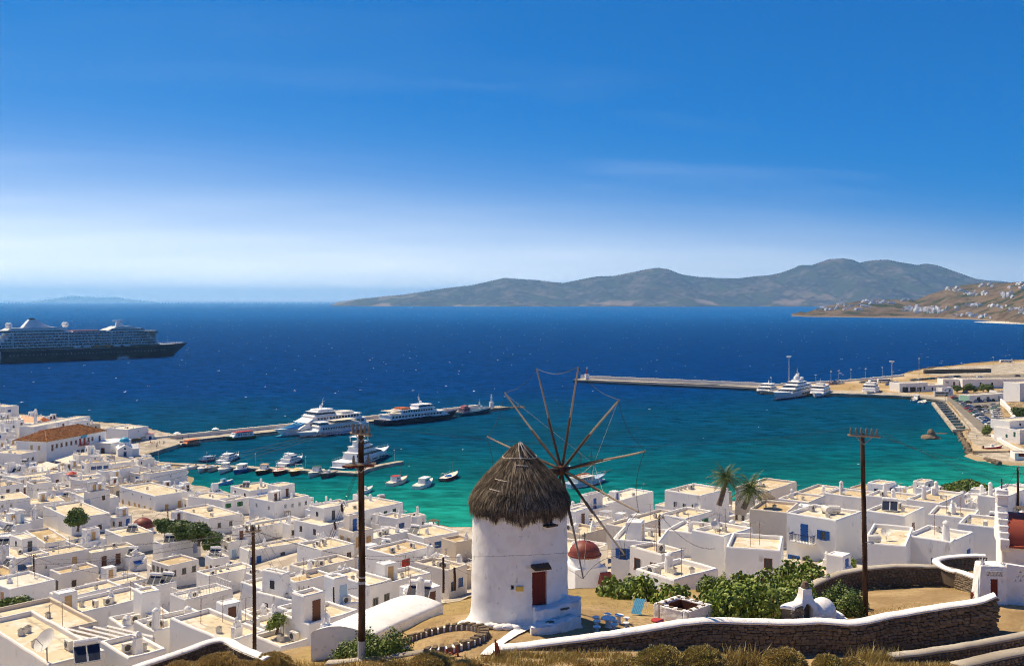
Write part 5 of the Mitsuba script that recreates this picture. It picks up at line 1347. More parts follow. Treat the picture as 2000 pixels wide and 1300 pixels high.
    (1436, 1500, 1556, 958, 4.6, 50, 'c', .7, 'v.4.5', 'ruinous beige house with rubble parapet behind the palms', None),
    (1556, 1590, 1640, 968, 3.8, 50, 'c', .65, '', None, None),
    (1110, 1130, 1196, 1028, 3.8, 48, 'o', .5, 'k.4.5 v.6.3', None, None),
    (1112, 1128, 1190, 1002, 3.8, 48, 'o', .55, 'v.4.5', None, None),
    # the nearest terraces along the bottom left edge
    (-40, 96, 206, 1297, 2.6, 46, 'o', .5, 'a.7.2 v.5.7 v.2.4', 'low cream terrace with a big dish at the very bottom left', None),
    (196, 250, 322, 1284, 2.9, 44, 'w', .4, 'Rd.4/0.8 v.4.5 a.2.4', 'low white house with pale awning roof, bottom left beside the wall corner', None),
    (505, 548, 612, 1262, 2.6, 46, 'o', .45, 'v.4.5', 'low pale terrace house between the slim pole and the smooth-vaulted chapel', None),
]
for pl, pn, pr, py, H, r, wall, roof, ft, lab, lm in T:
    ft += ''.join(f' {c}.{hr.randint(8, 92):02d}.{hr.randint(8, 92):02d}' for c in 'vvatc' if hr.random() < 0.3)
    if not lab:
        ft += ' ' + ' '.join(q for q, u in ((f'u.{hr.randint(0, 99):02d}.{hr.randint(30, 99):02d}', .45), ('e', .2), ('y', .15), ('Ln2/1.0', .4 if 'L' not in ft else 0), ('Rd2/1.1', .5 if 'R' not in ft else 0), (f'a.{hr.randint(10, 90)}.{hr.randint(10, 90)}', .6), (f't.{hr.randint(10, 90)}.{hr.randint(10, 90)}', .4)) if hr.random() < u)
    house(pl, pn, pr, py, H, r, wall, roof, ft, lab, lm=lm, cap=60 if pn in (66, 660, 1180, 208) else 17 if pn in (303, 140, 408) else 5.5 if pn in (1524, 1287, 1950, 1900) else 12.5, D={(1180, 985): 190, (1228, 1030): 125, (1130, 1028): 128, (1128, 1002): 150, (1369, 967): 142, (1340, 1012): 112, (1372, 1042): 104, (1292, 1082): 80}.get((pn, py)))
# ---------------------------------------------------------------- landmarks of the harbour front, then the rest of the town
def gable_mesh(w, l, h, rise, over=0.0):
    m = MB()
    pts = [(-over, h), (w / 2, h + rise), (w + over, h)]
    m.loft([[(x, y, z) for x, z in [(0, -1.0), (w, -1.0), (w, h), (w / 2, h + rise - 0.05), (0, h)]] for y in (l, 0)])
    return m


# --- the domed chapel on the quay
def chapel():
    p = at_depth(258, 903, 323)
    k = thing('blue_domed_chapel', 'little white chapel with bright blue dome on the harbour edge', 'chapel')
    m = mat(p[0] - 4.4, p[1] - 0.5, 1.2, math.radians(28))
    part(k, 'nave', MB().put(gable_mesh(4.4, 7.0, 2.9, 1.4), m), 'm_plaster', uv=(0, 0.2))
    part(k, 'side_chapel', MB().put(gable_mesh(3.8, 5.0, 2.6, 1.3), m @ mat(6.6, 1.4, 0, pi / 2)), 'm_plaster', uv=(0, 0.2))
    part(k, 'drum', MB().put(MB().lathe([(1.65, 2.5), (1.65, 4.6), (1.75, 4.65), (1.75, 4.8), (1.6, 4.85)], 16, (2.4, 3.6, 0)), m), 'm_plaster', uv=(0, 0.2))
    part(k, 'dome', MB().put(MB().lathe([(1.62 * cos(t), 4.8 + 1.5 * sin(t)) for t in np.linspace(0, 1.5, 8)], 20, (2.4, 3.6, 0)), m), 'c_turq', smooth=40, label='bright turquoise blue dome')
    part(k, 'door', MB().put(MB().box(1.7, 2.6, -0.06, 0.02, 0, 2.0), m), 'c_deepblue')
    part(k, 'window', MB().put(MB().box(2.05, 2.7, 1.86, 1.95, 3.4, 4.2), m), 'c_deepblue')
    part(k, 'window', MB().put(MB().box(1.9, 2.4, -0.05, 0.02, 2.7, 3.3), m), 'c_deepblue')
    LAND.append(('blue-domed chapel', 252, 885))


chapel()


# --- town hall with tiled hip roof
def town_hall():
    k = thing('town_hall', 'long white town hall with hipped brown tile roof, arcade and red balcony', 'town hall')
    p = at_depth(91, 863, 310)
    q = at_depth(205, 841, 336)
    a = math.atan2(q[1] - p[1], q[0] - p[0])
    L = math.dist(q[:2], p[:2]); w = 11.5; h = p[2] - 1.0
    m = mat(p[0], p[1], 1.0, a)
    FOOT.append(Polygon([tuple((m @ V(x, y, 0, 1))[:2]) for x, y in ((0, 0), (L, 0), (L, w), (0, w))]))
    part(k, 'wall', MB().put(MB().box(0, L, 0, w, -1, h), m), 'm_plaster', uv=(0.02, 0.2))
    part(k, 'cornice', MB().put(MB().box(-0.25, L + 0.25, -0.25, w + 0.25, h, h + 0.18), m), 'c_offwhite')
    e, r = 0.5, 2.9
    c = [(-e, -e, h + 0.18), (L + e, -e, h + 0.18), (L + e, w + e, h + 0.18), (-e, w + e, h + 0.18)]
    r0, r1 = (w / 2, w / 2, h + r), (L - w / 2, w / 2, h + r)
    roof = part(k, 'roof', MB().put((np.array([*c, r0, r1]), np.array([[0, 1, 5], [0, 5, 4], [2, 3, 4], [2, 4, 5], [3, 0, 4], [1, 2, 5], [0, 2, 1], [0, 3, 2]])), m), 'm_tile', uv=(0.4, 0))
    tiles = MB(); tuv = []
    for s0, s1, t0, t1 in ((c[0], c[1], r0, r1), (c[3], c[0], r0, r0), (c[1], c[2], r1, r1)):
        s0, s1, t0, t1 = (V(*x) for x in (s0, s1, t0, t1))
        n = int(np.linalg.norm(s1 - s0) / 0.42)
        for i in range(n):
            for j in range(11):
                u, v = (i + 0.5) / n, j / 11
                b = s0 + (s1 - s0) * u
                # keep to the trapezoid: the rows shorten towards the ridge
                lo, hi = s0 + (t0 - s0) * v, s1 + (t1 - s1) * v
                d0, d1 = np.dot(lo - s0, s1 - s0) / np.dot(s1 - s0, s1 - s0), np.dot(hi - s0, s1 - s0) / np.dot(s1 - s0, s1 - s0)
                if not d0 < u < d1:
                    continue
                along = (s1 - s0) / np.linalg.norm(s1 - s0)
                up = (lo - s0) - along * np.dot(lo - s0, along)
                upn = ((t0 - s0) - along * np.dot(t0 - s0, along)); upn /= np.linalg.norm(upn)
                nn = np.cross(along, upn)
                o = b + up + nn * 0.04
                Lr = 0.55
                tiles.add([o - along * 0.17, o + nn * 0.09, o + along * 0.17, o - along * 0.17 + upn * Lr, o + nn * 0.07 + upn * Lr, o + along * 0.17 + upn * Lr], [[0, 1, 4], [0, 4, 3], [1, 2, 5], [1, 5, 4], [0, 2, 1]])
                tuv += [(hr.random(), 0)] * 6
    v, f = MB().put(tiles, m).mesh()
    kk = key_for(roof + '__tiling'); scene[kk] = mikit.ply((v, f), 'm_tile', uv=np.array(tuv)); labels[kk] = {'kind': 'stuff'}
    part(roof, 'ridge', MB().put(MB().tube([r0, r1], 0.16, 6).tube([c[0], r0], 0.14, 6).tube([c[1], r1], 0.14, 6).tube([c[3], r0], 0.14, 6), m), 'm_tile', uv=(0.9, 0))
    part(roof, 'chimney', MB().put(MB().box(L * 0.3, L * 0.3 + 0.9, w - 2.0, w - 1.2, h, h + 2.4), m), 'c_pink')
    part(roof, 'chimney', MB().put(MB().box(L * 0.82, L * 0.82 + 0.9, w - 2.0, w - 1.2, h, h + 2.2), m), 'c_offwhite')
    for i, u in enumerate((0.09, 0.16, 0.24, 0.32, 0.40, 0.48, 0.70, 0.77, 0.90)):
        hh = 2.0 if i in (0, 8) else 1.35
        wn = part(k, 'window' if i not in (0, 8) else 'balcony_door', MB().put(MB().box(u * L - 0.42, u * L + 0.42, -0.05, 0.02, h - 1.1 - hh, h - 1.1), m), 'c_brown')
        part(wn, 'frame', MB().put(MB().box(u * L - 0.55, u * L - 0.42, -0.09, 0.02, h - 1.1 - hh, h - 1.0).box(u * L + 0.42, u * L + 0.55, -0.09, 0.02, h - 1.1 - hh, h - 1.0).box(u * L - 0.42, u * L + 0.42, -0.09, 0.02, h - 1.1, h - 1.0), m), 'c_offwhite')
    for u in (0.555, 0.63):
        part(k, 'balcony_door', MB().put(MB().box(u * L - 0.45, u * L + 0.45, -0.05, 0.02, h - 3.0, h - 0.9), m), 'c_red')
    part(k, 'flag', MB().put(MB().hexa([(0.56 * L, -0.1, h - 0.9), (0.66 * L, -0.1, h - 0.9), (0.66 * L, -0.02, h - 0.9), (0.56 * L, -0.02, h - 0.9)], [(0.56 * L, -0.5, h + 0.1), (0.66 * L, -0.5, h + 0.1), (0.66 * L, -0.42, h + 0.1), (0.56 * L, -0.42, h + 0.1)]), m), 'c_skyblue')
    bal = MB().box(0.52 * L, 0.68 * L, -1.0, 0, h - 3.15, h - 3.0)
    for x in np.linspace(0.52 * L, 0.68 * L, 14):
        bal.box(x - 0.03, x + 0.03, -1.0, -0.94, h - 3.0, h - 2.1)
    bal.box(0.52 * L, 0.68 * L, -1.02, -0.92, h - 2.1, h - 2.0)
    part(k, 'balcony', MB().put(bal, m), 'c_red')
    for i in range(4):
        u = 0.52 + i * 0.075
        ar = [(u * L - 0.75, 0.1)] + [(u * L + 0.75 * cos(t), 2.1 + 0.75 * sin(t)) for t in np.linspace(pi, 0, 9)] + [(u * L + 0.75, 0.1)]
        part(k, 'arch', MB().put(MB().loft([[(x, y, z) for x, z in ar] for y in (0.02, -0.05)]), m), 'c_darkgrey')  # dark grey panel stands for the shade inside the arch
    x0 = 0.78 * L
    an = part(k, 'annex', MB().put(MB().box(x0, L + 4.5, -7.0, -0.003, -1, h * 0.56).box(x0 - 0.1, L + 4.6, -7.1, -0.003, h * 0.56, h * 0.56 + 0.25), m), 'm_plaster', uv=(0.05, 0.2))
    part(an, 'door', MB().put(MB().box(x0 - 0.06, x0 + 0.02, -4.6, -3.3, 0, 2.6), m), 'c_brown')
    part(an, 'window', MB().put(MB().box(x0 + 4.0, x0 + 5.0, -7.06, -6.98, 1.4, 3.2), m), 'c_brown')
    for y in (2.4, 5.2):
        part(k, 'window', MB().put(MB().box(-0.05, 0.02, y, y + 0.9, h - 2.6, h - 1.2), m), 'c_tan')
    LAND.append(('tile-roofed town hall', 130, 860))


town_hall()


# --- small church with the orange tile roof, upper left
def orange_church():
    p = at_depth(34, 826, 382)
    k = thing('orange_roofed_church', 'white church with low orange tile roof and arched bell gable, upper left', 'church')
    m = mat(p[0], p[1], 1.5, math.radians(68))
    FOOT.append(Polygon([tuple((m @ V(x, y, 0, 1))[:2]) for x, y in ((0, -9), (14, -9), (14, 1), (0, 1))]))
    part(k, 'nave', MB().put(gable_mesh(9.0, 12, 4.0, 1.9), m @ mat(0, 0.5, 0, -pi / 2 + pi / 2) @ mat(0, -9, 0)), 'm_plaster', uv=(0.0, 0.2))
    part(k, 'roof', MB().put((np.array([(0.3, -8.6, 4.15), (4.5, -8.6, 6.0), (8.7, -8.6, 4.15), (0.3, 2.6, 4.15), (4.5, 2.6, 6.0), (8.7, 2.6, 4.15), (0.3, -8.6, 4.0), (8.7, -8.6, 4.0), (0.3, 2.6, 4.0), (8.7, 2.6, 4.0)], float), np.array([[0, 3, 4], [0, 4, 1], [1, 4, 5], [1, 5, 2], [0, 1, 2], [0, 2, 7], [0, 7, 6], [3, 5, 4], [3, 8, 9], [3, 9, 5]])), m), 'c_orange', label='low orange tile roof')
    b = MB().box(-0.6, 0.6, -0.4, 0.4, 3.4, 6.4)
    b.box(-0.9, -0.5, -0.35, 0.35, 6.4, 8.4).box(0.5, 0.9, -0.35, 0.35, 6.4, 8.4)
    b.hexa([(-0.9, -0.35, 8.4), (0.9, -0.35, 8.4), (0.9, 0.35, 8.4), (-0.9, 0.35, 8.4)], [(-0.1, -0.3, 9.6), (0.1, -0.3, 9.6), (0.1, 0.3, 9.6), (-0.1, 0.3, 9.6)])
    part(k, 'bell_gable', MB().put(b, m @ mat(1.0, -8.2, 0, 0.4)), 'm_plaster', uv=(0.0, 0.2))
    part(k, 'bell', MB().put(MB().lathe([(0.05, 7.6), (0.2, 7.5), (0.3, 6.9), (0.36, 6.8)], 8), m @ mat(1.0, -8.2, 0, 0.4)), 'c_iron')
    LAND.append(('orange-roofed church', 55, 812))


orange_church()


# --- domed churches
def domed(px, py, D, rad, label, lm, mat_='c_dome', drum=1.4, rot=20):
    p = at_depth(px, py, D)
    k = thing('domed_church', label, 'church')
    gz0 = gz(p[0], p[1])
    zb = p[2]
    m = mat(p[0], p[1], 0, math.radians(rot))
    FOOT.append(Polygon([tuple((m @ V(x, y, 0, 1))[:2]) for x, y in ((-rad * 1.2, -rad * 1.2), (rad * 1.2, -rad * 1.2), (rad * 1.2, rad * 1.2), (-rad * 1.2, rad * 1.2))]))
    part(k, 'dome', MB().put(MB().lathe([(rad * cos(t), zb + rad * 0.86 * sin(t)) for t in np.linspace(0, 1.5, 10)], 26), m), mat_, smooth=40, label='dark red dome')
    part(k, 'cornice', MB().put(MB().lathe([(rad * 0.9, zb - 0.12), (rad * 1.07, zb - 0.1), (rad * 1.07, zb + 0.04), (rad * 0.95, zb + 0.05)], 26), m), mat_)
    part(k, 'drum', MB().put(MB().lathe([(rad * 1.0, gz0 - 1), (rad * 1.0, zb - 0.1)], 20), m), 'm_plaster', smooth=40, uv=(0.0, 0.2))
    part(k, 'nave', MB().put(MB().box(-rad * 1.1, rad * 1.1, -rad * 1.0, rad * 1.6, gz0 - 1, zb - drum), m), 'm_plaster', uv=(0.0, 0.2))
    part(k, 'cross', MB().put(MB().box(-0.03, 0.03, -0.03, 0.03, zb + rad * 0.84, zb + rad * 0.84 + 0.7).box(-0.2, 0.2, -0.03, 0.03, zb + rad * 0.84 + 0.4, zb + rad * 0.84 + 0.46), m), 'c_iron')
    LAND.append((lm, px, py - 15))
    return k, m, zb


domed(279, 1027, 196, 2.0, 'small church with dark red dome left of the dark green trees', 'dark red dome')
_k, _m, _zb = domed(1142, 1081, 84, 1.32, 'white church with large brick red dome just right of the windmill', 'brick red dome', drum=0.9)
part(_k, 'apse_roof', MB().put(MB().hexa([(0.6, -2.3, _zb - 2.2), (1.9, -2.3, _zb - 2.2), (1.9, -1.35, _zb - 2.2), (0.6, -1.35, _zb - 2.2)], [(0.8, -1.5, _zb - 1.3), (1.7, -1.5, _zb - 1.3), (1.7, -1.36, _zb - 1.3), (0.8, -1.36, _zb - 1.3)]), _m), 'c_brickred')


# --- church with stepped gable and red barrel roof at the right edge
def red_church():
    D = 70
    p = at_depth(1944, 1062, D)
    k = thing('red_roofed_church', 'church with white stepped bell gable and red barrel roof at the right edge', 'church')
    m = mat(p[0] + 0.2, p[1] - 0.5, p[2], math.radians(-21))
    FOOT.append(Polygon([tuple((m @ V(x, y, 0, 1))[:2]) for x, y in ((-0.5, -0.3), (6, -0.3), (6, 4.6), (-0.5, 4.6))]))
    part(k, 'wall', MB().put(MB().box(0, 6, 0, 4.2, -4.5, 0.0), m), 'm_rough_white')
    a = np.linspace(0, pi, 13)
    part(k, 'roof', MB().put(MB().loft([[(x, 2.1 - 2.05 * cos(t), 0.004 + 2.0 * sin(t)) for t in a[::-1]] for x in (0.45, 6.2)]), m), 'c_brickred', smooth=30)
    part(k, 'eave', MB().put(MB().box(0.25, 6.2, -0.2, 0.06, -0.05, 0.1), m), 'c_brickred')
    g_ = MB()
    for i, (y0, y1, z0, z1) in enumerate(((-0.2, 4.4, -0.3, 0.5), (0.15, 4.05, 0.5, 0.9), (0.45, 3.75, 0.9, 1.3), (0.75, 3.45, 1.3, 1.7), (1.05, 3.15, 1.7, 2.1), (1.35, 2.85, 2.1, 2.5), (1.45, 1.75, 2.5, 3.1), (2.45, 2.75, 2.5, 3.1), (1.4, 2.8, 3.1, 3.3), (1.6, 2.6, 3.3, 3.6))):
        g_.put(rbox(-0.12 - 0.01 * i, 0.5 + 0.01 * i, y0, y1, z0, z1 + 0.03, 0.06), np.eye(4))
    part(k, 'bell_gable', MB().put(g_, m), 'm_rough_white')
    part(k, 'cross', MB().put(MB().box(0.15, 0.23, 2.05, 2.13, 3.6, 4.35).box(0.15, 0.23, 1.8, 2.4, 4.0, 4.08), m), 'c_brown')
    part(k, 'bell', MB().put(MB().lathe([(0.03, 3.0), (0.12, 2.95), (0.2, 2.6), (0.23, 2.55)], 8, (0.2, 2.1, 0)), m), 'c_iron')
    g2 = MB()
    for i in range(5):
        g2.put(rbox(2.0, 2.6, 3.9 + 0.16 * i, 5.3 - 0.16 * i, 0.2 + 0.35 * i, 0.6 + 0.35 * i, 0.05), np.eye(4))
    part(k, 'rear_gable', MB().put(g2, m), 'm_rough_white')
    part(k, 'gutter_pipe', MB().put(MB().tube([(0.1, -0.12, -0.05), (0.1, -0.12, -1.6), (-0.1, -0.3, -2.4)], 0.05, 6), m), 'c_offwhite')
    LAND.append(('stepped red-roofed church', 1960, 1030))


red_church()


# --- the barrel-roofed chapel in front, left of the windmill
def barrel_chapel():
    p = at_depth(607, 1233, 46.8)
    q = at_depth(728, 1240, 46.3)
    a = math.atan2(q[1] - p[1], q[0] - p[0])
    b = at_depth(852, 1183, 50.7)
    w, l = math.dist(p[:2], q[:2]), math.dist(q[:2], b[:2])
    k = thing('barrel_chapel', 'low white chapel with smooth vaulted white roof, left of the stone ring', 'chapel')
    ax = (V(*b[:2]) - q[:2]) / l
    ux = V(cos(a), sin(a))
    prof = [(0, -3.2), (0, -0.12), (0.06, 0.0)] + [(w * t, 0.34 * sin(pi * t)) for t in np.linspace(0.06, 0.94, 12)] + [(w - 0.06, 0.0), (w, -0.12), (w, -3.2)]
    rings = []
    for t in np.linspace(0, 1, 14):
        o = V(*p[:2]) + ax * l * 1.12 * t
        rings.append([(o[0] + ux[0] * s, o[1] + ux[1] * s, p[2] + z + 0.02 * math.sin(5 * t + s * 2)) for s, z in prof])
    part(k, 'vault', MB().loft(np.array(rings)[::-1]), 'm_rough_white', smooth=50)
    o = V(*p[:2]) + ax * 0.55 + ux * 0.35
    bm = mat(o[0], o[1], p[2] + 0.15, a)
    part(k, 'bell_cote', MB().put(MB().box(-0.22, 0.22, -0.16, 0.16, -0.3, 0.1).box(-0.18, -0.08, -0.1, 0.1, 0.1, 0.42).box(0.08, 0.18, -0.1, 0.1, 0.1, 0.42).hexa([(-0.2, -0.12, 0.42), (0.2, -0.12, 0.42), (0.2, 0.12, 0.42), (-0.2, 0.12, 0.42)], [(-0.03, -0.08, 0.62), (0.03, -0.08, 0.62), (0.03, 0.08, 0.62), (-0.03, 0.08, 0.62)]), bm), 'm_rough_white')
    part(k, 'cross', MB().put(MB().box(-0.02, 0.02, -0.02, 0.02, 0.6, 0.85).box(-0.09, 0.09, -0.02, 0.02, 0.73, 0.77), bm), 'c_white')
    FOOT.append(Polygon([tuple(V(*p[:2])), tuple(V(*q[:2])), tuple(V(*b[:2])), tuple(V(*p[:2]) + ax * l)]).buffer(0.5))
    LAND.append(('smooth-vaulted white chapel', 720, 1215))


barrel_chapel()
LAND += [('tallest wooden pole', 706, 1060), ('slim wooden pole', 495, 1140), ('windmill', 1015, 1060), ('right-hand wooden pole', 1688, 1020), ('dark green trees', 360, 1040), ('striped canopies', 110, 905)]
FOOT += [Polygon([tuple(at_height(px, py, 1.5)[:2]) for px, py in ((215, 838), (345, 848), (352, 868), (283, 888), (262, 908), (215, 900), (100, 935), (60, 915), (160, 880))]),     # the harbour square
         Polygon([tuple(at_height(px, py, 1.0)[:2]) for px, py in ((270, 904), (360, 904), (366, 925), (290, 925))]),                                                        # the little beach
         Polygon([tuple(at_depth(px, 1040, d)[:2]) for px, d in ((300, 170), (430, 165), (440, 186), (305, 192))])]                                                         # garden of dark trees


KEEP = [(t[0], t[2], t[3], h['Y'], 0.72 * h['H'] * F / h['Y']) for t, h in zip(T, HOUSES) if t[9]] + [(1110, 1172, 1060, 84, 25), (225, 282, 885, 320, 8), (245, 300, 1030, 196, 4), (600, 860, 1232, 47, 30)]


# nothing may rise above the roofline that the photograph shows against the water
SKY_X = [-100, 0, 180, 290, 300, 366, 370, 440, 560, 590, 785, 800, 895, 920, 1108, 1135, 1270, 1290, 1300, 1420, 1550, 1600, 1700, 1850, 1960, 2100]
SKY_Y = [792, 794, 814, 830, 846, 906, 946, 950, 958, 970, 976, 1002, 1030, 1030, 985, 962, 962, 1000, 946, 946, 930, 946, 946, 952, 956, 960]


def fill(n, region, seed, shore=4.5, zmax=31.5, dens=0.55, big=(6.0, 5.0), low=False):
    q = random.Random(seed)
    cen = [(f.centroid.x, f.centroid.y, math.sqrt(f.area)) for f in FOOT]
    inner = COAST.buffer(-shore)
    made = 0
    for i in range(n):
        x, y = region(q)
        sc = 1.0 - 0.62 * i / n
        wr, wl = (big[0] + 5.0 * q.random() * big[0] / 6) * sc, (big[1] + 3.5 * q.random() * big[1] / 5) * sc
        r = 46 + q.uniform(-9, 9)
        px = CX + F * x / y
        if not (-90 < px < 2090):
            continue
        rr = math.radians(r)
        W = lambda u, v: (x + u * cos(rr) - v * sin(rr), y + u * sin(rr) + v * cos(rr))
        P = Polygon([W(0, 0), W(wr, 0), W(wr, wl), W(0, wl)])
        R = math.hypot(wr, wl)
        if any(abs(a - x) < R + s * 1.6 + 2 and abs(b - y) < R + s * 1.6 + 2 and FOOT[j].distance(P) < dens for j, (a, b, s) in enumerate(cen)):
            continue
        if not inner.contains(P):
            continue
        z = gz(x, y)
        if z > zmax:
            continue
        pts_ = [pixel(V(c[0], c[1], z + 3.4)) for c in P.exterior.coords]
        lo_, hi_, top_ = min(t[0] for t in pts_), max(t[0] for t in pts_), min(t[1] for t in pts_)
        if any(yy > y and lo_ < b and hi_ > a and top_ < c + hpx * (0.5 if low else 1) for a, b, c, yy, hpx in KEEP):
            continue
        if any(t[1] < np.interp(t[0], SKY_X, SKY_Y) + 3 for t in pts_):
            continue
        two = not low and q.random() < 0.24 and y > 120 and shore_far(x, y)
        H = (q.uniform(5.2, 6.0) if two else q.uniform(2.1, 2.6) if low else q.uniform(2.7, 3.6)) / Q
        ft = []
        kinds = 'n n n b b d d w p p t t g'.split()
        st = q.choice(kinds)
        for face, L in (('R', wr), ('L', wl)):
            u = 0.2 + 0.1 * q.random()
            while u * L < L - 0.7:
                t = q.random()
                if t < 0.16:
                    ft.append(f'{face}{q.choice("BNTDSBNDG")}{("%.2f" % u)[1:]}/{H - 2.15 / 1:.2f}' if not two else f'{face}{st}{("%.2f" % u)[1:]}/1.1')
                elif t < 0.74:
                    ft.append(f'{face}{st}{("%.2f" % u)[1:]}/{0.9 + 0.5 * q.random():.2f}')
                u += 1.5 / L + 0.1 * q.random()
        for j in range(q.choice((1, 1, 2, 2, 3, 3, 4, 5))):
            ft.append(q.choice('c c c a a v v t t d s k h C'.split()) + f'.{q.randint(5, 95):02d}.{q.randint(5, 90):02d}')
        for fk, pr_ in (('#', .06), (f'u.{q.randint(0, 99):02d}.{q.randint(30, 99):02d}', .30 if y > 90 and not low else 0), ('e', .12), ('p', .07), ('y', .10)):
            if q.random() < pr_:
                ft.append(fk)
        house(0, 0, 0, 0, H, r, q.choice('wwwwwwwooct'), q.choice((.15, .3, .4, .45, .5, .5, .55, .6, .65, .8, .95)), ' '.join(ft), None, xy=(x, y), size=(wr, wl), z0=z, name='outbuilding' if low else 'house', cat='outbuilding' if low else 'house', par=q.choice((0.15, 0.3, 0.3, 0.4)))  # the low second pass makes infill houses, named apart from the others
        cen.append((FOOT[-1].centroid.x, FOOT[-1].centroid.y, math.sqrt(FOOT[-1].area)))
        made += 1
    return made


def shore_far(x, y):
    return COAST.exterior.distance(shapely.Point(x, y)) > 22


def left_region(q):
    y = 66 + 340 * q.random() ** 1.25
    px = q.uniform(-60, 905)
    return (px - CX) / F * y, y


def right_region(q):
    y = q.uniform(80, 215)
    px = q.uniform(1112, 2060)
    return (px - CX) / F * y, y


fill(4600, left_region, 5); fill(1800, right_region, 6, shore=6.0, zmax=30.0)
fill(4200, left_region, 8, big=(3.4, 2.8), low=True, dens=0.35); fill(1500, right_region, 9, 6.0, 30.0, 0.35, (3.4, 2.8), True)
# ---------------------------------------------------------------- harbour: moles, jetty, ships and boats
PD, PN = V(0.713, 0.701), V(-0.701, 0.713)
P0 = V(-120.0, 362.5)
mole = lambda t, o=0.0: P0 + PD * t + PN * o


def slab(k, name, poly, z0, z1, m, **kw):
    return part(k, name, MB().prism([tuple(p) for p in poly], z0, z1), m, **kw)


def beacon(x, y, z, s, label, red=False):
    k = thing('harbour_beacon', label, 'beacon')
    m = mat(x, y, z, 0.3, s)
    part(k, 'base', MB().put(MB().box(-0.9, 0.9, -0.9, 0.9, 0, 2.4).box(-1.05, 1.05, -1.05, 1.05, 2.4, 2.6), m), 'c_white')
    part(k, 'column', MB().put(MB().lathe([(0.42, 2.6), (0.32, 5.0), (0.55, 5.05), (0.6, 5.2), (0.3, 5.25)], 10), m), 'c_red' if red else 'c_white')
    part(k, 'lantern', MB().put(MB().lathe([(0.28, 5.25), (0.28, 6.0), (0.42, 6.05), (0.1, 6.4)], 8), m), 'c_white')


k = thing('old_mole', 'long stone mole with parapet reaching from the left quay to the beacon', 'pier')
_a = [mole(-14, 0), mole(60, -0.3), mole(166, 0), mole(166, 7), mole(60, 7), mole(-14, 9)]
slab(k, 'deck', _a, -2.5, 1.3, 'm_concrete')
slab(k, 'parapet', [mole(-12, 7.3), mole(150, 6.2), mole(150, 7.2), mole(-12, 8.4)], 1.3, 2.7, 'm_plaster', uv=(0.55, 0.4))
slab(k, 'fender_beam', [mole(-12, -0.25), mole(166, -0.25), mole(166, 0.05), mole(-12, 0.05)], 0.75, 1.15, 'c_darkgrey')
slab(k, 'shed', [mole(143, 4.0), mole(150, 4.0), mole(150, 6.0), mole(143, 6.0)], 1.3, 3.1, 'm_plaster', uv=(0.4, 0.3))
_q = mole(158, 3.5)
beacon(_q[0], _q[1], 1.3, 1.0, 'white harbour beacon at the tip of the long left mole')


def rock(c, s, seed, sub=2):
    v, f = ICO[sub]
    v = v * (0.75 + 0.6 * meshkit.fbm(v * 1.8 + seed * 7, 3, seed))[:, None] * np.asarray(s)
    return v + np.asarray(c), f


for i in range(9):
    q = mole(168 + 1.3 * i + 2 * hr.random(), 2.5 + 3 * (hr.random() - 0.5))
    solo('mole_rock', f'dark rock awash beyond the tip of the long left mole, {("first", "second", "third", "fourth", "fifth", "sixth", "seventh", "eighth", "last")[i]} outward', 'rock', rock((q[0], q[1], 0.1), (1.3, 1.1, 0.8 if i < 5 else 0.35), i, 1), 'm_stone', uv=(0.3, 0.5), group='rocks off the mole tip')

k = thing('small_jetty', 'thin low concrete jetty lined with small boats inside the harbour', 'pier')
_j = [at_height(px, py, 1.0)[:2] for px, py in ((268, 907), (310, 903), (407, 908), (501, 912), (600, 917), (702, 922))]
def ribbon(pts, w):
    p = np.array(pts); t = np.gradient(p, axis=0); t /= np.linalg.norm(t, axis=1, keepdims=True)
    n = np.stack([-t[:, 1], t[:, 0]], 1)
    return [tuple(x) for x in np.vstack([p - n * w / 2, (p + n * w / 2)[::-1]])]
slab(k, 'deck', ribbon(_j, 3.0), 0.55, 1.0, 'm_concrete')
slab(k, 'side_beam', ribbon(_j, 2.5), -2.0, 0.55, 'c_oldgrey')
_j2 = [at_height(px, py, 1.0)[:2] for px, py in ((716, 913), (745, 906), (784, 899))]
slab(k, 'end_spur', ribbon(_j2, 2.2), -2.0, 0.9, 'm_concrete')
_j3 = [at_height(px, py, 1.0)[:2] for px, py in ((697, 921), (717, 912.8))]
slab(k, 'end_spur', ribbon(_j3, 2.2), -2.0, 0.98, 'm_concrete')
for px, py in ((310, 901), (404, 905), (499, 908), (597, 914), (770, 900)):
    q = at_height(px, py, 1.0)
    part(k, 'lamp_post', MB().tube([(q[0], q[1], 1.0), (q[0], q[1], 4.4)], 0.07, 5).lathe([(0.05, 4.3), (0.22, 4.4), (0.22, 4.6), (0.05, 4.7)], 8, (q[0], q[1], 0)), 'c_silver')

k = thing('outer_mole', 'long low straight breakwater on the right with pale sunlit top', 'pier')
_b = [at_height(px, py, 0)[:2] for px, py in ((1119, 747), (1400, 757.5), (1480, 763.5))]
_dir = (_b[2] - _b[0]) / np.linalg.norm(_b[2] - _b[0]); _nn = V(-_dir[1], _dir[0])
_nn = _nn if _nn[1] > 0 else -_nn
slab(k, 'deck', [_b[0], _b[1], _b[2], _b[2] + _nn * 14, _b[0] + _nn * 14], -2.5, 2.0, 'm_concrete')
slab(k, 'parapet', [_b[0] + _nn * 11, _b[2] + _nn * 11, _b[2] + _nn * 12.2, _b[0] + _nn * 12.2], 2.0, 4.0, 'm_plaster', uv=(0.5, 0.3))
slab(k, 'waterline', [_b[0] - _nn * 0.1, _b[1] - _nn * 0.1, _b[2] - _nn * 0.1, _b[2] + _nn, _b[0] + _nn], -1.0, 1.3, 'c_darkgrey')
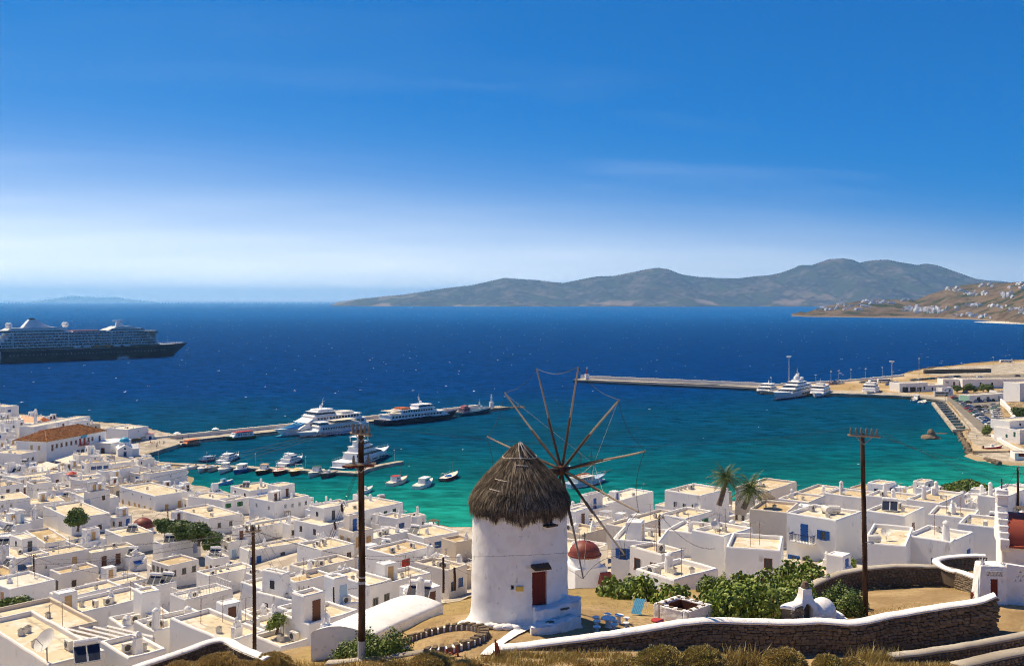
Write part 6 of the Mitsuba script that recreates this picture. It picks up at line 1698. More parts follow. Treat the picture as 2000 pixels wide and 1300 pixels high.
beacon(*(_b[0] + _dir * 7 + _nn * 6), 2.0, 1.25, 'red and white beacon at the tip of the right breakwater', True)


def hull(L, B, zs, zb, rake=0.0, tr=0.75, keel=0.7, n=15, pw=2.2):
    rings = []
    for s in np.linspace(0, 1, n):
        wd = B / 2 * ((tr + (1 - tr) * sin(min(1, s / 0.4) * pi / 2)) if s < 0.4 else 1 - ((s - 0.4) / 0.6) ** pw)
        ww = B / 2 * 0.92 * ((tr + (1 - tr) * sin(min(1, s / 0.35) * pi / 2)) if s < 0.35 else max(0, 1 - ((s - 0.35) / 0.65) ** (pw * 0.75)))
        wd, ww = max(wd, 0.015 * B), max(ww, 0.01 * B)
        xd, xw = L * s, L * s - rake * s ** 5
        zd = zs + (zb - zs) * s ** 2.2
        rings.append([(xd, -wd, zd), (xw, -ww, 0.0), (xw, -ww * 0.5, -keel), (xw, ww * 0.5, -keel), (xw, ww, 0.0), (xd, wd, zd)])
    return MB().loft(np.array(rings))


def rail_line(L, B, zs, zb, h, tr=0.75, s0=0.0, s1=1.0, pw=2.2, inset=0.96, rad=0.03):
    m = MB()
    for sg in (-1, 1):
        top = []
        for s in np.linspace(s0, s1, 14):
            wd = B / 2 * ((tr + (1 - tr) * sin(min(1, s / 0.4) * pi / 2)) if s < 0.4 else 1 - ((s - 0.4) / 0.6) ** pw) * inset
            z = zs + (zb - zs) * s ** 2.2
            top.append((L * s * (0.995), sg * wd, z + h))
            m.tube([(L * s * 0.995, sg * wd, z), (L * s * 0.995, sg * wd, z + h)], rad * 0.8, 4)
        m.tube(top, rad, 4)
    return m


def windows_row(x0, x1, w, z0, z1, n, gap=0.35):
    m = MB()
    st = (x1 - x0) / n
    for i in range(n):
        for sg in (-1, 1):
            y0, y1 = sorted((sg * (w / 2 - 0.03), sg * (w / 2 + 0.025)))
            m.box(x0 + st * (i + gap / 2), x0 + st * (i + 1 - gap / 2), y0, y1, z0, z1)
    return m


def heading(p, q):
    return math.atan2(q[1] - p[1], q[0] - p[0])


def ship(name, label, cat, stern, ang, L, B, zs, zb, hullm, tiers, rake=1.0, stripe=None, mast=None, group=None, tr=0.75, extras=(), keel=1.0):
    """tiers: (x0, x1, width, z0, z1, aft slope, front slope, windows 0 none / n row / -1 band, material)."""
    k = thing(name, label, cat, group)
    m = mat(stern[0], stern[1], 0.0, ang, (1, 1, 0.82))
    part(k, 'hull', MB().put(hull(L, B, zs, zb, rake, tr, keel), m), hullm)
    part(k, 'deck_rim', MB().put(hull(L * 1.002, B * 1.01, zs + 0.12, zb + 0.14, rake, tr, -min(zs, zb) + 0.1), m) if False else MB().put(rail_line(L, B, zs, zb, 0.85, tr), m), 'c_white')
    if stripe:
        part(k, 'waterline_stripe', MB().put(hull(L * 0.995, B * 0.985, 0.42, 0.5, rake * 0.2, tr, keel), m), stripe)
    for x0, x1, w, z0, z1, a, b, wn, mt in tiers:
        kk = part(k, 'cabin', MB().put(MB().taper(x0, x1, -w / 2, w / 2, z0, z1, a, b, 0.06 * w).taper(x0 + a * 0.5 - 0.2, x1 - b * 0.8 + 0.3, -w / 2, w / 2, z1, z1 + 0.16, 0, 0.1, 0), m), mt)
        h = z1 - z0
        if wn > 0:
            part(kk, 'windows', MB().put(windows_row(x0 + a + 0.4, x1 - b - 0.4, w * 0.955, z0 + 0.38 * h, z0 + 0.78 * h, wn), m), 'c_pane', kind='stuff')
        elif wn < 0:
            part(kk, 'window_band', MB().put(MB().taper(x0 + a * 0.6, x1 - b * 0.36 + 0.03, -w / 2 * 0.975, w / 2 * 0.975, z0 + 0.42 * h, z0 + 0.80 * h, a * 0.3, b * 0.38, 0.02 * w), m), 'c_pane')
    if mast:
        x, z, h = mast
        q = MB().tube([(x, 0, z), (x - 0.12 * h, 0, z + h)], [0.16, 0.05], 6).tube([(x - 0.05 * h, -0.16 * h, z + 0.45 * h), (x - 0.05 * h, 0.16 * h, z + 0.45 * h)], 0.06, 4).box(x - 0.1 * h - 0.6, x - 0.1 * h + 0.6, -0.1, 0.1, z + 0.66 * h, z + 0.71 * h)
        kk = part(k, 'mast', MB().put(q, m), 'c_white')
        part(kk, 'radar_dome', MB().put(MB().ball((x + 0.1 * h, 0, z + 0.22 * h), 0.13 * h).ball((x + 0.06 * h, 0.14 * h, z + 0.5 * h), 0.06 * h), m), 'c_white', True)
    for nm, mesh, mt in extras:
        part(k, nm, MB().put(mesh, m), mt)
    return k, m


# cruise ship anchored off the left edge
def cruise_ship():
    k = thing('cruise_ship', 'large dark-hulled cruise ship with stacked white balcony decks, anchored at left', 'cruise ship')
    bow = at_height(334, 695, 0)
    d = V(0.70, 0.715); d /= np.linalg.norm(d)
    L, B = 172.0, 21.0
    ang = math.atan2(d[1], d[0])
    o = bow[:2] - d * (L - 17)
    m = mat(o[0], o[1], 0, ang)
    X = lambda s: L - 17 - s          # s: metres aft of the bow at the waterline
    part(k, 'hull', MB().put(hull(L, B, 8.6, 12.4, 17, 0.9, 2, 22, 2.6), m), 'c_navy')
    part(k, 'hull_band', MB().put(hull(L - 3, B * 1.004, 10.4, 10.6, 13, 0.9, -8.5, 18, 2.8), m), 'c_navy')
    port_holes = windows_row(X(150), X(10), B * 0.99, 6.2, 6.7, 44, 0.75)
    part(k, 'portholes', MB().put(port_holes, m), 'c_silver', kind='stuff')
    part(k, 'foredeck', MB().put(hull(L - 1.0, B * 0.93, 10.8, 12.2, 16, 0.9, -10, 18, 2.6), m), 'c_offwhite')
    fr = [14, 16.5, 19, 22, 25, 28]
    af = [160, 158, 156, 153, 150, 148]
    for i in range(6):
        z = 10.6 + 2.45 * i
        w = B * (1.0 - 0.012 * i)
        inner = MB().taper(X(af[i]), X(fr[i] + 1.5), -w / 2 + 0.9, w / 2 - 0.9, z, z + 2.2, 0.5, 1.0, 0)
        kk = part(k, 'deck_tier', MB().put(inner, m), 'c_silver' if i else 'c_darkgrey')
        part(kk, 'balcony_band', MB().put(MB().taper(X(af[i]) + 1, X(fr[i] + 3), -w / 2 + 0.87, w / 2 - 0.87, z + 0.35, z + 1.75, 0.2, 0.6, 0), m), 'c_pane')
        part(kk, 'deck_edge', MB().put(MB().taper(X(af[i]) - 1, X(fr[i]) + 0.5, -w / 2, w / 2, z + 1.95, z + 2.5, 0, 1.2, 0.1), m), 'c_offwhite' if i < 2 else 'c_white')
        if i >= 1:
            q = MB()
            n = 40
            for j in range(n + 1):
                x = X(af[i]) + (X(fr[i] + 14) - X(af[i])) * j / n
                for sg in (-1, 1):
                    q.box(x - 0.09, x + 0.09, *sorted((sg * (w / 2 - 0.95), sg * (w / 2 - 0.1))), z, z + 2.1)
            part(kk, 'balcony_dividers', MB().put(q, m), 'c_white', kind='stuff')
            q = MB()
            for sg in (-1, 1):
                q.box(X(af[i]), X(fr[i] + 14), *sorted((sg * (w / 2 - 0.16), sg * (w / 2 - 0.08))), z + 0.05, z + 0.55)
            part(kk, 'balcony_rail', MB().put(q, m), 'c_silver')
    for s in (20, 62, 100, 146):          # white vertical fins
        part(k, 'fin', MB().put(MB().box(X(s) - 0.4, X(s) + 0.4, -B / 2 - 0.05, B / 2 + 0.05, 13.1, 25.3), m), 'c_offwhite')
    part(k, 'bridge', MB().put(MB().taper(X(32), X(18), -B / 2 - 0.6, B / 2 + 0.6, 22.9, 24.4, 0.5, 1.2, 0.2), m), 'c_pane')
    z = 25.3
    part(k, 'upper_house', MB().put(MB().taper(X(66), X(27), -B * 0.42, B * 0.42, z, z + 2.2, 5, 5, 0.4).taper(X(60), X(36), -B * 0.36, B * 0.36, z + 2.2, z + 4.0, 4, 6, 0.5), m), 'c_offwhite', label='forward sun deck house')
    part(k, 'upper_windows', MB().put(MB().taper(X(62), X(30), -B * 0.425, B * 0.425, z + 0.7, z + 1.6, 0, 2, 0.05), m), 'c_pane')
    part(k, 'upper_house', MB().put(MB().taper(X(160), X(96), -B * 0.42, B * 0.42, z, z + 2.2, 5, 8, 0.4).taper(X(150), X(100), -B * 0.36, B * 0.36, z + 2.2, z + 4.2, 4, 8, 0.5), m), 'c_offwhite', label='aft deck house below the funnel')
    part(k, 'upper_windows', MB().put(MB().taper(X(156), X(102), -B * 0.425, B * 0.425, z + 0.7, z + 1.6, 0, 3, 0.05), m), 'c_pane')
    part(k, 'pool_deck_rail', MB().put(MB().box(X(96), X(66), -B * 0.46, -B * 0.45, z, z + 1.0).box(X(96), X(66), B * 0.45, B * 0.46, z, z + 1.0), m), 'c_pink')
    part(k, 'funnel', MB().put(MB().taper(X(136), X(111), -3.6, 3.6, z + 3.8, z + 11.0, 6, 13.5, 1.0), m), 'c_white')
    part(k, 'funnel_top', MB().put(MB().taper(X(129.5), X(125), -2.3, 2.3, z + 11, z + 12.2, 0.4, 0.8, 0.4), m), 'c_navy')
    for s, dy in ((146, -3), (146, 3), (99, -3), (99, 3)):
        part(k, 'radar_dome', MB().put(MB().lathe([(0.9, z + 3.8), (1.0, z + 5.0)], 8, (X(s), dy, 0)).ball((X(s), dy, z + 6.6), 1.9, 2), m), 'c_white', True)
    part(k, 'mast', MB().put(MB().taper(X(54), X(45), -1.2, 1.2, z + 3.8, z + 8.5, 1, 5.5, 0.4).taper(X(56), X(45), -1.6, 1.6, z + 8.5, z + 9.6, 0, 2, 0.3), m), 'c_white')
    for i in range(6):
        s = 48 + i * 9
        for sg in (-1, 1):
            part(k, 'lifeboat', MB().put(MB().loft([[(x, sg * (B / 2 + 0.4) + 1.3 * r * cos(t), 12.1 + 1.15 * r * sin(t)) for t in np.arange(8) * pi / 4] for x, r in ((X(s) - 3.4, 0.15), (X(s) - 2.6, 0.8), (X(s) - 1, 1), (X(s) + 1, 1), (X(s) + 2.6, 0.8), (X(s) + 3.4, 0.15))]), m), 'c_orange' if i in (2, 3) else 'c_offwhite')
    rl = rail_line(L - 2, B, 8.6 + 2, 12.4, 1.0, 0.9, 0.86, 0.99, 2.6, rad=0.06)
    part(k, 'bow_rail', MB().put(rl, m), 'c_white')
    t = m @ V(X(58), -B / 2 - 3.4, 0, 1)
    ship('ship_tender', 'small white tender boat alongside the cruise ship', 'boat', t[:2], ang, 11, 3.4, 1.2, 1.5, 'c_white', [(1.5, 9, 3.0, 1.2, 2.8, 0.3, 0.8, -1, 'c_offwhite')])


cruise_ship()

# ferries along the old mole
_s = mole(73, -6.3); A_IN = math.atan2(-PD[1], -PD[0]); A_OUT = math.atan2(PD[1], PD[0])
k, m = ship('passenger_ferry', 'white ferry with light blue slanted stripes on its bow roof, at the long mole', 'ferry', mole(75, -6.6), A_IN, 41, 10.5, 3.3, 3.6, 'c_white',
     [(1, 33, 9.6, 3.3, 5.8, 0.6, 4.5, 13, 'c_white'), (3, 29, 9.0, 5.9, 8.2, 1, 4.0, 14, 'c_white'), (15, 26, 8.0, 8.3, 10.3, 1, 2.2, -1, 'c_white'), (16, 23.5, 6.2, 10.4, 11.2, 0.5, 1.0, 0, 'c_white')], 4.5, 'c_turq', (19.5, 11.3, 5.2), tr=0.95)
for i, yy in enumerate((-3.2, -0.6, 2.0)):
    part(k, 'bow_stripe', MB().put(MB().hexa([(33.2, yy, 3.42), (38 - i * 0.4, yy * 0.55, 3.52), (38 - i * 0.4, yy * 0.55 + 0.9, 3.52), (33.2, yy + 1.5, 3.42)], [(29.2, yy, 5.95), (33.4, yy * 0.75, 3.9), (33.4, yy * 0.75 + 1.0, 3.9), (29.2, yy + 1.5, 5.95)]), m), 'c_skyblue')
part(k, 'life_raft', MB().put(MB().box(6, 12, -3, 3, 8.4, 9.4), m), 'c_offwhite')
k, m = ship('small_ferry', 'smaller white and blue ferry moored outside the blue-striped one', 'ferry', mole(68, -14.6), A_IN, 29, 7.0, 2.2, 2.7, 'c_white',
     [(1, 22, 6.4, 2.2, 4.3, 0.4, 2.0, 15, 'c_white'), (2, 17, 5.6, 4.4, 5.3, 0.4, 0.5, 0, 'c_offwhite'), (16, 21, 5.2, 4.4, 6.3, 0.4, 1.2, -1, 'c_white')], 2.5, 'c_deepblue', (15, 5.4, 3.0), extras=[('awning', MB().box(3, 14, -2.6, 2.6, 6.6, 6.7), 'c_canvas'), ('awning_post', MB().box(3, 3.1, -2.5, -2.4, 5.3, 6.6).box(13.8, 13.9, -2.5, -2.4, 5.3, 6.6).box(3, 3.1, 2.4, 2.5, 5.3, 6.6).box(13.8, 13.9, 2.4, 2.5, 5.3, 6.6), 'c_white'), ('hull_stripe', windows_row(4, 20, 6.72, 1.1, 1.5, 1, 0.0), 'c_blue')])
k, m = ship('navy_ferry', 'long ferry with dark navy hull and white decks, bow towards the beacon', 'ferry', mole(84, -6.0), A_OUT, 44, 9.0, 2.7, 4.2, 'c_navy',
     [(3, 36, 8.2, 2.7, 5.0, 0.5, 4.0, 16, 'c_white'), (9, 30, 7.2, 5.1, 7.2, 0.8, 3.0, 12, 'c_white'), (19, 28, 6.0, 7.3, 9.0, 0.5, 1.6, -1, 'c_white')], 4.0, 'c_black', (22, 9.1, 5.4), extras=[('life_raft', MB().box(10, 15, -2.6, -1, 7.3, 8.2).box(10, 15, 1, 2.6, 7.3, 8.2), 'c_orange'), ('awning', MB().box(3.5, 9, -3.4, 3.4, 6.9, 7.05), 'c_canvas')])
k, m = ship('blue_fishing_boat', 'blue wooden fishing boat with pinkish wheelhouse near the left beacon', 'fishing boat', mole(130.5, -3.2), A_OUT, 21, 5.4, 1.9, 3.2, 'c_teal', [(2, 6.5, 3.6, 1.9, 4.2, 0.2, 0.3, 3, 'c_pink'), (3, 5.5, 2.6, 4.3, 5.3, 0.1, 0.2, 0, 'c_pink')], 2.0, 'c_black', (14, 2.6, 6.0), extras=[('gunwale', MB().tube([(21 * s, -(2.7 * (1 - max(0, (s - .4) / .6) ** 2.2)) * 0.97, 2.0 + 1.3 * s ** 2.2) for s in np.linspace(0, 0.98, 12)], 0.14, 5).tube([(21 * s, (2.7 * (1 - max(0, (s - .4) / .6) ** 2.2)) * 0.97, 2.0 + 1.3 * s ** 2.2) for s in np.linspace(0, 0.98, 12)], 0.14, 5), 'c_offwhite')])
ship('covered_tender', 'dark red and white covered passenger tender at the root of the long mole', 'boat', mole(28, -2.4), A_IN, 12, 3.6, 1.3, 1.8, 'c_darkgreen', [(1, 10, 3.3, 1.3, 3.0, 0.6, 1.6, 6, 'c_white'), (1.4, 8.6, 2.9, 3.05, 3.4, 0.4, 0.5, 0, 'c_red')], 1.0, 'c_black')
_q = at_height(388, 868, 0)
ship('orange_tender', 'orange covered tender boat by the quay corner', 'boat', _q[:2], heading(_q, at_height(360, 872, 0)), 7.4, 2.9, 1.2, 1.6, 'c_oldgrey', [(0.8, 6.3, 2.7, 1.2, 2.6, 0.6, 1.3, 4, 'c_orange')], 0.7, 'c_black')


def motor_yacht(label, stern_px, bow_px, L, B, s=1.0, decks=2, hullm='c_white', fly=True, name='motor_yacht', ang=None):
    p, q = at_height(*stern_px, 0), at_height(*bow_px, 0)
    ang = heading(p, q) if ang is None else ang
    f = L / 16
    t = [(0.18 * L, 0.78 * L, B * 0.80, 1.25 * f, 2.5 * f, 0.3 * f, 2.8 * f, -1, 'c_white'), (0.26 * L, 0.60 * L, B * 0.68, 2.55 * f, 3.55 * f, 0.2 * f, 1.6 * f, -1, 'c_white')]
    if decks > 2:
        t.append((0.32 * L, 0.52 * L, B * 0.52, 3.6 * f, 4.5 * f, 0.2 * f, 1.0 * f, -1, 'c_white'))
    zt = (3.6 if decks == 2 else 4.55) * f
    ex = [('hull_windows', windows_row(0.3 * L, 0.72 * L, B * 0.985, 0.62 * f, 0.86 * f, 3, 0.3), 'c_pane'), ('swim_platform', MB().box(-0.07 * L, 0.01, -B * 0.36, B * 0.36, 0.12 * f, 0.3 * f), 'c_white')]
    if fly:
        ex.append(('flybridge_top', MB().box(0.28 * L, 0.46 * L, -B * 0.3, B * 0.3, zt + 1.0 * f, zt + 1.1 * f).box(0.29 * L, 0.30 * L, -B * 0.28, -B * 0.25, zt, zt + f).box(0.29 * L, 0.30 * L, B * 0.25, B * 0.28, zt, zt + f).box(0.44 * L, 0.45 * L, -B * 0.28, -B * 0.25, zt, zt + f).box(0.44 * L, 0.45 * L, B * 0.25, B * 0.28, zt, zt + f), 'c_white'))
    return ship(name, label, 'yacht', p[:2], ang, L, B, 1.2 * f, 1.9 * f, hullm, t, 2.0 * f, 'c_deepblue', (0.34 * L, zt, 1.7 * f), tr=0.88, extras=ex)


motor_yacht('white flybridge motor yacht moored stern-to at the middle of the small jetty', (549, 910), (603, 893), 14, 4.4)
motor_yacht('open white motor cruiser behind the left half of the small jetty', (431, 904), (477, 889), 12.5, 4.0, fly=False)
motor_yacht('largest white yacht inside the harbour, partly behind the tallest wooden pole', (664, 914), (772, 884), 30, 7.0, decks=3)
_q = at_height(391, 903, 0)
ship('blue_launch', 'small blue launch with white cabin roof behind the jetty, left of the open cruiser', 'boat', _q[:2], 0.9, 6.0, 2.2, 0.9, 1.3, 'c_deepblue', [(1.6, 4.6, 1.8, 0.9, 2.0, 0.2, 0.5, -1, 'c_paleblue')], 0.6)


def small_boat(label, px0, px1, py0, py1, hullm, kind, trim='c_white', group=None, name='small_boat', L=None):
    """px0, py0 the stern and px1, py1 the bow at the waterline."""
    p, q = at_height(px0, py0, 0), at_height(px1, py1, 0)
    L = L or np.linalg.norm(q - p)
    L = min(max(L, 3.6), 11)
    B = max(1.5, 0.32 * L)
    ang = heading(p, q)
    zs, zb = 0.55 + 0.03 * L, 0.75 + 0.06 * L
    k = thing(name, label, 'boat', group)
    m = mat(p[0], p[1], 0, ang)
    part(k, 'hull', MB().put(hull(L, B, zs, zb, 0.08 * L, 0.72, 0.4, 11), m), hullm)
    part(k, 'inner_deck', MB().put(hull(L * 0.965, B * 0.86, zs + 0.04, zb + 0.03, 0.08 * L, 0.72, -zs + 0.05, 11), m), 'c_cream' if kind != 'rib' else 'c_grey')
    gl = MB()
    for sg in (-1, 1):
        gl.tube([(L * s * 0.985, sg * B / 2 * ((0.72 + 0.28 * sin(min(1, s / 0.4) * pi / 2)) if s < 0.4 else 1 - ((s - 0.4) / 0.6) ** 2.2), zs + (zb - zs) * s ** 2.2 + 0.04) for s in np.linspace(0, 1, 11)], 0.22 if kind == 'rib' else 0.07, 5)
    part(k, 'gunwale', MB().put(gl, m), trim if kind != 'rib' else 'c_darkgrey')
    if kind in ('cabin', 'cruiser'):
        x0, x1 = (0.22, 0.52) if kind == 'cabin' else (0.3, 0.72)
        kk = part(k, 'wheelhouse', MB().put(MB().taper(x0 * L, x1 * L, -B * 0.3, B * 0.3, zs, zs + 0.11 * L + 0.3, 0.05 * L, 0.06 * L if kind == 'cabin' else 0.16 * L, 0.06), m), 'c_white')
        part(kk, 'windows', MB().put(windows_row((x0 + 0.07) * L, (x1 - 0.1) * L, B * 0.575, zs + 0.05 * L, zs + 0.085 * L + 0.18, 3, 0.3), m), 'c_pane', kind='stuff')
        part(kk, 'roof', MB().put(MB().box((x0 + 0.02) * L, (x1 - 0.04) * L, -B * 0.32, B * 0.32, zs + 0.11 * L + 0.3, zs + 0.11 * L + 0.36), m), trim)
    if kind in ('open', 'rib'):
        part(k, 'outboard_motor', MB().put(MB().box(-0.35, 0.1, -0.2, 0.2, 0.1, zs + 0.55), m), 'c_darkgrey')
        part(k, 'console', MB().put(MB().taper(0.38 * L, 0.52 * L, -0.35, 0.35, zs, zs + 0.85, 0, 0.2, 0.05), m), 'c_white')
    if kind in ('caique', 'cabin'):
        part(k, 'mast', MB().put(MB().tube([(0.62 * L, 0, zs), (0.62 * L, 0, zs + 0.36 * L)], 0.05, 5), m), 'm_wood', uv=(0.5, 0))
    if kind == 'caique':
        part(k, 'tent_frame', MB().put(MB().tube([(0.12 * L, -B * 0.3, zs), (0.12 * L, -B * 0.3, zs + 1.2), (0.12 * L, B * 0.3, zs + 1.2), (0.12 * L, B * 0.3, zs)], 0.04, 4).tube([(0.12 * L, 0, zs + 1.2), (0.5 * L, 0, zs + 1.3)], 0.04, 4), m), 'c_white')
        part(k, 'net_pile', MB().put(rock((0.36 * L, 0, zs + 0.1), (0.14 * L, B * 0.28, 0.32), 5, 1), m), trim)
        part(k, 'stem_post', MB().put(MB().tube([(0.985 * L, 0, zb - 0.2), (1.0 * L, 0, zb + 0.45)], 0.09, 5), m), hullm)
    if kind == 'cover':
        part(k, 'tarpaulin', MB().put(MB().loft([[(x * L, B * 0.42 * w * cos(t), zs + 0.05 + 0.5 * w * sin(t)) for t in np.linspace(0, pi, 7)] for x, w in ((0.08, 0.9), (0.4, 1.0), (0.75, 0.7), (0.93, 0.15))][::-1]), m), trim)
    return k


SB = small_boat
SB('tiny red boat at the beach end of the small jetty', 334, 323, 915, 916, 'c_red', 'open')
SB('white open boat second from the beach end of the small jetty', 382, 345, 914, 920, 'c_white', 'open')
SB('white outboard boat, third along the near side of the small jetty', 405, 388, 913, 924, 'c_white', 'open')
SB('grey inflatable beside the third white outboard at the jetty', 420, 406, 914, 923, 'c_silver', 'rib')
SB('white cabin boat just left of the large blue-hulled one at the jetty', 448, 424, 914, 928, 'c_white', 'cabin')
SB('blue-hulled white cabin boat, biggest on the near side of the jetty', 488, 444, 915, 931, 'c_blue', 'cruiser')
SB('dark-hulled wooden boat with tan wheelhouse, near side of the jetty', 526, 495, 917, 931, 'c_darkwood', 'cabin', 'c_tan')
SB('red and pink fishing boat heaped with nets at the jetty', 556, 532, 918, 931, 'c_maroon', 'caique', 'c_pink')
SB('brown fishing boat with yellow nets at the jetty, right of the pink one', 586, 562, 918, 933, 'c_brown', 'caique', 'c_yellow')
SB('white boat with green-trimmed wheelhouse near the outer end of the jetty', 628, 588, 921, 940, 'c_white', 'cabin', 'c_darkgreen')
SB('dark inflatable boat at the outer end of the small jetty', 654, 624, 923, 936, 'c_darkgrey', 'rib')
SB('blue and white boat alone off the waterfront roofs, below the jetty', 425, 456, 948, 942, 'c_skyblue', 'cabin', 'c_skyblue')
SB('white anchored boat with red wheelhouse roof, leftmost of three off the windmill', 759, 796, 949, 937, 'c_offwhite', 'cabin', 'c_red')
SB('white cabin cruiser anchored in the middle of three off the windmill', 812, 845, 955, 942, 'c_white', 'cruiser')
SB('maroon-hulled fishing boat with blue nets, rightmost of three off the windmill', 864, 905, 940, 924, 'c_maroon', 'caique', 'c_blue')
SB('small white boat just right of the tallest wooden pole', 702, 728, 965, 956, 'c_white', 'open')
SB('pale dinghy at the mole in front of the blue-striped ferry bow', 538, 560, 843, 840, 'c_offwhite', 'open')
SB('dark fishing boat at the inner end of the right quay', 1783, 1810, 781, 778, 'c_darkgrey', 'cabin')
SB('white dinghy below the dark fishing boat at the right quay', 1797, 1808, 789, 785, 'c_white', 'open')
SB('white skiff left of the dark fishing boat at the right quay', 1781, 1792, 784, 782, 'c_white', 'open')
SB('pale small boat beside the quay steps below the tiled plaza', 350, 366, 871, 872, 'c_offwhite', 'cover')
_p = at_depth(1921, 873, 350)
k = SB('red-hulled wooden boat hauled out on the right beach', 1921, 1960, 886, 884, 'c_red', 'open', 'c_white', name='beached_boat', L=7.8)
for kk in [q for q in scene if q.startswith(k + '__')]:
    scene[kk]['to_world'] = T4().translate([0, 0, 1.5])
part(k, 'prop', MB().box(_p[0] + 1, _p[0] + 1.3, 338, 339, 0.3, 1.5).box(_p[0] + 4.5, _p[0] + 4.8, 338, 339, 0.3, 1.5), 'c_wood' if False else 'm_wood', uv=(0.3, 0))

# two-masted wooden sailing boat behind the windmill sails
_p, _q = at_height(1108, 953, 0), at_height(1180, 938, 0)
_L = 17.0
k, m = ship('two_masted_schooner', 'white and pale blue two-masted wooden schooner seen behind the windmill sails', 'sailing boat', _p[:2], heading(_p, _q), _L, 4.8, 1.5, 2.5, 'c_paleblue', [(2.5, 10.5, 3.6, 1.5, 2.9, 0.3, 0.6, 7, 'c_offwhite')], 2.0, 'c_white', tr=0.6)
part(k, 'bowsprit', MB().put(MB().tube([(_L * 0.93, 0, 2.5), (_L * 1.17, 0, 3.5)], [0.14, 0.08], 6), m), 'm_wood', uv=(0.4, 0))
for x in (5.5, 10.6):
    kk = part(k, 'mast', MB().put(MB().tube([(x, 0, 1.5), (x, 0, 11.8)], [0.16, 0.08], 6).tube([(x, -1.2, 9.4), (x, 1.2, 9.4)], 0.05, 4), m), 'm_wood', uv=(0.25, 0))
    part(kk, 'shroud', MB().put(MB().tube([(x, -2.2, 1.8), (x, 0, 11.2)], 0.03, 3).tube([(x, 2.2, 1.8), (x, 0, 11.2)], 0.03, 3), m), 'c_iron')
part(k, 'furled_sail', MB().put(MB().tube([(2.6, 0, 3.6), (6, 0.2, 3.75), (9.6, 0, 3.6)], [0.2, 0.34, 0.22], 7), m), 'c_orange')
part(k, 'hull_trim', MB().put(MB().tube([(_L * s, sg * 2.4 * ((0.6 + 0.4 * sin(min(1, s / .4) * pi / 2)) if s < .4 else 1 - ((s - .4) / .6) ** 2.2), 1.55 + 1.0 * s ** 2.2) for sg in (-1,) for s in np.linspace(0, 0.99, 12)], 0.12, 5).tube([(_L * s, 2.4 * ((0.6 + 0.4 * sin(min(1, s / .4) * pi / 2)) if s < .4 else 1 - ((s - .4) / .6) ** 2.2), 1.55 + 1.0 * s ** 2.2) for s in np.linspace(0, 0.99, 12)], 0.12, 5), m), 'c_white')

# yachts and ferries on the right quay
motor_yacht('white catamaran-like yacht with stubby bow, leftmost on the right quay', (1510, 763), (1462, 776), 27, 9, decks=2, fly=False)
k, m = ship('superyacht', 'largest white superyacht with tall mast and domes on the right quay', 'yacht', at_height(1582, 766, 0)[:2], heading(at_height(1582, 766, 0), at_height(1506, 783, 0)), 58, 10.5, 3.4, 5.4, 'c_white',
     [(5, 43, 9.4, 3.4, 5.5, 1, 7, -1, 'c_white'), (9, 37, 8.2, 5.6, 7.6, 2.5, 6, -1, 'c_white'), (14, 31, 6.6, 7.7, 9.5, 3, 4.5, -1, 'c_white'), (18, 26, 4.4, 9.6, 10.6, 1.5, 2, 0, 'c_white')], 6.5, 'c_navy', (22, 10.6, 8.5), tr=0.85,
     extras=[('radar_dome', MB().ball((19, -1.9, 11.6), 1.0, 2).ball((19, 1.9, 11.6), 1.0, 2), 'c_white'), ('hull_windows', windows_row(14, 28, 10.4, 1.5, 2.6, 4, 0.3), 'c_pane'), ('mast_tower', MB().taper(20, 23.5, -1.1, 1.1, 10.6, 14.5, 0.3, 2.2, 0.5), 'c_white')])
ship('white_excursion_ferry', 'white excursion ferry with blue-tinted front windows, right of the superyacht', 'ferry', at_height(1610, 768, 0)[:2], heading(at_height(1610, 768, 0), at_height(1582, 781, 0)), 30, 8, 2.4, 3.4, 'c_white', [(1, 24, 7.4, 2.4, 4.6, 0.4, 2, 9, 'c_white'), (3, 21.5, 6.6, 4.7, 6.7, 0.4, 1.8, -1, 'c_white'), (10, 17, 4.6, 6.8, 7.9, 0.4, 1, 0, 'c_offwhite')], 2.5, 'c_deepblue', (13, 7.9, 3.6))
ship('grey_hulled_ferry', 'white ferry with tyres on its side, bow-on alone before the tan quay apron', 'ferry', at_height(1706, 767, 0)[:2], heading(at_height(1706, 767, 0), at_height(1683, 782, 0)), 29, 8.2, 2.8, 4.4, 'c_offwhite', [(2, 22, 7.2, 2.8, 5.0, 0.4, 1.6, 8, 'c_white'), (6, 20.5, 6.4, 5.1, 7.2, 0.4, 1.2, -1, 'c_white'), (8, 17, 5.0, 7.3, 8.4, 0.4, 1, 0, 'c_offwhite')], 2.8, 'c_darkgrey', (14, 8.4, 4.2))
# one sail on the horizon
_p = at_height(798, 600.5, 0)
k = thing('distant_sailboat', 'tiny white sailing boat alone on the horizon', 'sailing boat')
_m = mat(_p[0], _p[1], 0, 0.4, 3.0)
part(k, 'hull', MB().put(hull(11, 3.2, 1.0, 1.4, 1.2), _m), 'c_white')
part(k, 'sail', MB().put(MB().add([(3, 0, 1.6), (8.5, 0.1, 1.6), (6.5, 0.5, 13.5), (3, -0.1, 1.6), (8.5, 0, 1.6), (6.5, 0.4, 13.5)], [[0, 1, 2], [3, 5, 4]]), _m), 'c_white')
part(k, 'mast', MB().put(MB().tube([(6.5, 0.4, 1.0), (6.5, 0.4, 14)], 0.08, 5), _m), 'c_silver')
# ---------------------------------------------------------------- right-hand port, quays, plaza, headland
def px0(*q, z=0.0):
    return [tuple(at_height(px, py, z)[:2]) for px, py in q]


def sheet(name, px, z0, z1, m, label):
    k = key_for(name)
    scene[k] = mikit.ply(raw(MB().prism(px0(*px, z=z1), z0, z1)), m)
    labels[k] = {'kind': 'structure', 'label': label}


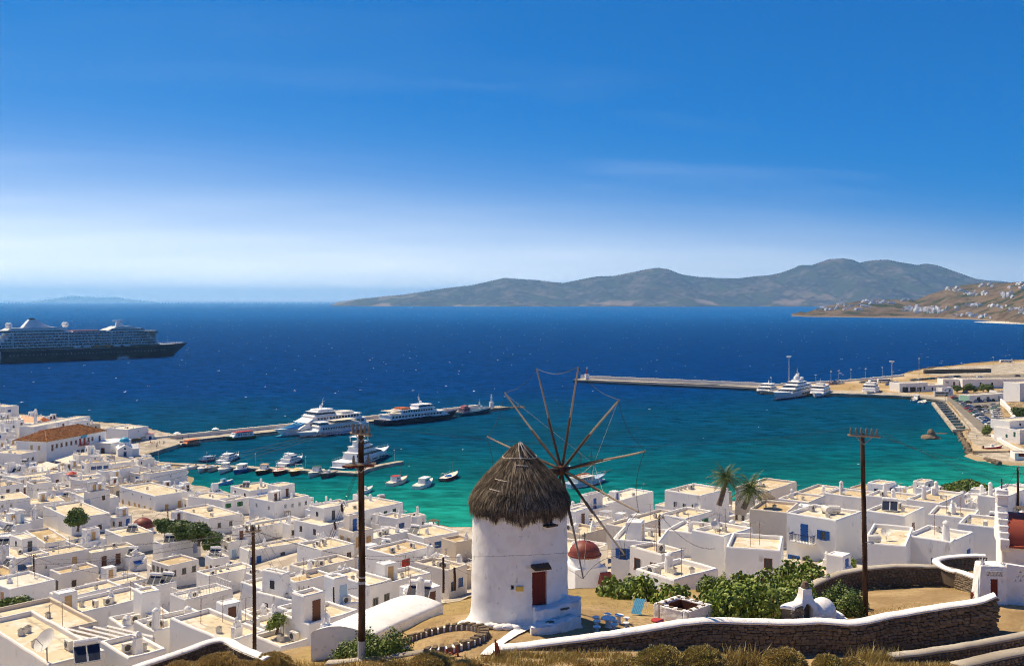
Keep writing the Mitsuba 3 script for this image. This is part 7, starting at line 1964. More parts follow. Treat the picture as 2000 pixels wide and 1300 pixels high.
def apron_c(p, n, uv):
    a = fbm(p.x * 0.06, p.y * 0.06, 1.0, 4)
    return mix([0.40, 0.28, 0.14], [0.52, 0.41, 0.27], smoothstep(0.35, 0.65, a))


M('m_apron', diffuse(proc(apron_c)))
sheet('port_apron', [(1478, 763), (1580, 766), (1700, 769.5), (1797, 774), (1850, 782), (1896, 834), (1900, 880), (2090, 880), (2090, 700), (1920, 709), (1850, 716.5), (1785, 724), (1765, 731), (1700, 737.5), (1640, 742.5), (1560, 747), (1478, 752)], -2.5, 1.75, 'm_apron', 'tan bare ground of the port behind the right quay')
sheet('quay_edge', [(1478, 763.2), (1580, 766.2), (1700, 769.7), (1797, 774.2), (1850, 782.2), (1850, 776), (1797, 768.5), (1700, 763.5), (1580, 760), (1478, 758)], 1.0, 1.76, 'm_concrete', 'pale concrete quay edge along the right harbour')
sheet('car_park', [(1850, 770), (1935, 772), (1990, 783), (1975, 790), (1955, 800), (1948, 833), (1937, 842), (1912, 842), (1850, 781)], 1.0, 1.765, 'm_asphalt', 'grey asphalt car park beside the right shore')
sheet('shore_promenade', [(1853, 783), (1913, 842), (1937, 843), (1945, 860), (1975, 872), (1990, 878), (1935, 874), (1905, 868), (1889, 850), (1898, 838)], 1.0, 1.77, 'm_concrete', 'pale promenade strip between car park and sea')
sheet('ferry_forecourt', [(1870, 735), (2080, 727), (2080, 737), (1870, 742)], 1.0, 1.768, 'm_asphalt', 'road behind the port buildings')
sheet('reclaimed_lot', [(1800, 722), (1850, 717.5), (2080, 702), (2080, 726), (1870, 734), (1808, 731)], 1.0, 1.9, 'm_concrete', 'empty pale reclaimed lot at the top right shore')
sheet('plaza', [(215, 836), (285, 838), (306, 847), (348, 854), (352, 866), (283, 887), (268, 896), (280, 905), (268, 912), (170, 925), (100, 940), (60, 918), (160, 885), (215, 878)], -2.5, 1.28, 'm_concrete', 'pale stone-paved harbour square')
sheet('beach', [(286, 906), (352, 907), (364, 922), (356, 934), (280, 930), (276, 910)], -1.5, 0.55, 'm_land', 'small sandy beach beside the jetty')
# open pier frame of concrete beams
k = thing('pier_frame', 'ruined concrete pier frame with open bays along the right shore', 'pier')
_o = [at_height(px, py, 1.7)[:2] for px, py in ((1826, 785.5), (1869, 838.5))]
_i = [at_height(px, py, 1.7)[:2] for px, py in ((1849, 783.5), (1893, 836))]
d = (_o[1] - _o[0]) / np.linalg.norm(_o[1] - _o[0]); nn = V(d[1], -d[0])
slab(k, 'beam', [_o[0], _o[1], _o[1] + nn * 1.6, _o[0] + nn * 1.6], 0.7, 1.7, 'm_concrete')
slab(k, 'beam', [_i[0], _i[1], _i[1] + nn * 0.8, _i[0] + nn * 0.8], 0.7, 1.7, 'm_concrete')
for t in np.linspace(0.0, 1.0, 12):
    a, b = _o[0] + (_o[1] - _o[0]) * t, _i[0] + (_i[1] - _i[0]) * t
    slab(k, 'cross_beam', [a + nn * 1.6, b, b + d * 0.9, a + nn * 1.6 + d * 0.9], 0.9, 1.69, 'm_concrete')
    slab(k, 'pile', [a + nn * 0.2, a + nn * 1.3, a + nn * 1.3 + d * 1.2, a + nn * 0.2 + d * 1.2], -2.5, 0.7, 'c_oldgrey')
# rock in the shallow water, shore boulders
_r = at_height(1817, 856, 0)
solo('sea_rock', 'pointed brown rock standing in the turquoise shallows at right', 'rock', MB().put(rock((_r[0], _r[1], 0.0), (3.4, 2.6, 1.7), 3), np.eye(4)).put(rock((_r[0] + 0.3, _r[1], 1.5), (1.5, 1.3, 2.0), 9), np.eye(4)), 'm_stone', uv=(0.9, 0.1))
_r = at_height(1838, 846, 0)
solo('sunken_rock', 'flat dark rock just breaking the water beside the pointed brown rock', 'rock', rock((_r[0], _r[1], -0.1), (2.4, 1.2, 0.4), 5), 'm_stone', uv=(0.2, 0.5))
_m, _uv = MB(), []
for i in range(230):
    t = hr.random()
    px, py = ((1868 + 24 * t + 6 * hr.random(), 842 + 40 * t) if i % 3 == 0 else (1890 + 62 * t, 884 + 21 * t + 3 * hr.random()) if i % 3 == 1 else (1772 + 55 * t, 729 - 12 * t))
    q = at_height(px, py, 0)
    s = 0.6 + 0.8 * hr.random()
    v, f = rock((q[0], q[1] + 1.0 * hr.random(), 0.35), (s, s * 0.8, s * 0.7), i, 0)
    _m.add(v, f); _uv += [(0.4 + 0.6 * hr.random(), 0.3)] * len(v)
scene['shore_boulders'] = mikit.ply(_m.mesh(), 'm_stone', uv=np.array(_uv)); labels['shore_boulders'] = {'kind': 'stuff', 'label': 'brown boulders heaped along the right shore', 'category': 'rocks'}


def block(label, cat, name, px_l, px_r, py_top, py_bot, depth, wins=(), mat_='m_plaster', ztop=None, roofm='m_roof', r=None, tone=0.1, roof=0.3, z=1.76):
    """A building whose camera-side foot runs between two points of the photograph."""
    a, b = at_height(px_l, py_bot[0], z), at_height(px_r, py_bot[1], z)
    L = np.linalg.norm((b - a)[:2]); ang = heading(a, b)
    h = (py_bot[0] - py_top) * a[1] / F
    m = mat(a[0], a[1], z, ang)
    k = thing(name, label, cat)
    part(k, 'wall', MB().put(wall_mesh(L, depth, h, 0.35, 0.5, wob=0.0), m), mat_, uv=(tone, 0.3))
    part(k, 'roof', MB().put(MB().box(0.2, L - 0.2, 0.2, depth - 0.2, h - 0.5, h - 0.35), m), roofm, uv=(roof, 0.4))
    for i, (u, w, z0, z1, mt, nm) in enumerate(wins):
        part(k, nm, MB().put(MB().box(u * L - w / 2, u * L + w / 2, -0.06, 0.02, z0 * h, z1 * h), m), mt)
    return k, m, L, h


block('white ferry terminal with dark arcade openings on the right quay', 'terminal', 'ferry_terminal', 1757, 1812, 748, (765.5, 764), 9, [(0.2, 3.6, 0, .55, 'c_black', 'opening'), (0.47, 3.6, 0, .55, 'c_black', 'opening'), (0.70, 2.6, 0, .5, 'c_black', 'opening'), (0.88, 1.0, .2, .55, 'c_black', 'window')])  # openings are flat black panels standing for the shade inside the arcade
block('flat white shed directly right of the ferry terminal', 'building', 'port_shed', 1812, 1843, 752, (764, 763), 7, [(0.3, 1.0, .15, .6, 'c_black', 'window'), (0.8, 1.2, 0, .7, 'c_darkgrey', 'door')])
block('white stepped port office behind the shed', 'building', 'port_office', 1842, 1881, 740, (757, 757), 8, [(0.55, 1.2, 0, .7, 'c_brown', 'door'), (0.85, 1.2, 0, .7, 'c_brown', 'door'), (0.2, 2.0, .55, .75, 'c_grey', 'sign')])
block('very long plain white warehouse wall at the right edge of the port', 'warehouse', 'warehouse', 1880, 2040, 740, (758, 757), 10, [(u, 1.1, .2, .62, 'c_black', 'window') for u in (0.22, 0.36, 0.5, 0.62, 0.75, 0.9)], roof=0.5)
block('small white kiosk with two blue windows by the open pier frame', 'kiosk', 'kiosk', 1840, 1861, 757, (771, 770), 4, [(0.3, 1.3, .35, .8, 'c_blue', 'window'), (0.7, 1.3, .35, .8, 'c_blue', 'window')])
k, m, L, h = block('long low white shop with a pale green end by the car park', 'shop', 'low_shop', 1893, 1965, 772, (786, 781), 6, [(0.25, 2.4, 0, .7, 'c_black', 'opening'), (0.5, 2.2, 0, .65, 'c_darkgrey', 'opening'), (0.8, 1.2, .1, .7, 'c_grey', 'door')])  # openings are flat dark panels standing for the shaded inside
part(k, 'green_end', MB().put(MB().box(-0.07, 0.0, 0.2, 5.6, 0.1, h - 0.2), m), 'c_palegreen')
block('yellow-roofed pavilion behind the low white shop', 'pavilion', 'pavilion', 1946, 1975, 763, (772, 771), 5, roofm='c_yellow')
block('white house tower cut by the right edge above the car park', 'house', 'edge_house', 1992, 2040, 748, (790, 788), 10, [(0.2, 1.0, .5, .7, 'c_pane', 'window')], z=3.0)
block('white house on the right slope with one small dark window', 'house', 'slope_house', 1972, 2040, 822, (837, 832), 8, [(0.3, 0.9, .3, .6, 'c_black', 'window')], z=6.5)
block('big white retaining wall building above the beached red boat', 'building', 'terrace_building', 1941, 1992, 832, (858, 866), 7, [(0.5, 0.8, .3, .55, 'c_darkgreen', 'window'), (0.8, 0.8, .45, .8, 'c_darkgreen', 'window')], z=2.0, tone=0.15)
block('white beach cafe with dark awning at the right edge of the beach', 'cafe', 'beach_cafe', 1982, 2040, 884, (896, 898), 6, [(0.3, 3, .45, .95, 'c_maroon', 'awning')], z=1.6)
block('long dark stone retaining wall across the reclaimed lot', 'wall', 'retaining_wall', 1806, 1936, 722, (729.5, 727), 1.5, mat_='m_stone', roofm='m_concrete', tone=0.1, z=1.9)
for nm, px, lab in (('hill_wall', [(1955, 783), (1968, 797), (1981, 811), (1982, 817), (1962, 826), (1944, 834)], 'curving white road wall round the dry slope at right'), ('quay_parapet', [(1482, 752.5), (1560, 748), (1640, 743.5), (1700, 738.5), (1765, 732)], 'low sea wall behind the tan port ground'), ('shore_wall', [(1938, 850), (1962, 864), (1985, 876), (2010, 884)], 'low white wall between the promenade and the slope')):
    P = [at_height(a, b, 4.2 if nm == 'hill_wall' else 2.4)[:2] for a, b in px]
    k = thing(nm, lab, 'wall', kind='thing')
    zz = (1.0, 5.2) if nm == 'hill_wall' else (0.5, 2.7)
    part(k, 'masonry', MB().prism(Polygon(ribbon(P, 0.8)).buffer(0), zz[0], zz[1]), 'm_plaster', uv=(0.3, 0.4))
    part(k, 'coping', MB().prism(Polygon(ribbon(P, 1.0)).buffer(0), zz[1], zz[1] + 0.12), 'm_plaster', uv=(0.1, 0.2))
sheet('dry_slope', [(1953, 785), (1966, 797), (1979, 811), (1979, 815), (1961, 822), (1954, 826)], 1.0, 2.6, 'm_apron', 'dry brown slope between car park and road')


# cars: one body, one glasshouse, four wheels, shared by all
def car_meshes():
    b = MB()
    prof = [(0, .35), (0, .62), (.25, .78), (.95, .86), (2.85, .86), (3.45, .74), (3.62, .52), (3.62, .3)]
    b.loft([[(x, y * (0.94 if z > .7 else 1), z) for x, z in [(0.05, .22)] + prof + [(3.55, .22)]] for y in (-0.74, 0.74)])
    b.taper(1.05, 2.5, -.6, .6, 1.19, 1.24, .08, .08, .05)
    g_ = MB().taper(.55, 2.95, -.69, .69, .86, 1.20, .42, .52, .11)
    w = MB()
    for x in (.72, 2.85):
        for y in (-.76, .60):
            w.loft([[(x + .29 * cos(t), yy, .27 + .29 * sin(t)) for t in np.arange(10) * pi / 5] for yy in (y, y + .16)])
    return b, g_, w


CARM = car_meshes()
CAR_COL = ['white', 'white', 'white', 'silver', 'silver', 'black', 'blue', 'blue', 'red', 'grey', 'grey', 'green', 'beige', 'white', 'silver']
CARS = []


def car(px, py, ang, col=None, z=1.77, s=1.0, where='row'):
    p = at_height(px, py, z)
    col = col or hr.choice(CAR_COL)
    k = thing('parked_car', None, 'car')
    m = mat(p[0], p[1], z, ang, s)
    part(k, 'body', CARM[0], 'car_' + col, at=m, share='carb' + col)
    part(k, 'glasshouse', CARM[1], 'c_pane', at=m, share='carg')
    part(k, 'wheels', CARM[2], 'c_black', at=m, share='carw')
    CARS.append((k, col, (px, py), where))


def row(a, b, n, ang, where, jit=0.6, skip=()):
    for i in range(n):
        t = (i + 0.5) / n
        if i not in skip:
            car(a[0] + (b[0] - a[0]) * t + hr.uniform(-jit, jit), a[1] + (b[1] - a[1]) * t, ang + hr.uniform(-0.06, 0.06), where=where)


row((1856, 776), (1934, 838), 20, 0.25, 'in the long row beside the promenade')
row((1868, 779), (1937, 836), 17, 0.25, 'in the second line of the long row beside the promenade', skip=(1, 2, 3))
row((1934, 790), (1941, 830), 10, 0.15, 'in the row below the dry slope')
row((1943, 790), (1950, 826), 9, 0.15, 'in the row against the dry slope')
for px, py, c in ((1884, 787, 'black'), (1904, 796, 'black'), (1906, 802, 'black'), (1916, 795, 'beige'), (1917, 801, 'silver'), (1918, 806, 'white')):
    car(px, py, 0.1, c, where='parked out in the middle of the car park')
row((1903, 786), (1945, 783), 5, 1.3, 'in front of the low white shop')
row((1774, 744), (1872, 736), 15, 0.4, 'on the road behind the port buildings')
row((1728, 752), (1752, 757), 7, 0.5, 'left of the ferry terminal')
row((1735, 747), (1760, 750), 6, 0.5, 'behind the row left of the ferry terminal')
row((1612, 752), (1642, 749), 4, 0.3, 'on the tan ground left, near the quay yachts')
row((1614, 747), (1640, 745), 4, 0.3, 'at the back of the tan ground near the quay yachts')
row((1676, 748), (1716, 745), 6, 0.4, 'on the tan ground behind the lone ferry')
for px, py, c, w in ((1880, 768, 'blue', 'alone under the port trees'), (1985, 787, 'white', 'on the hill road at the right edge'), (1908, 737, 'white', 'alone on the road at right'), (1983, 735, 'black', 'farthest right on the back road'), (1900, 758, 'white', 'in front of the warehouse')):
    car(px, py, 0.2, c, where=w)


def bus(px, py, ang, L, col, label, name='bus'):
    p = at_height(px, py, 1.77)
    k = thing(name, label, 'bus')
    m = mat(p[0], p[1], 1.77, ang)
    part(k, 'body', MB().put(rbox(0, L, -1, 1, 0.3, 2.5, 0.12), m), col)
    part(k, 'windows', MB().put(MB().box(0.3, L - 0.3, -1.03, 1.03, 1.3, 2.05), m), 'c_pane')
    w = MB()
    for x in (1.3, L - 1.5):
        w.loft([[(x + .4 * cos(t), yy, .35 + .4 * sin(t)) for t in np.arange(10) * pi / 5] for yy in (-1.02, 1.02)])
    part(k, 'wheels', MB().put(w, m), 'c_black')


bus(1824, 773, 0.1, 8, 'car_silver', 'long silver bus with dark windows at the head of the car park')
bus(1714, 747, 0.1, 8, 'car_white', 'white coach on the tan port ground behind the lone ferry')
bus(1697, 749, 0.2, 5, 'car_white', 'shorter white minibus left of the white coach')
bus(1953, 708, 0.1, 10, 'car_white', 'white coach alone on the far reclaimed lot')


# lamp posts
def lamp(px, py, h, label, mast=False):
    p = at_height(px, py, 1.76)
    k = thing('lamp_post', label, 'lamp post', None)
    part(k, 'post', MB().tube([(p[0], p[1], 1.7), (p[0], p[1], 1.7 + h)], [0.32 if mast else 0.13, 0.16 if mast else 0.08], 6), 'c_silver')
    part(k, 'lamp_head', MB().box(p[0] - (1.3 if mast else .45), p[0] + (1.3 if mast else .45), p[1] - .3, p[1] + .3, 1.7 + h, 1.7 + h + (.9 if mast else .5)), 'c_white')


lamp(1541, 758, 18, 'tall floodlight mast rising behind the superyacht', True)
lamp(1742, 752, 14, 'tall floodlight mast on the tan ground left of the ferry terminal', True)
for px, py, h, w in ((1593, 752, 6, 'directly right of the excursion ferry'), (1623, 746, 6.5, 'first along the sea wall, from the yachts'), (1638, 744, 6.5, 'second along the sea wall, from the yachts'), (1662, 742, 6.5, 'third along the sea wall, from the yachts'), (1691, 740, 6.5, 'fourth along the sea wall, from the yachts'), (1723, 737, 6.5, 'fifth along the sea wall, beside the white coach'), (1795, 768, 19, 'tall and thin in front of the ferry terminal'), (1940, 714, 6.5, 'on the far reclaimed lot, left of the coach'), (1977, 712, 4, 'on the far reclaimed lot, right of the coach'), (1878, 719, 4, 'on the shore of the reclaimed lot'), (1846, 788, 7, 'at the corner of the pier frame'), (1506, 758, 6, 'behind the leftmost quay yacht')):
    lamp(px, py, h, 'thin street lamp ' + w)


# people: one continuous walking figure with clothes, in a few shirt and trouser colours
def person_meshes():
    J = dict(head=(0, 0, 1.31, .088), neck=(0, 0, 1.19, .045), ch=(0, 0, 1.05, .13), pel=(0, 0, .76, .115), ls=(0, .15, 1.12, .05), rs=(0, -.15, 1.12, .05), le=(.03, .19, .9, .04), re=(-.03, -.19, .9, .04), lh=(.10, .19, .72, .03), rh=(.05, -.2, .7, .03), lhip=(0, .07, .74, .08), rhip=(0, -.07, .74, .08), lk=(.08, .07, .42, .055), rk=(-.06, -.07, .42, .055), lf=(.10, .07, .06, .04), rf=(-.16, -.07, .08, .04), lt=(.2, .07, .03, .03), rt=(-.07, -.07, .03, .03))
    def cap(a, b):
        pts = np.vstack([ICO[1][0] * J[q][3] + V(*J[q][:3]) for q in (a, b)])
        return m3d.Manifold.hull_points(pts)
    def un(L):
        o = cap(*L[0])
        for q in L[1:]:
            o = o + cap(*q)
        v, f = raw(o.refine_to_length(0.06))
        t = trimesh.smoothing.filter_taubin(trimesh.Trimesh(v, f), iterations=6)
        return np.array(t.vertices), np.array(t.faces)
    body = un([('head', 'head'), ('head', 'neck'), ('neck', 'ch'), ('ls', 'le'), ('le', 'lh'), ('rs', 're'), ('re', 'rh'), ('lk', 'lf'), ('rk', 'rf'), ('lf', 'lt'), ('rf', 'rt'), ('ch', 'pel'), ('ch', 'ls'), ('ch', 'rs'), ('pel', 'lhip'), ('pel', 'rhip'), ('lhip', 'lk'), ('rhip', 'rk')])
    for q in J:
        J[q] = (*J[q][:3], J[q][3] * 1.14)
    shirt = un([('ch', 'pel'), ('ch', 'ls'), ('ch', 'rs'), ('ls', 'rs')])
    tr = un([('pel', 'lhip'), ('pel', 'rhip'), ('lhip', 'lk'), ('rhip', 'rk')])
    hair = (ICO[2][0] * .10 + V(-.015, 0, 1.335), ICO[2][1])
    return body, shirt, tr, hair


PER = person_meshes()
PEOPLE = []


def person(px, py, where, shirt, trousers, z=1.28):
    p = at_height(px, py, z)
    k = thing('person', None, 'person')
    m = mat(p[0], p[1], z, hr.random() * 6.3)
    part(k, 'body', PER[0], 'c_skin', True, at=m, share='per0')
    part(k, 'shirt', PER[1], 'c_' + shirt, True, at=m, share='per1' + shirt)
    part(k, 'trousers', PER[2], 'c_' + trousers, True, at=m, share='per2' + trousers)
    part(k, 'hair', PER[3], 'c_black', True, at=m, share='per3')
    PEOPLE.append((k, shirt, trousers, (px, py - 4), where))


_c1, _c2 = ['white', 'red', 'black', 'blue', 'orange', 'offwhite', 'navy', 'pink', 'skyblue'], ['darkgrey', 'black', 'blue', 'tan', 'navy', 'white']
for px, py, w in ((230, 853, 'by the awning of the low harbour building'), (234, 855, 'by the awning of the low harbour building'), (241, 860, 'in the group on the square'), (244, 857, 'in the group on the square'), (247, 862, 'in the group on the square'), (250, 859, 'in the group on the square'), (256, 864, 'in the group on the square'), (239, 864, 'in the group on the square'), (265, 869, 'walking alone behind the domed chapel'), (273, 870, 'standing alone behind the domed chapel'), (294, 868, 'on the quay edge'), (297, 870, 'on the quay edge'), (301, 869, 'on the quay edge'), (307, 870, 'on the quay edge'), (312, 868, 'on the quay edge'), (320, 868, 'on the quay edge'), (306, 874, 'on the quay edge'), (179, 908, 'below the town hall arcade'), (186, 912, 'below the town hall arcade'), (196, 906, 'left of the domed chapel'), (131, 923, 'beside the lower striped canopy'), (136, 925, 'beside the lower striped canopy'), (162, 920, 'on the street below the upper canopy'), (170, 917, 'on the street below the upper canopy'), (357, 859, 'at the root of the long mole'), (368, 856, 'at the root of the long mole')):
    person(px, py, w, hr.choice(_c1), hr.choice(_c2))
for px, py, w in ((1664, 757, 'on the tan port ground'), (1668, 757, 'on the tan port ground'), (1660, 762, 'on the tan port ground'), (1971, 886, 'walking on the beach road at right'), (1978, 888, 'walking on the beach road at right'), (1984, 889, 'walking on the beach road at right'), (1892, 848, 'on the promenade'), (1908, 856, 'on the promenade')):
    person(px, py, w, hr.choice(_c1), hr.choice(_c2), 1.77)


# striped canopies and umbrellas of the waterfront
def canopy(pl, pr, py0, py1, label):
    p, q, r_ = at_depth(*pl), at_depth(*pr), at_depth(*py0)
    k = thing('canopy', label, 'canopy')
    z0, z1 = p[2], r_[2]
    d = (q - p); w = r_ - p
    n = 9
    for i in range(n):
        a, b = p + d * (i / n), p + d * ((i + 0.94) / n)
        part(k, 'awning_panel', MB().hexa([a, b, b + w, a + w], [a + V(0, 0, .08), b + V(0, 0, .08), b + w + V(0, 0, .08), a + w + V(0, 0, .08)]), 'c_canvas' if i % 2 else 'c_cream')
    for c in (p, q, p + w, q + w, (p + q) / 2):
        part(k, 'post', MB().tube([(c[0], c[1], 0.8), (c[0], c[1], c[2])], 0.08, 5), 'c_white')
    for i in range(12):
        t, u = hr.random(), hr.random()
        c = p + d * t + w * (0.2 + 0.7 * u)
        part(k, 'cafe_table', MB().lathe([(0.05, 0), (0.06, 0.6), (0.45, 0.62), (0.45, 0.66), (0.05, 0.67)], 8, (c[0], c[1], 1.28)), hr.choice(['c_blue', 'c_white', 'c_deepblue']))


canopy((132, 905.5, 285), (171, 893, 298), (107, 899, 297), None, 'cream striped canopy below the town hall, the upper of two')
canopy((80, 923, 270), (118, 908, 282), (54, 915, 282), None, 'cream striped canopy nearer the camera, the lower of two')
for px, py, col, lab in ((346, 851, 'white', 'white parasol at the root of the long mole'), (421, 842, 'white', 'white peaked parasol on the long mole deck'), (139, 934, 'red', 'red parasol by the white house below the canopies'), (80, 962, 'white', 'white parasol on a roof terrace at left')):
    p = at_height(px, py + 6, 1.3 if py < 900 else 5.0)
    k = thing('parasol', lab, 'parasol')
    part(k, 'shade', MB().lathe([(1.5, 2.0), (1.45, 2.05), (0.7, 2.5), (0.03, 2.75)], 8, tuple(p)), 'c_' + col)
    part(k, 'pole', MB().tube([tuple(p), (p[0], p[1], p[2] + 2.3)], 0.05, 5), 'c_silver')
p = at_height(294, 862, 1.28)
k = thing('quay_kiosk', 'small white kiosk with deep blue door right of the square tree', 'kiosk')
_m = mat(p[0] - 1.6, p[1], 1.28, 0.5)
part(k, 'wall', MB().put(MB().box(0, 2.8, 0, 2.6, -0.2, 2.7), _m), 'm_plaster', uv=(0, 0.2))
part(k, 'roof', MB().put(MB().box(-0.2, 3.0, -0.2, 2.8, 2.7, 2.85), _m), 'c_pink')
part(k, 'door', MB().put(MB().box(1.0, 1.9, -0.05, 0.02, 0, 1.9), _m), 'c_deepblue')


# ---- trees
def tree(label, px, py, base_z, r, h, tone, trunk_h, leaf=0.16, name='tree', dens=1.0, D=None):
    p = at_height(px, py, base_z) if D is None else at_depth(px, py, D)
    k = thing(name, label, 'tree')
    _g = MB()
    tp = [(p[0], p[1], p[2] - 0.3), (p[0] + 0.1, p[1], p[2] + trunk_h * 0.6), (p[0], p[1] + 0.1, p[2] + trunk_h * 1.3)]
    _g.tube(tp, [0.10 * r + 0.05, 0.07 * r + 0.04, 0.04 * r + 0.02], 7)
    for i in range(6):
        a = i * 1.05
        _g.tube([tp[1], (p[0] + 0.6 * r * cos(a), p[1] + 0.6 * r * sin(a), p[2] + trunk_h + 0.45 * h)], [0.05 * r + 0.02, 0.02], 5)
    part(k, 'trunk', _g, 'm_wood', uv=(0.15, 0))
    n = int(1100 * dens * (r * h) ** 0.75 + 600)
    # several uneven lobes round the limbs
    nl = 8
    la = np.arange(nl) * 2.4 + px
    lc = np.stack([np.cos(la) * 0.52, np.sin(la) * 0.52, 0.45 * np.sin(la * 1.7 + 1)], 1) * (0.5 + 0.6 * g.random((nl, 1)))
    lc[0] = (0, 0, 0.35)
    lr = 0.34 + 0.26 * g.random(nl)
    w = g.integers(0, nl, n)
    e = g.normal(0, 1, (n, 3)); e /= np.linalg.norm(e, axis=1, keepdims=True)
    q = g.random(n) ** 0.4 * lr[w]
    lump = 0.55 + 0.9 * meshkit.fbm(e * 2.3 + px, 3, 8)
    c = V(p[0], p[1], p[2] + trunk_h + h * 0.45)
    P = c + (lc[w] + e * (q * lump)[:, None]) * V(r, r, h * 0.55) * 1.12
    v, f, mm = leaf_cloud(P, e, leaf * (0.6 + 0.25 * r))
    tn = np.clip(tone - 0.4 + 0.8 * g.random(n) * (0.4 + meshkit.fbm(P * 1.3, 3, 3)), 0, 1)
    part(k, 'crown', (v, f), 'm_leaf', uv=np.repeat(np.stack([tn, tn * 0], 1), mm, 0), kind='stuff')


tree('clipped round green tree on the harbour square, beside the blue-doored kiosk', 276, 859, 1.28, 1.9, 3.6, 0.4, 1.2)
for px, py, r_, h_, w in ((1869, 767, 2.6, 3.6, 'leftmost'), (1889, 766, 2.7, 4.2, 'second'), (1902, 766, 2.0, 3.2, 'third'), (1920, 765, 2.4, 3.6, 'fourth'), (1933, 766, 2.5, 4.0, 'rightmost')):
    tree(f'olive-green tree before the long warehouse, {w} of five in the row', px, py, 1.76, r_, h_, 0.33, 0.8)
tree('large dark green tree at the right edge above the car park', 1993, 822, 5.0, 3.6, 5.0, 0.3, 0.8)
tree('ochre-green shrub tree at the foot of the slope by the promenade', 1929, 850, 1.77, 2.0, 3.6, 0.55, 0.6)
tree('round bright green tree filling a courtyard, lower left', 152, 1034, 5.2, 2.1, 3.0, 0.45, 0.8, D=176)
for i, (px, py, r_, h_, w) in enumerate(((322, 1046, 2.0, 2.6, 'leftmost, beside the dark red dome'), (345, 1050, 2.1, 2.8, 'second from the left'), (366, 1056, 2.4, 3.0, 'in the middle'), (388, 1062, 2.4, 3.4, 'second from the right'), (412, 1080, 2.0, 3.0, 'rightmost and nearest'))):
    tree(f'dark green garden tree in the clump, {w}', px, py, 6, r_, h_, 0.34, 0.6, D=178 - i * 2)
tree('low green and ochre tree on the shore beyond the right chimneys', 1880, 962, 8, 3.6, 2.0, 0.55, 0.2, D=172)
tree('low green tree on the shore right of the ochre one, beyond the chimneys', 1912, 964, 8, 3.0, 1.7, 0.45, 0.2, D=170)
tree('green bush growing between houses at the left edge, bottom', 12, 1212, 20, 1.4, 1.6, 0.5, 0.3, D=84, name='courtyard_bush')
tree('dark green courtyard bush beside the stair hut house, bottom left', 48, 1205, 20, 1.2, 1.6, 0.4, 0.3, D=86, name='courtyard_bush')
tree('bright vine by the slim pole on the plain cream roof', 540, 1230, 28, 0.8, 1.1, 0.75, 0.2, D=72, name='vine', leaf=0.1)


def palm(label, px, py, D, h, R):
    p = at_depth(px, py, D)
    k = thing('palm_tree', label, 'palm')
    tp = [p + V(0.9 * math.sin(t * 1.2), 0, t * h) - V(0.9 * math.sin(1.2), 0, 0) for t in np.linspace(0, 1, 7)]
    part(k, 'trunk', MB().tube(tp, np.linspace(0.34, 0.24, 7), 8), 'm_wood', uv=(0.2, 0))
    top = tp[-1]
    for i in range(44):
        a = i * 2.399
        el = 1.3 - 1.75 * (i / 44)
        L = R * (0.85 + 0.3 * hr.random())
        sp = [top]
        dirv = V(cos(a) * cos(el), sin(a) * cos(el), sin(el))
        for j in range(7):
            dirv = dirv + V(0, 0, -0.16); dirv /= np.linalg.norm(dirv)
            sp.append(sp[-1] + dirv * L / 7)
        sp = np.array(sp)
        vs, fs = [], []
        sd = np.cross(dirv, V(0, 0, 1)); sd /= np.linalg.norm(sd)
        for j in range(1, 8):
            for u in (0.0, 0.5):
                b = sp[j - 1] + (sp[j] - sp[j - 1]) * u
                w = R * 0.26 * math.sin(pi * min(0.97, (j - 0.6 + u) / 7.2)) ** 0.6
                fw = (sp[j] - sp[j - 1]) * 0.85
                for s in (-1, 1):
                    n0 = len(vs)
                    vs += [b - fw * 0.12, b + fw * 0.16, b + sd * s * w + fw * 0.9 + V(0, 0, -0.35 * w)]
                    fs.append([n0, n0 + 1, n0 + 2])
        part(k, 'frond', MB().tube(sp, np.linspace(0.045, 0.012, 8), 4).add(vs, fs), 'm_leaf', uv=(0.08 + 0.2 * hr.random(), 0.02 if i < 34 else 0.25))


palm('tall palm with curved trunk right of the tall white waterside building', 1418, 986, 118, 3.2, 2.25)
palm('broad low palm right of the curved palm', 1466, 993, 116, 2.2, 2.5)
# straw parasol between palms and ruin
p = at_depth(1496, 972, 120)
k = thing('straw_parasol', 'grey straw parasol standing right of the palms', 'parasol')
part(k, 'shade', MB().lathe([(1.15, 1.5), (1.1, 1.6), (0.5, 2.0), (0.05, 2.3)], 12, tuple(p - V(0, 0, 1.5))), 'm_thatch', uv=(0.9, 0))
part(k, 'pole', MB().tube([tuple(p - V(0, 0, 2.5)), tuple(p + V(0, 0, 0.5))], 0.06, 5), 'm_wood', uv=(0.3, 0))


# ---- headland with scattered white houses
def headland_c(p, n, uv):
    a = fbm(p.x * 0.012, p.y * 0.012, p.z * 0.02, 4)
    b = fbm(p.x * 0.07, p.y * 0.07, p.z * 0.1, 3)
    c = mix([0.085, 0.060, 0.040], [0.20, 0.145, 0.095], smoothstep(0.3, 0.7, 0.5 * a + 0.5 * b))
    c = mix(c, [0.035, 0.05, 0.02], smoothstep(0.56, 0.66, fbm(p.x * 0.02 + 5, p.y * 0.02, 2.0, 4)) * 0.9)
    return mix(c, [0.24, 0.19, 0.135], smoothstep(5, 1, p.z))


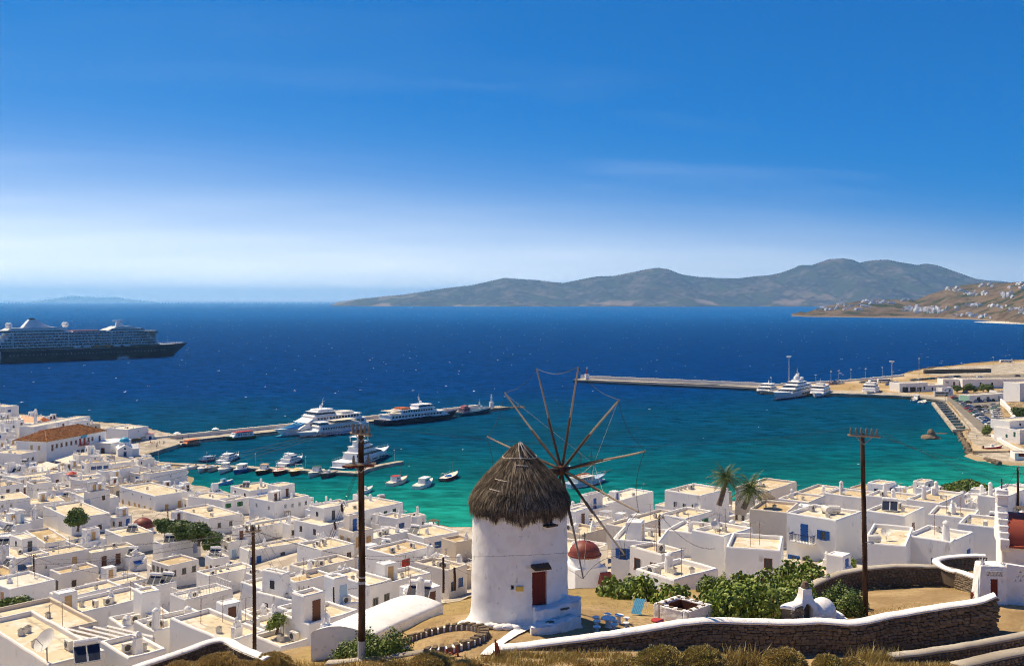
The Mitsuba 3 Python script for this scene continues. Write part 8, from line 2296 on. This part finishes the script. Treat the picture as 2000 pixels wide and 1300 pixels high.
M('m_headland', diffuse(proc(headland_c)))
_sk = [(1548, 615), (1562, 609), (1575, 611), (1600, 602), (1630, 596), (1670, 590), (1700, 587), (1740, 586), (1762, 586), (1790, 587), (1812, 577), (1840, 568), (1850, 563), (1885, 557), (1920, 553), (1960, 554), (2000, 551), (2060, 548), (2140, 560), (2250, 590)]
_fx = np.array([1545, 1580, 1700, 1760, 1830, 1900, 1960, 2010, 2100, 2300]); _fy = np.array([617, 618.5, 620, 620.5, 621.5, 624, 629, 634, 640, 648])
shore_y = lambda px: EYE * F / (np.interp(px, _fx, _fy) - HY)
ridge_y = lambda px: shore_y(px) + 130 + np.clip(px - 1545, 0, 400) * 2.2
_sp = np.array(_sk, float)
hz = np.array([EYE - (b - HY) / F * float(ridge_y(a)) for a, b in _sk])


def headland(px, v):
    """A point of the headland: px the photograph column it lies on, v 0 at the near shore, 1 at the skyline, 2 behind."""
    Y = shore_y(px) + (ridge_y(px) - shore_y(px)) * np.clip(v, -0.02, 1) + np.clip(v - 1, 0, 1) * 500
    X = (px - CX) / F * Y
    Z = np.interp(px, _sp[:, 0], hz)
    n = meshkit.fbm(np.stack([X * 0.007, Y * 0.004, X * 0 + 3], -1), 5, 12)
    prof = np.clip(v, 0, 1) ** (0.55 + 0.9 * n)
    return X, Y, Z * np.where(v < 1, prof, np.clip(2 - v, 0, 1) ** 0.8) * (1 + 0.16 * (n - 0.5) * np.clip(4 - 4.2 * v, 0, 1)) + np.minimum(2.5, 60 * np.clip(v, 0, 1)) - 0.2


_P, _V = np.meshgrid(np.linspace(1546, 2240, 330), np.concatenate([np.linspace(-0.02, 1, 60), np.linspace(1.03, 2, 14)]))
_i = np.arange(_P.size).reshape(_P.shape)
_q = np.stack([_i[:-1, :-1], _i[:-1, 1:], _i[1:, 1:], _i[1:, :-1]], -1).reshape(-1, 4)
scene['headland'] = mikit.ply((np.stack(headland(_P, _V), -1).reshape(-1, 3), np.vstack([_q[:, [0, 1, 2]], _q[:, [0, 2, 3]]])), 'm_headland', smooth=True)
labels['headland'] = {'kind': 'structure', 'label': 'dry brown headland scattered with white houses at the right'}


def on_headland(px, v):
    return V(*[float(q) for q in headland(np.array(float(px)), np.array(float(v)))])


def v_at(px, py):
    vs = np.linspace(0, 1, 120)
    q = headland(vs * 0 + px, vs)
    return vs[int(np.argmin(np.abs(HY + F * (EYE - q[2]) / q[1] - py)))]


_hm = []
for variant in range(4):
    mb = MB().box(-5, 5, -4, 4, -4, 3.4)
    if variant % 2:
        mb.box(-1, 4.6, -3.5, 3.5, 3.4, 6.4)
    if variant > 1:
        mb.box(5, 11, -3, 4, -4, 3.0)
    w = MB()
    for x in (-3.5, -1, 1.5, 3.8):
        w.box(x - .6, x + .6, -4.05, -3.95, 0.6, 2.2)
    _hm.append((mb, w))
CLUSTERS = ((1590, 1640, 600, 606, 9, 'in the row nearest the headland tip'), (1636, 1700, 594, 601, 12, 'in the second row from the headland tip'), (1680, 1745, 588, 594, 22, 'in the long row along the low headland ridge'), (1754, 1776, 585, 588, 4, 'standing apart on the low ridge'), (1764, 1840, 598, 608, 34, 'in the big dense waterside cluster'), (1790, 1842, 601, 611, 26, 'in the lower part of the waterside cluster'), (1845, 1880, 600, 606, 7, 'just right of the waterside cluster'), (1845, 1885, 562, 570, 9, 'on the left end of the high skyline'), (1880, 1930, 569, 577, 16, 'in the band below the high skyline'), (1915, 1950, 555, 560, 6, 'on top of the skyline'), (1955, 1980, 572, 582, 14, 'in the knot on the upper right slope'), (1885, 1925, 591, 598, 9, 'on the middle slope'), (1930, 1970, 595, 601, 9, 'on the middle slope farther right'), (1970, 2005, 600, 612, 16, 'in the cluster cut by the right edge'), (1860, 1900, 611, 617, 8, 'along the beach behind the sand spit'), (1898, 1945, 616, 620, 8, 'along the beach farther right'), (1970, 2005, 555, 566, 8, 'in the top right corner of the headland'), (1640, 1690, 603, 606, 5, 'low on the near cliff'))
for (x0, x1, y0, y1, n, w) in CLUSTERS:
    spots = sorted((x0 + (x1 - x0) * hr.random(), y0 + (y1 - y0) * hr.random()) for i in range(n))
    for i, (px, py) in enumerate(spots):
        p = on_headland(px, v_at(px, py))
        vv = hr.randrange(4)
        o = f'{i + 1}{"th" if 3 < i + 1 < 21 else {1: "st", 2: "nd", 3: "rd"}.get((i + 1) % 10, "th")} of {n} from left'
        k = thing('hillside_house', f'white house {w}, {o}', 'house', 'white houses on the headland')
        m = mat(p[0], p[1], p[2], hr.uniform(-0.7, 0.7), p[1] / 2600 * (0.62 + 0.4 * hr.random()))
        part(k, 'wall', _hm[vv][0], 'c_white', at=m, share=f'hh{vv}')
        part(k, 'windows', _hm[vv][1], 'c_black', at=m, share=f'hw{vv}', kind='stuff')
# pale spit of beach below the headland
_p = [at_height(px, py, 0)[:2] for px, py in ((1902, 629), (1950, 631.5), (2010, 633.5), (2080, 637), (2080, 634), (2000, 630.5), (1940, 628))]
scene['sand_spit'] = mikit.ply(raw(MB().prism([tuple(q) for q in _p], -1, 1.2)), 'c_cream'); labels['sand_spit'] = {'kind': 'structure', 'label': 'pale sand spit below the headland'}


# ---- pergola, big dish and solar heater on the nearest terraces, bottom left
k = thing('pergola', 'white beam pergola over a terrace near the bottom left corner', 'pergola')
_a, _b = at_depth(124, 1252, 72), at_depth(300, 1243, 76)
_c2_ = at_depth(210, 1222, 79) - at_depth(300, 1243, 76)
_d = _b - _a
for i in range(7):
    p = _a + _d * (i / 6)
    q = p + _c2_
    part(k, 'beam', MB().tube([p, q], 0.10, 4), 'c_white')
for p, q in ((_a, _b), (_a + _c2_, _b + _c2_)):
    part(k, 'edge_beam', MB().tube([p - V(0, 0, .12), q - V(0, 0, .12)], 0.10, 4), 'c_white')
for p in (_a, _b, _a + _d * 0.5, _a + _c2_, _b + _c2_):
    part(k, 'post', MB().tube([p - V(0, 0, 2.4), p - V(0, 0, .1)], 0.12, 4), 'c_offwhite')
p = at_depth(90, 1291, 64)
item('d', p, math.radians(-35), 1.55)
labels[ITEMS.pop()[0]].update(label='largest white satellite dish, at the bottom left edge of the photo', category='satellite dish', group='satellite dishes on the roofs')
p = at_depth(172, 1296, 64)
item('s', p, math.radians(30), 0.8)
labels[ITEMS.pop()[0]].update(label='dark double solar heater at the bottom edge, right of the largest dish', category='solar heater', group='solar heaters on the roofs')
# ---------------------------------------------------------------- wooden poles, insulators, wires


def crossarm(c, half, ang, n, brace=0.7, th=0.055, sag=0.0, up=True):
    """(arm mesh, insulator tops) for an arm centred at c, its ends half metres out along ang."""
    d = V(cos(ang), sin(ang), sag)
    a, b = V(*c) - d * half, V(*c) + d * half
    arm = MB().tube([a, b], th, 4)
    tops = []
    for i in range(n):
        t = -1 + 2 * (i + 0.5) / n if n > 1 else 0
        tops.append(V(*c) + d * half * t * 0.96 + V(0, 0, 0.12))
    return arm, tops, a, b


def insulator(p, s=1.0):
    return MB().lathe([(0.015 * s, -0.08 * s), (0.055 * s, -0.04 * s), (0.03 * s, 0.0), (0.06 * s, 0.03 * s), (0.032 * s, 0.07 * s), (0.055 * s, 0.10 * s), (0.03 * s, 0.14 * s), (0.035 * s, 0.2 * s), (0.008 * s, 0.22 * s)], 8, tuple(p))


ANCHOR = {}


def pole(key, label, base_px, D, top_py, r0, r1, arms, mt='m_wood', tone=0.0, dx=0.0):
    b = at_depth(*base_px, D)
    t = at_depth(base_px[0] + dx, top_py, D)
    k = thing('utility_pole', label, 'pole')
    n = 9
    pts = [b + (t - b) * s - V(0, 0, 0.5) * (s == 0) + V(0.02 * math.sin(5 * s), 0, 0) for s in np.linspace(0, 1, n)]
    part(k, 'shaft', MB().tube(pts, np.linspace(r0, r1, n), 10), mt if mt != 'm_wood' else 'm_pole', uv=(tone, 0))
    ANCHOR[key] = []
    for py, half, ang, cnt, sag in arms:
        c = t + (b - t) * ((py - top_py) / (base_px[1] - top_py))
        c = c + V(0, -r1 - 0.05, 0)
        arm, tops, a, e = crossarm(c, half, math.radians(ang), cnt, sag=sag)
        kk = part(k, 'crossarm', arm, 'm_wood', uv=(0.8, 0))
        part(kk, 'brace', MB().tube([a + (e - a) * 0.22, c - V(0, 0, half * 0.55)], 0.022, 4).tube([a + (e - a) * 0.78, c - V(0, 0, half * 0.55)], 0.022, 4), 'c_grey')
        for q in tops:
            part(kk, 'insulator', insulator(q, 1.25), 'c_oldgrey', True)
        ANCHOR[key].append([q + V(0, 0, 0.26) for q in tops])
    ANCHOR[key + '_top'] = t
    return k, b, t


def pole_c(p, n, uv):
    a = fbm(p.x * 7, p.y * 7, p.z * 0.9, 4)
    return mix([0.035, 0.020, 0.013], [0.115, 0.068, 0.043], smoothstep(0.3, 0.7, a)) * (1 + 2.2 * uv.x)


M('m_pole', diffuse(proc(pole_c)))
k, b, t = pole('A', 'tallest dark brown utility pole with two crossarms and a white-painted foot', (706, 1284), 41, 838, 0.155, 0.115, [(846, 0.62, -38, 5, 0.0), (905, 0.62, 12, 2, 0.02)])
part(k, 'painted_foot', MB().tube([b + V(0, 0, -0.1), b + V(0, 0, 0.72)], [0.165, 0.16], 10), 'c_silver')
part(k, 'transformer_bar', MB().box(t[0] - 0.75, t[0] - 0.15, t[1] - 0.25, t[1] - 0.15, 45.20, 45.28).box(t[0] + 0.15, t[0] + 0.55, t[1] - 0.25, t[1] - 0.15, 45.22, 45.30), 'c_maroon')
part(k, 'steel_band', MB().tube([b + V(0, 0, 3.05), b + V(0, 0, 3.17)], 0.16, 10).tube([b + V(0, 0, 3.3), b + V(0, 0, 3.36)], 0.16, 10), 'c_silver')
k, b, t = pole('B', 'dark wooden utility pole with six insulators on a pale crossarm, right of the windmill', (1690, 1203), 50, 846, 0.135, 0.10, [(850, 0.78, -28, 6, 0.0)], dx=-5)
part(k, 'street_light', MB().tube([at_depth(1690, 1058, 49.9), at_depth(1702, 1058, 49.7)], 0.02, 5).ball(tuple(at_depth(1703, 1060, 49.7)), (0.12, 0.08, 0.05)), 'c_silver')
k, b, t = pole('C', 'slimmer dark wooden utility pole with small top arm, lower left', (497, 1262), 63, 1028, 0.125, 0.10, [(1036, 0.5, 20, 4, 0.0)], dx=-2)
part(k, 'street_light', MB().tube([at_depth(496, 1214, 62.8), at_depth(488, 1210, 62.6), at_depth(476, 1211, 62.4)], 0.025, 5).ball(tuple(at_depth(474, 1213, 62.4)), (0.16, 0.1, 0.07)), 'c_grey')
for key, lab, bp, D, top, r, arms in (('D', 'short dark wooden pole left of the windmill, behind the bare earth', (866, 1146), 96, 1088, .12, []), ('E', 'short dark pole right beside the tan-walled house, left of the windmill', (888, 1142), 98, 1108, .14, []), ('G', 'dark pole rising behind the blue-shuttered house', (1288, 1076), 92, 1007, .11, [(1010, .5, 10, 3, 0)]), ('H', 'dark wooden pole near the church on the right skyline', (1988, 990), 148, 912, .17, [(914, .5, 60, 2, 0)]),
                                       ('I', 'small dark pole with wires by the tan doors of the big pale building', (328, 1030), 196, 994, .12, [(997, .7, 10, 3, 0)]), ('J', 'weathered pole at the corner of the tall cream-roofed house at left', (66, 1118), 150, 1083, .13, [(1085, .6, 0, 2, 0)]), ('K', 'brown pole with a lattice of wires, right of the slim pole', (594, 1180), 82, 1150, .1, [(1152, .6, 20, 3, 0)]), ('L', 'reddish pole standing on the roof behind the smooth-vaulted chapel', (652, 1208), 78, 1146, .07, [])):
    pole(key, lab, bp, D, top, r, r * 0.85, arms)


def wire(label, p, q, sag, r=0.012, n=14):
    k = thing('power_line', label, 'cable')
    p, q = V(*p), V(*q)
    part(k, 'cable', MB().tube([p + (q - p) * t - V(0, 0, sag * 4 * t * (1 - t)) for t in np.linspace(0, 1, n)], r, 4), 'c_iron')
    return k


for i, q in enumerate(ANCHOR['A'][0][:3]):
    w = ('first', 'second', 'third')[i]
    wire(f'{w} power line from the tallest pole leftward over the harbour', q, at_depth(-160, 955 + 34 * i, 95), 1.3 - 0.2 * i, 0.008)
for i, q in enumerate(ANCHOR['B'][0]):
    w = ('first', 'second', 'third', 'fourth', 'fifth', 'sixth')[i]
    if i % 2 == 1:
        wire(f'{w} power line from the right-hand pole towards the right shore', q, at_depth(2120, 890 + 14 * i, 75), 1.0, 0.009)
wire('thin power line strung between the tallest pole and the right-hand pole', ANCHOR['A'][0][2], ANCHOR['B'][0][0], 0.9, 0.006)
wire('lower cable crossing in front of the windmill wall to the tallest pole', at_depth(702, 1084, 40.8), at_depth(1290, 1062, 43.3), 0.25, 0.006)
_c = ANCHOR['C'][0]
for i, (px, py, D, w) in enumerate(((400, 1180, 110, 'down to the railed white terrace'), (560, 1120, 120, 'towards the house with two blue doors'), (590, 1152, 82, 'to the brown pole with the lattice of wires'), (640, 1175, 84, 'towards the smooth-vaulted chapel'), (330, 1000, 196, 'towards the big pale building'), (66, 1085, 150, 'across the town to the far left'), (455, 1235, 70, 'down to the ground at left, a guy wire'))):
    wire(f'cable from the slim pole {w}', _c[i % 4], at_depth(px, py, D), 1.2 if i < 6 else 0.02, 0.010)
for i, dx in enumerate((0, 5, 9)):
    k = wire(f'{("left", "middle", "right")[i]} guy wire with dark insulators running down left from the tallest pole', at_depth(697 + 2 * i, 915, 40.9), at_depth(642 + dx, 1050, 38.9 + 0.4 * i), 0.0, 0.009)
    if i < 2:
        for f_ in (0.55, 0.80):
            q = at_depth(697 + 2 * i, 915, 40.9) * (1 - f_ - 0.05 * i) + at_depth(642 + dx, 1050, 38.9 + 0.4 * i) * (f_ + 0.05 * i)
            part(k, 'insulator', MB().ball(tuple(q), (0.05, 0.05, 0.1)), 'c_darkwood')
wire('dark cable drooping right from the pole behind the blue-shuttered house', ANCHOR['G'][0][1], at_depth(1430, 1060, 92), 1.6, 0.02)
wire('cable from the pole behind the blue-shuttered house towards the palms', ANCHOR['G'][0][2], at_depth(1400, 1000, 110), 0.8, 0.015)
wire('guy wire left of the skyline pole by the church', ANCHOR['H_top'], at_depth(1966, 952, 140), 0.0, 0.02)
wire('guy wire right of the skyline pole by the church', ANCHOR['H_top'], at_depth(2003, 934, 146), 0.0, 0.02)
for i, a in enumerate('IJ'):
    wire(f'loose cable from the {("small dark pole by the big pale building", "weathered pole at left")[i]} over the roofs', ANCHOR[a][0][0], at_depth(200 if a == 'I' else -30, 1045 if a == 'I' else 1110, 175 if a == 'I' else 150), 1.0, 0.03)

for i, (a, b, d0, d1, w) in enumerate((((-40, 1000), (330, 996), 200, 196, 'high above the left roofs, the farthest of the town cables'), ((-40, 1058), (497, 1040), 150, 64, 'from the left edge to the slim pole over the long brown balcony'), ((-40, 1098), (497, 1044), 120, 64, 'from the left edge to the slim pole over the tall cream-roofed house'), ((66, 1086), (330, 1128), 150, 130, 'from the weathered pole to the twin solar collector roof'), ((594, 1152), (866, 1092), 82, 96, 'between the lattice pole and the short pole left of the windmill'), ((866, 1092), (1000, 1120), 96, 88, 'from the short pole behind the windmill'), ((497, 1036), (866, 1090), 63, 96, 'from the slim pole to the short pole left of the windmill'), ((330, 997), (620, 1020), 196, 186, 'from the small pole over the air-conditioner roof to the waterfront'))):
    wire(f'thin cable {w}', at_depth(*a, d0), at_depth(*b, d1), 0.9, 0.012 + 0.00006 * max(d0, d1))
# ---------------------------------------------------------------- a label for each thing that has none yet: its look, then where it stands
NUM = ['no', 'one', 'two', 'three', 'four', 'five', 'six', 'seven', 'eight', 'nine', 'ten']
ORD = ['nearest', 'second', 'third', 'fourth', 'fifth', 'sixth', 'seventh', 'eighth', 'ninth', 'tenth', 'eleventh', 'twelfth', 'thirteenth', 'fourteenth', 'fifteenth', 'sixteenth', 'seventeenth', 'eighteenth', 'nineteenth', 'twentieth']


def where(px):
    name, lx, ly = min(LAND, key=lambda q: math.hypot(q[1] - px[0], 1.8 * (q[2] - px[1])))
    dx, dy = px[0] - lx, 1.8 * (px[1] - ly)
    rel = ('right of' if dx > 0 else 'left of') if abs(dx) > abs(dy) else ('in front of' if dy > 0 else 'behind')
    return rel, name, math.hypot(dx, dy)


def short(s, n=15):
    w = s.split()
    return ' '.join(w[:n])


def place(rows):
    """rows: (key, look, pixel, category, group). Same look and same place: ranked by nearness to the landmark."""
    boxes = {}
    for k, look, px, cat, grp in rows:
        rel, nm, d = where(px)
        boxes.setdefault((look, rel, nm), []).append((d, k, cat, grp))
    for (look, rel, nm), L in boxes.items():
        L.sort()
        for i, (d, k, cat, grp) in enumerate(L):
            lab = f'{look} {rel} the {nm}' if len(L) == 1 else f'{look} {rel} the {nm}, ' + (ORD[0] if i == 0 else (ORD[i] if i < 20 else f'{i + 1}th') + ' nearest')
            labels[k]['label'] = short(lab, 16)
            labels[k]['category'] = cat
            if grp:
                labels[k]['group'] = grp


rows = []
for h in HOUSES:
    if h['label']:
        continue
    tone = {'w': 'white', 'o': 'off-white', 'c': 'cream', 't': 'tan'}[h['wall']]
    rf = 'pale' if h['roof'] < 0.35 else 'cream' if h['roof'] < 0.62 else 'sandy' if h['roof'] < 0.8 else 'brown'
    bits = []
    if h['wins']:
        nm = max(h['wins'], key=h['wins'].get)
        bits.append(f'{nm} windows' if h['wins'][nm] > 1 else f'one {nm} window')
    elif h['doors']:
        bits.append(f'{next(iter(h["doors"]))} door')
    elif h['items']:
        bits.append(h['items'][0])
    look = f'{tone} {rf}-roofed {"shed" if h["cat"] == "outbuilding" else "house"}' + (f' with {bits[0]}' if bits else '')
    rows.append((h['key'], look, h['px'], h['cat'], None))
place(rows)
NAME = {'a': ('off-white air conditioner unit', 'air conditioner', 'air conditioners on the roofs'), 'd': ('white satellite dish', 'satellite dish', 'satellite dishes on the roofs'), 's': ('dark solar water heater', 'solar heater', 'solar heaters on the roofs'), 't': ('thin television antenna', 'antenna', 'antennas on the roofs'), 'k': ('pale cylindrical water tank', 'water tank', 'water tanks on the roofs'), 'v': ('small roof vent', 'vent', 'vents on the roofs')}
place([(k, NAME[c][0], px, NAME[c][1], NAME[c][2]) for k, c, px in ITEMS])
box = {}
for k, col, px, w in CARS:
    box.setdefault((col, w), []).append((px[1], k))
for (col, w), L in box.items():
    L.sort()
    for i, (_, k) in enumerate(L):
        labels[k]['label'] = f'{col} car {w}' + (f', {["only", "farther", "farthest"][min(2, len(L) - 1)] if i == 0 else ORD[i]} of {NUM[len(L)]}' if len(L) > 1 else '')
        labels[k]['group'] = 'cars parked at the port'
box = {}
for k, a, b, px, w in PEOPLE:
    box.setdefault((a, b, w), []).append((px[0], k))
for (a, b, w), L in box.items():
    L.sort()
    for i, (_, k) in enumerate(L):
        labels[k]['label'] = f'person in {a} shirt and {b} trousers {w}' + ('' if len(L) == 1 else f', {("left", "right", "far right")[min(i, 2)]} one')
        labels[k]['group'] = 'people on the quays'
rep = {}
for k, d in labels.items():
    if 'label' in d and not d.get('group') == 'white houses on the headland' and d.get('kind') is None and '__' not in k:
        rep.setdefault(d['label'], []).append(k)
for lab, ks in rep.items():
    if len(ks) > 1 and 'rock' not in lab:
        print('same label', lab, ks)
for k, d in labels.items():
    if '__' not in k and d.get('kind') is None and (not d.get('label') or not 4 <= len(d['label'].split()) <= 16):
        print('label length', k, d.get('label'))

# ---------------------------------------------------------------- from plan units to metres
S = 1 / Q
for k, d in scene.items():
    if d.get('type') in ('ply', 'cube'):
        w = d.get('to_world')
        d = dict(d)
        d['to_world'] = T4().scale(S) @ w if w is not None else T4().scale(S)
        scene[k] = d
scene['camera'] = {**scene['camera'], 'to_world': T4().look_at(origin=[0, 0, EYE * S], target=[0, 10, EYE * S], up=[0, 0, 1])}
scene['air'] = {**scene['air'], 'sigma_t': scene['air']['sigma_t'] / S}
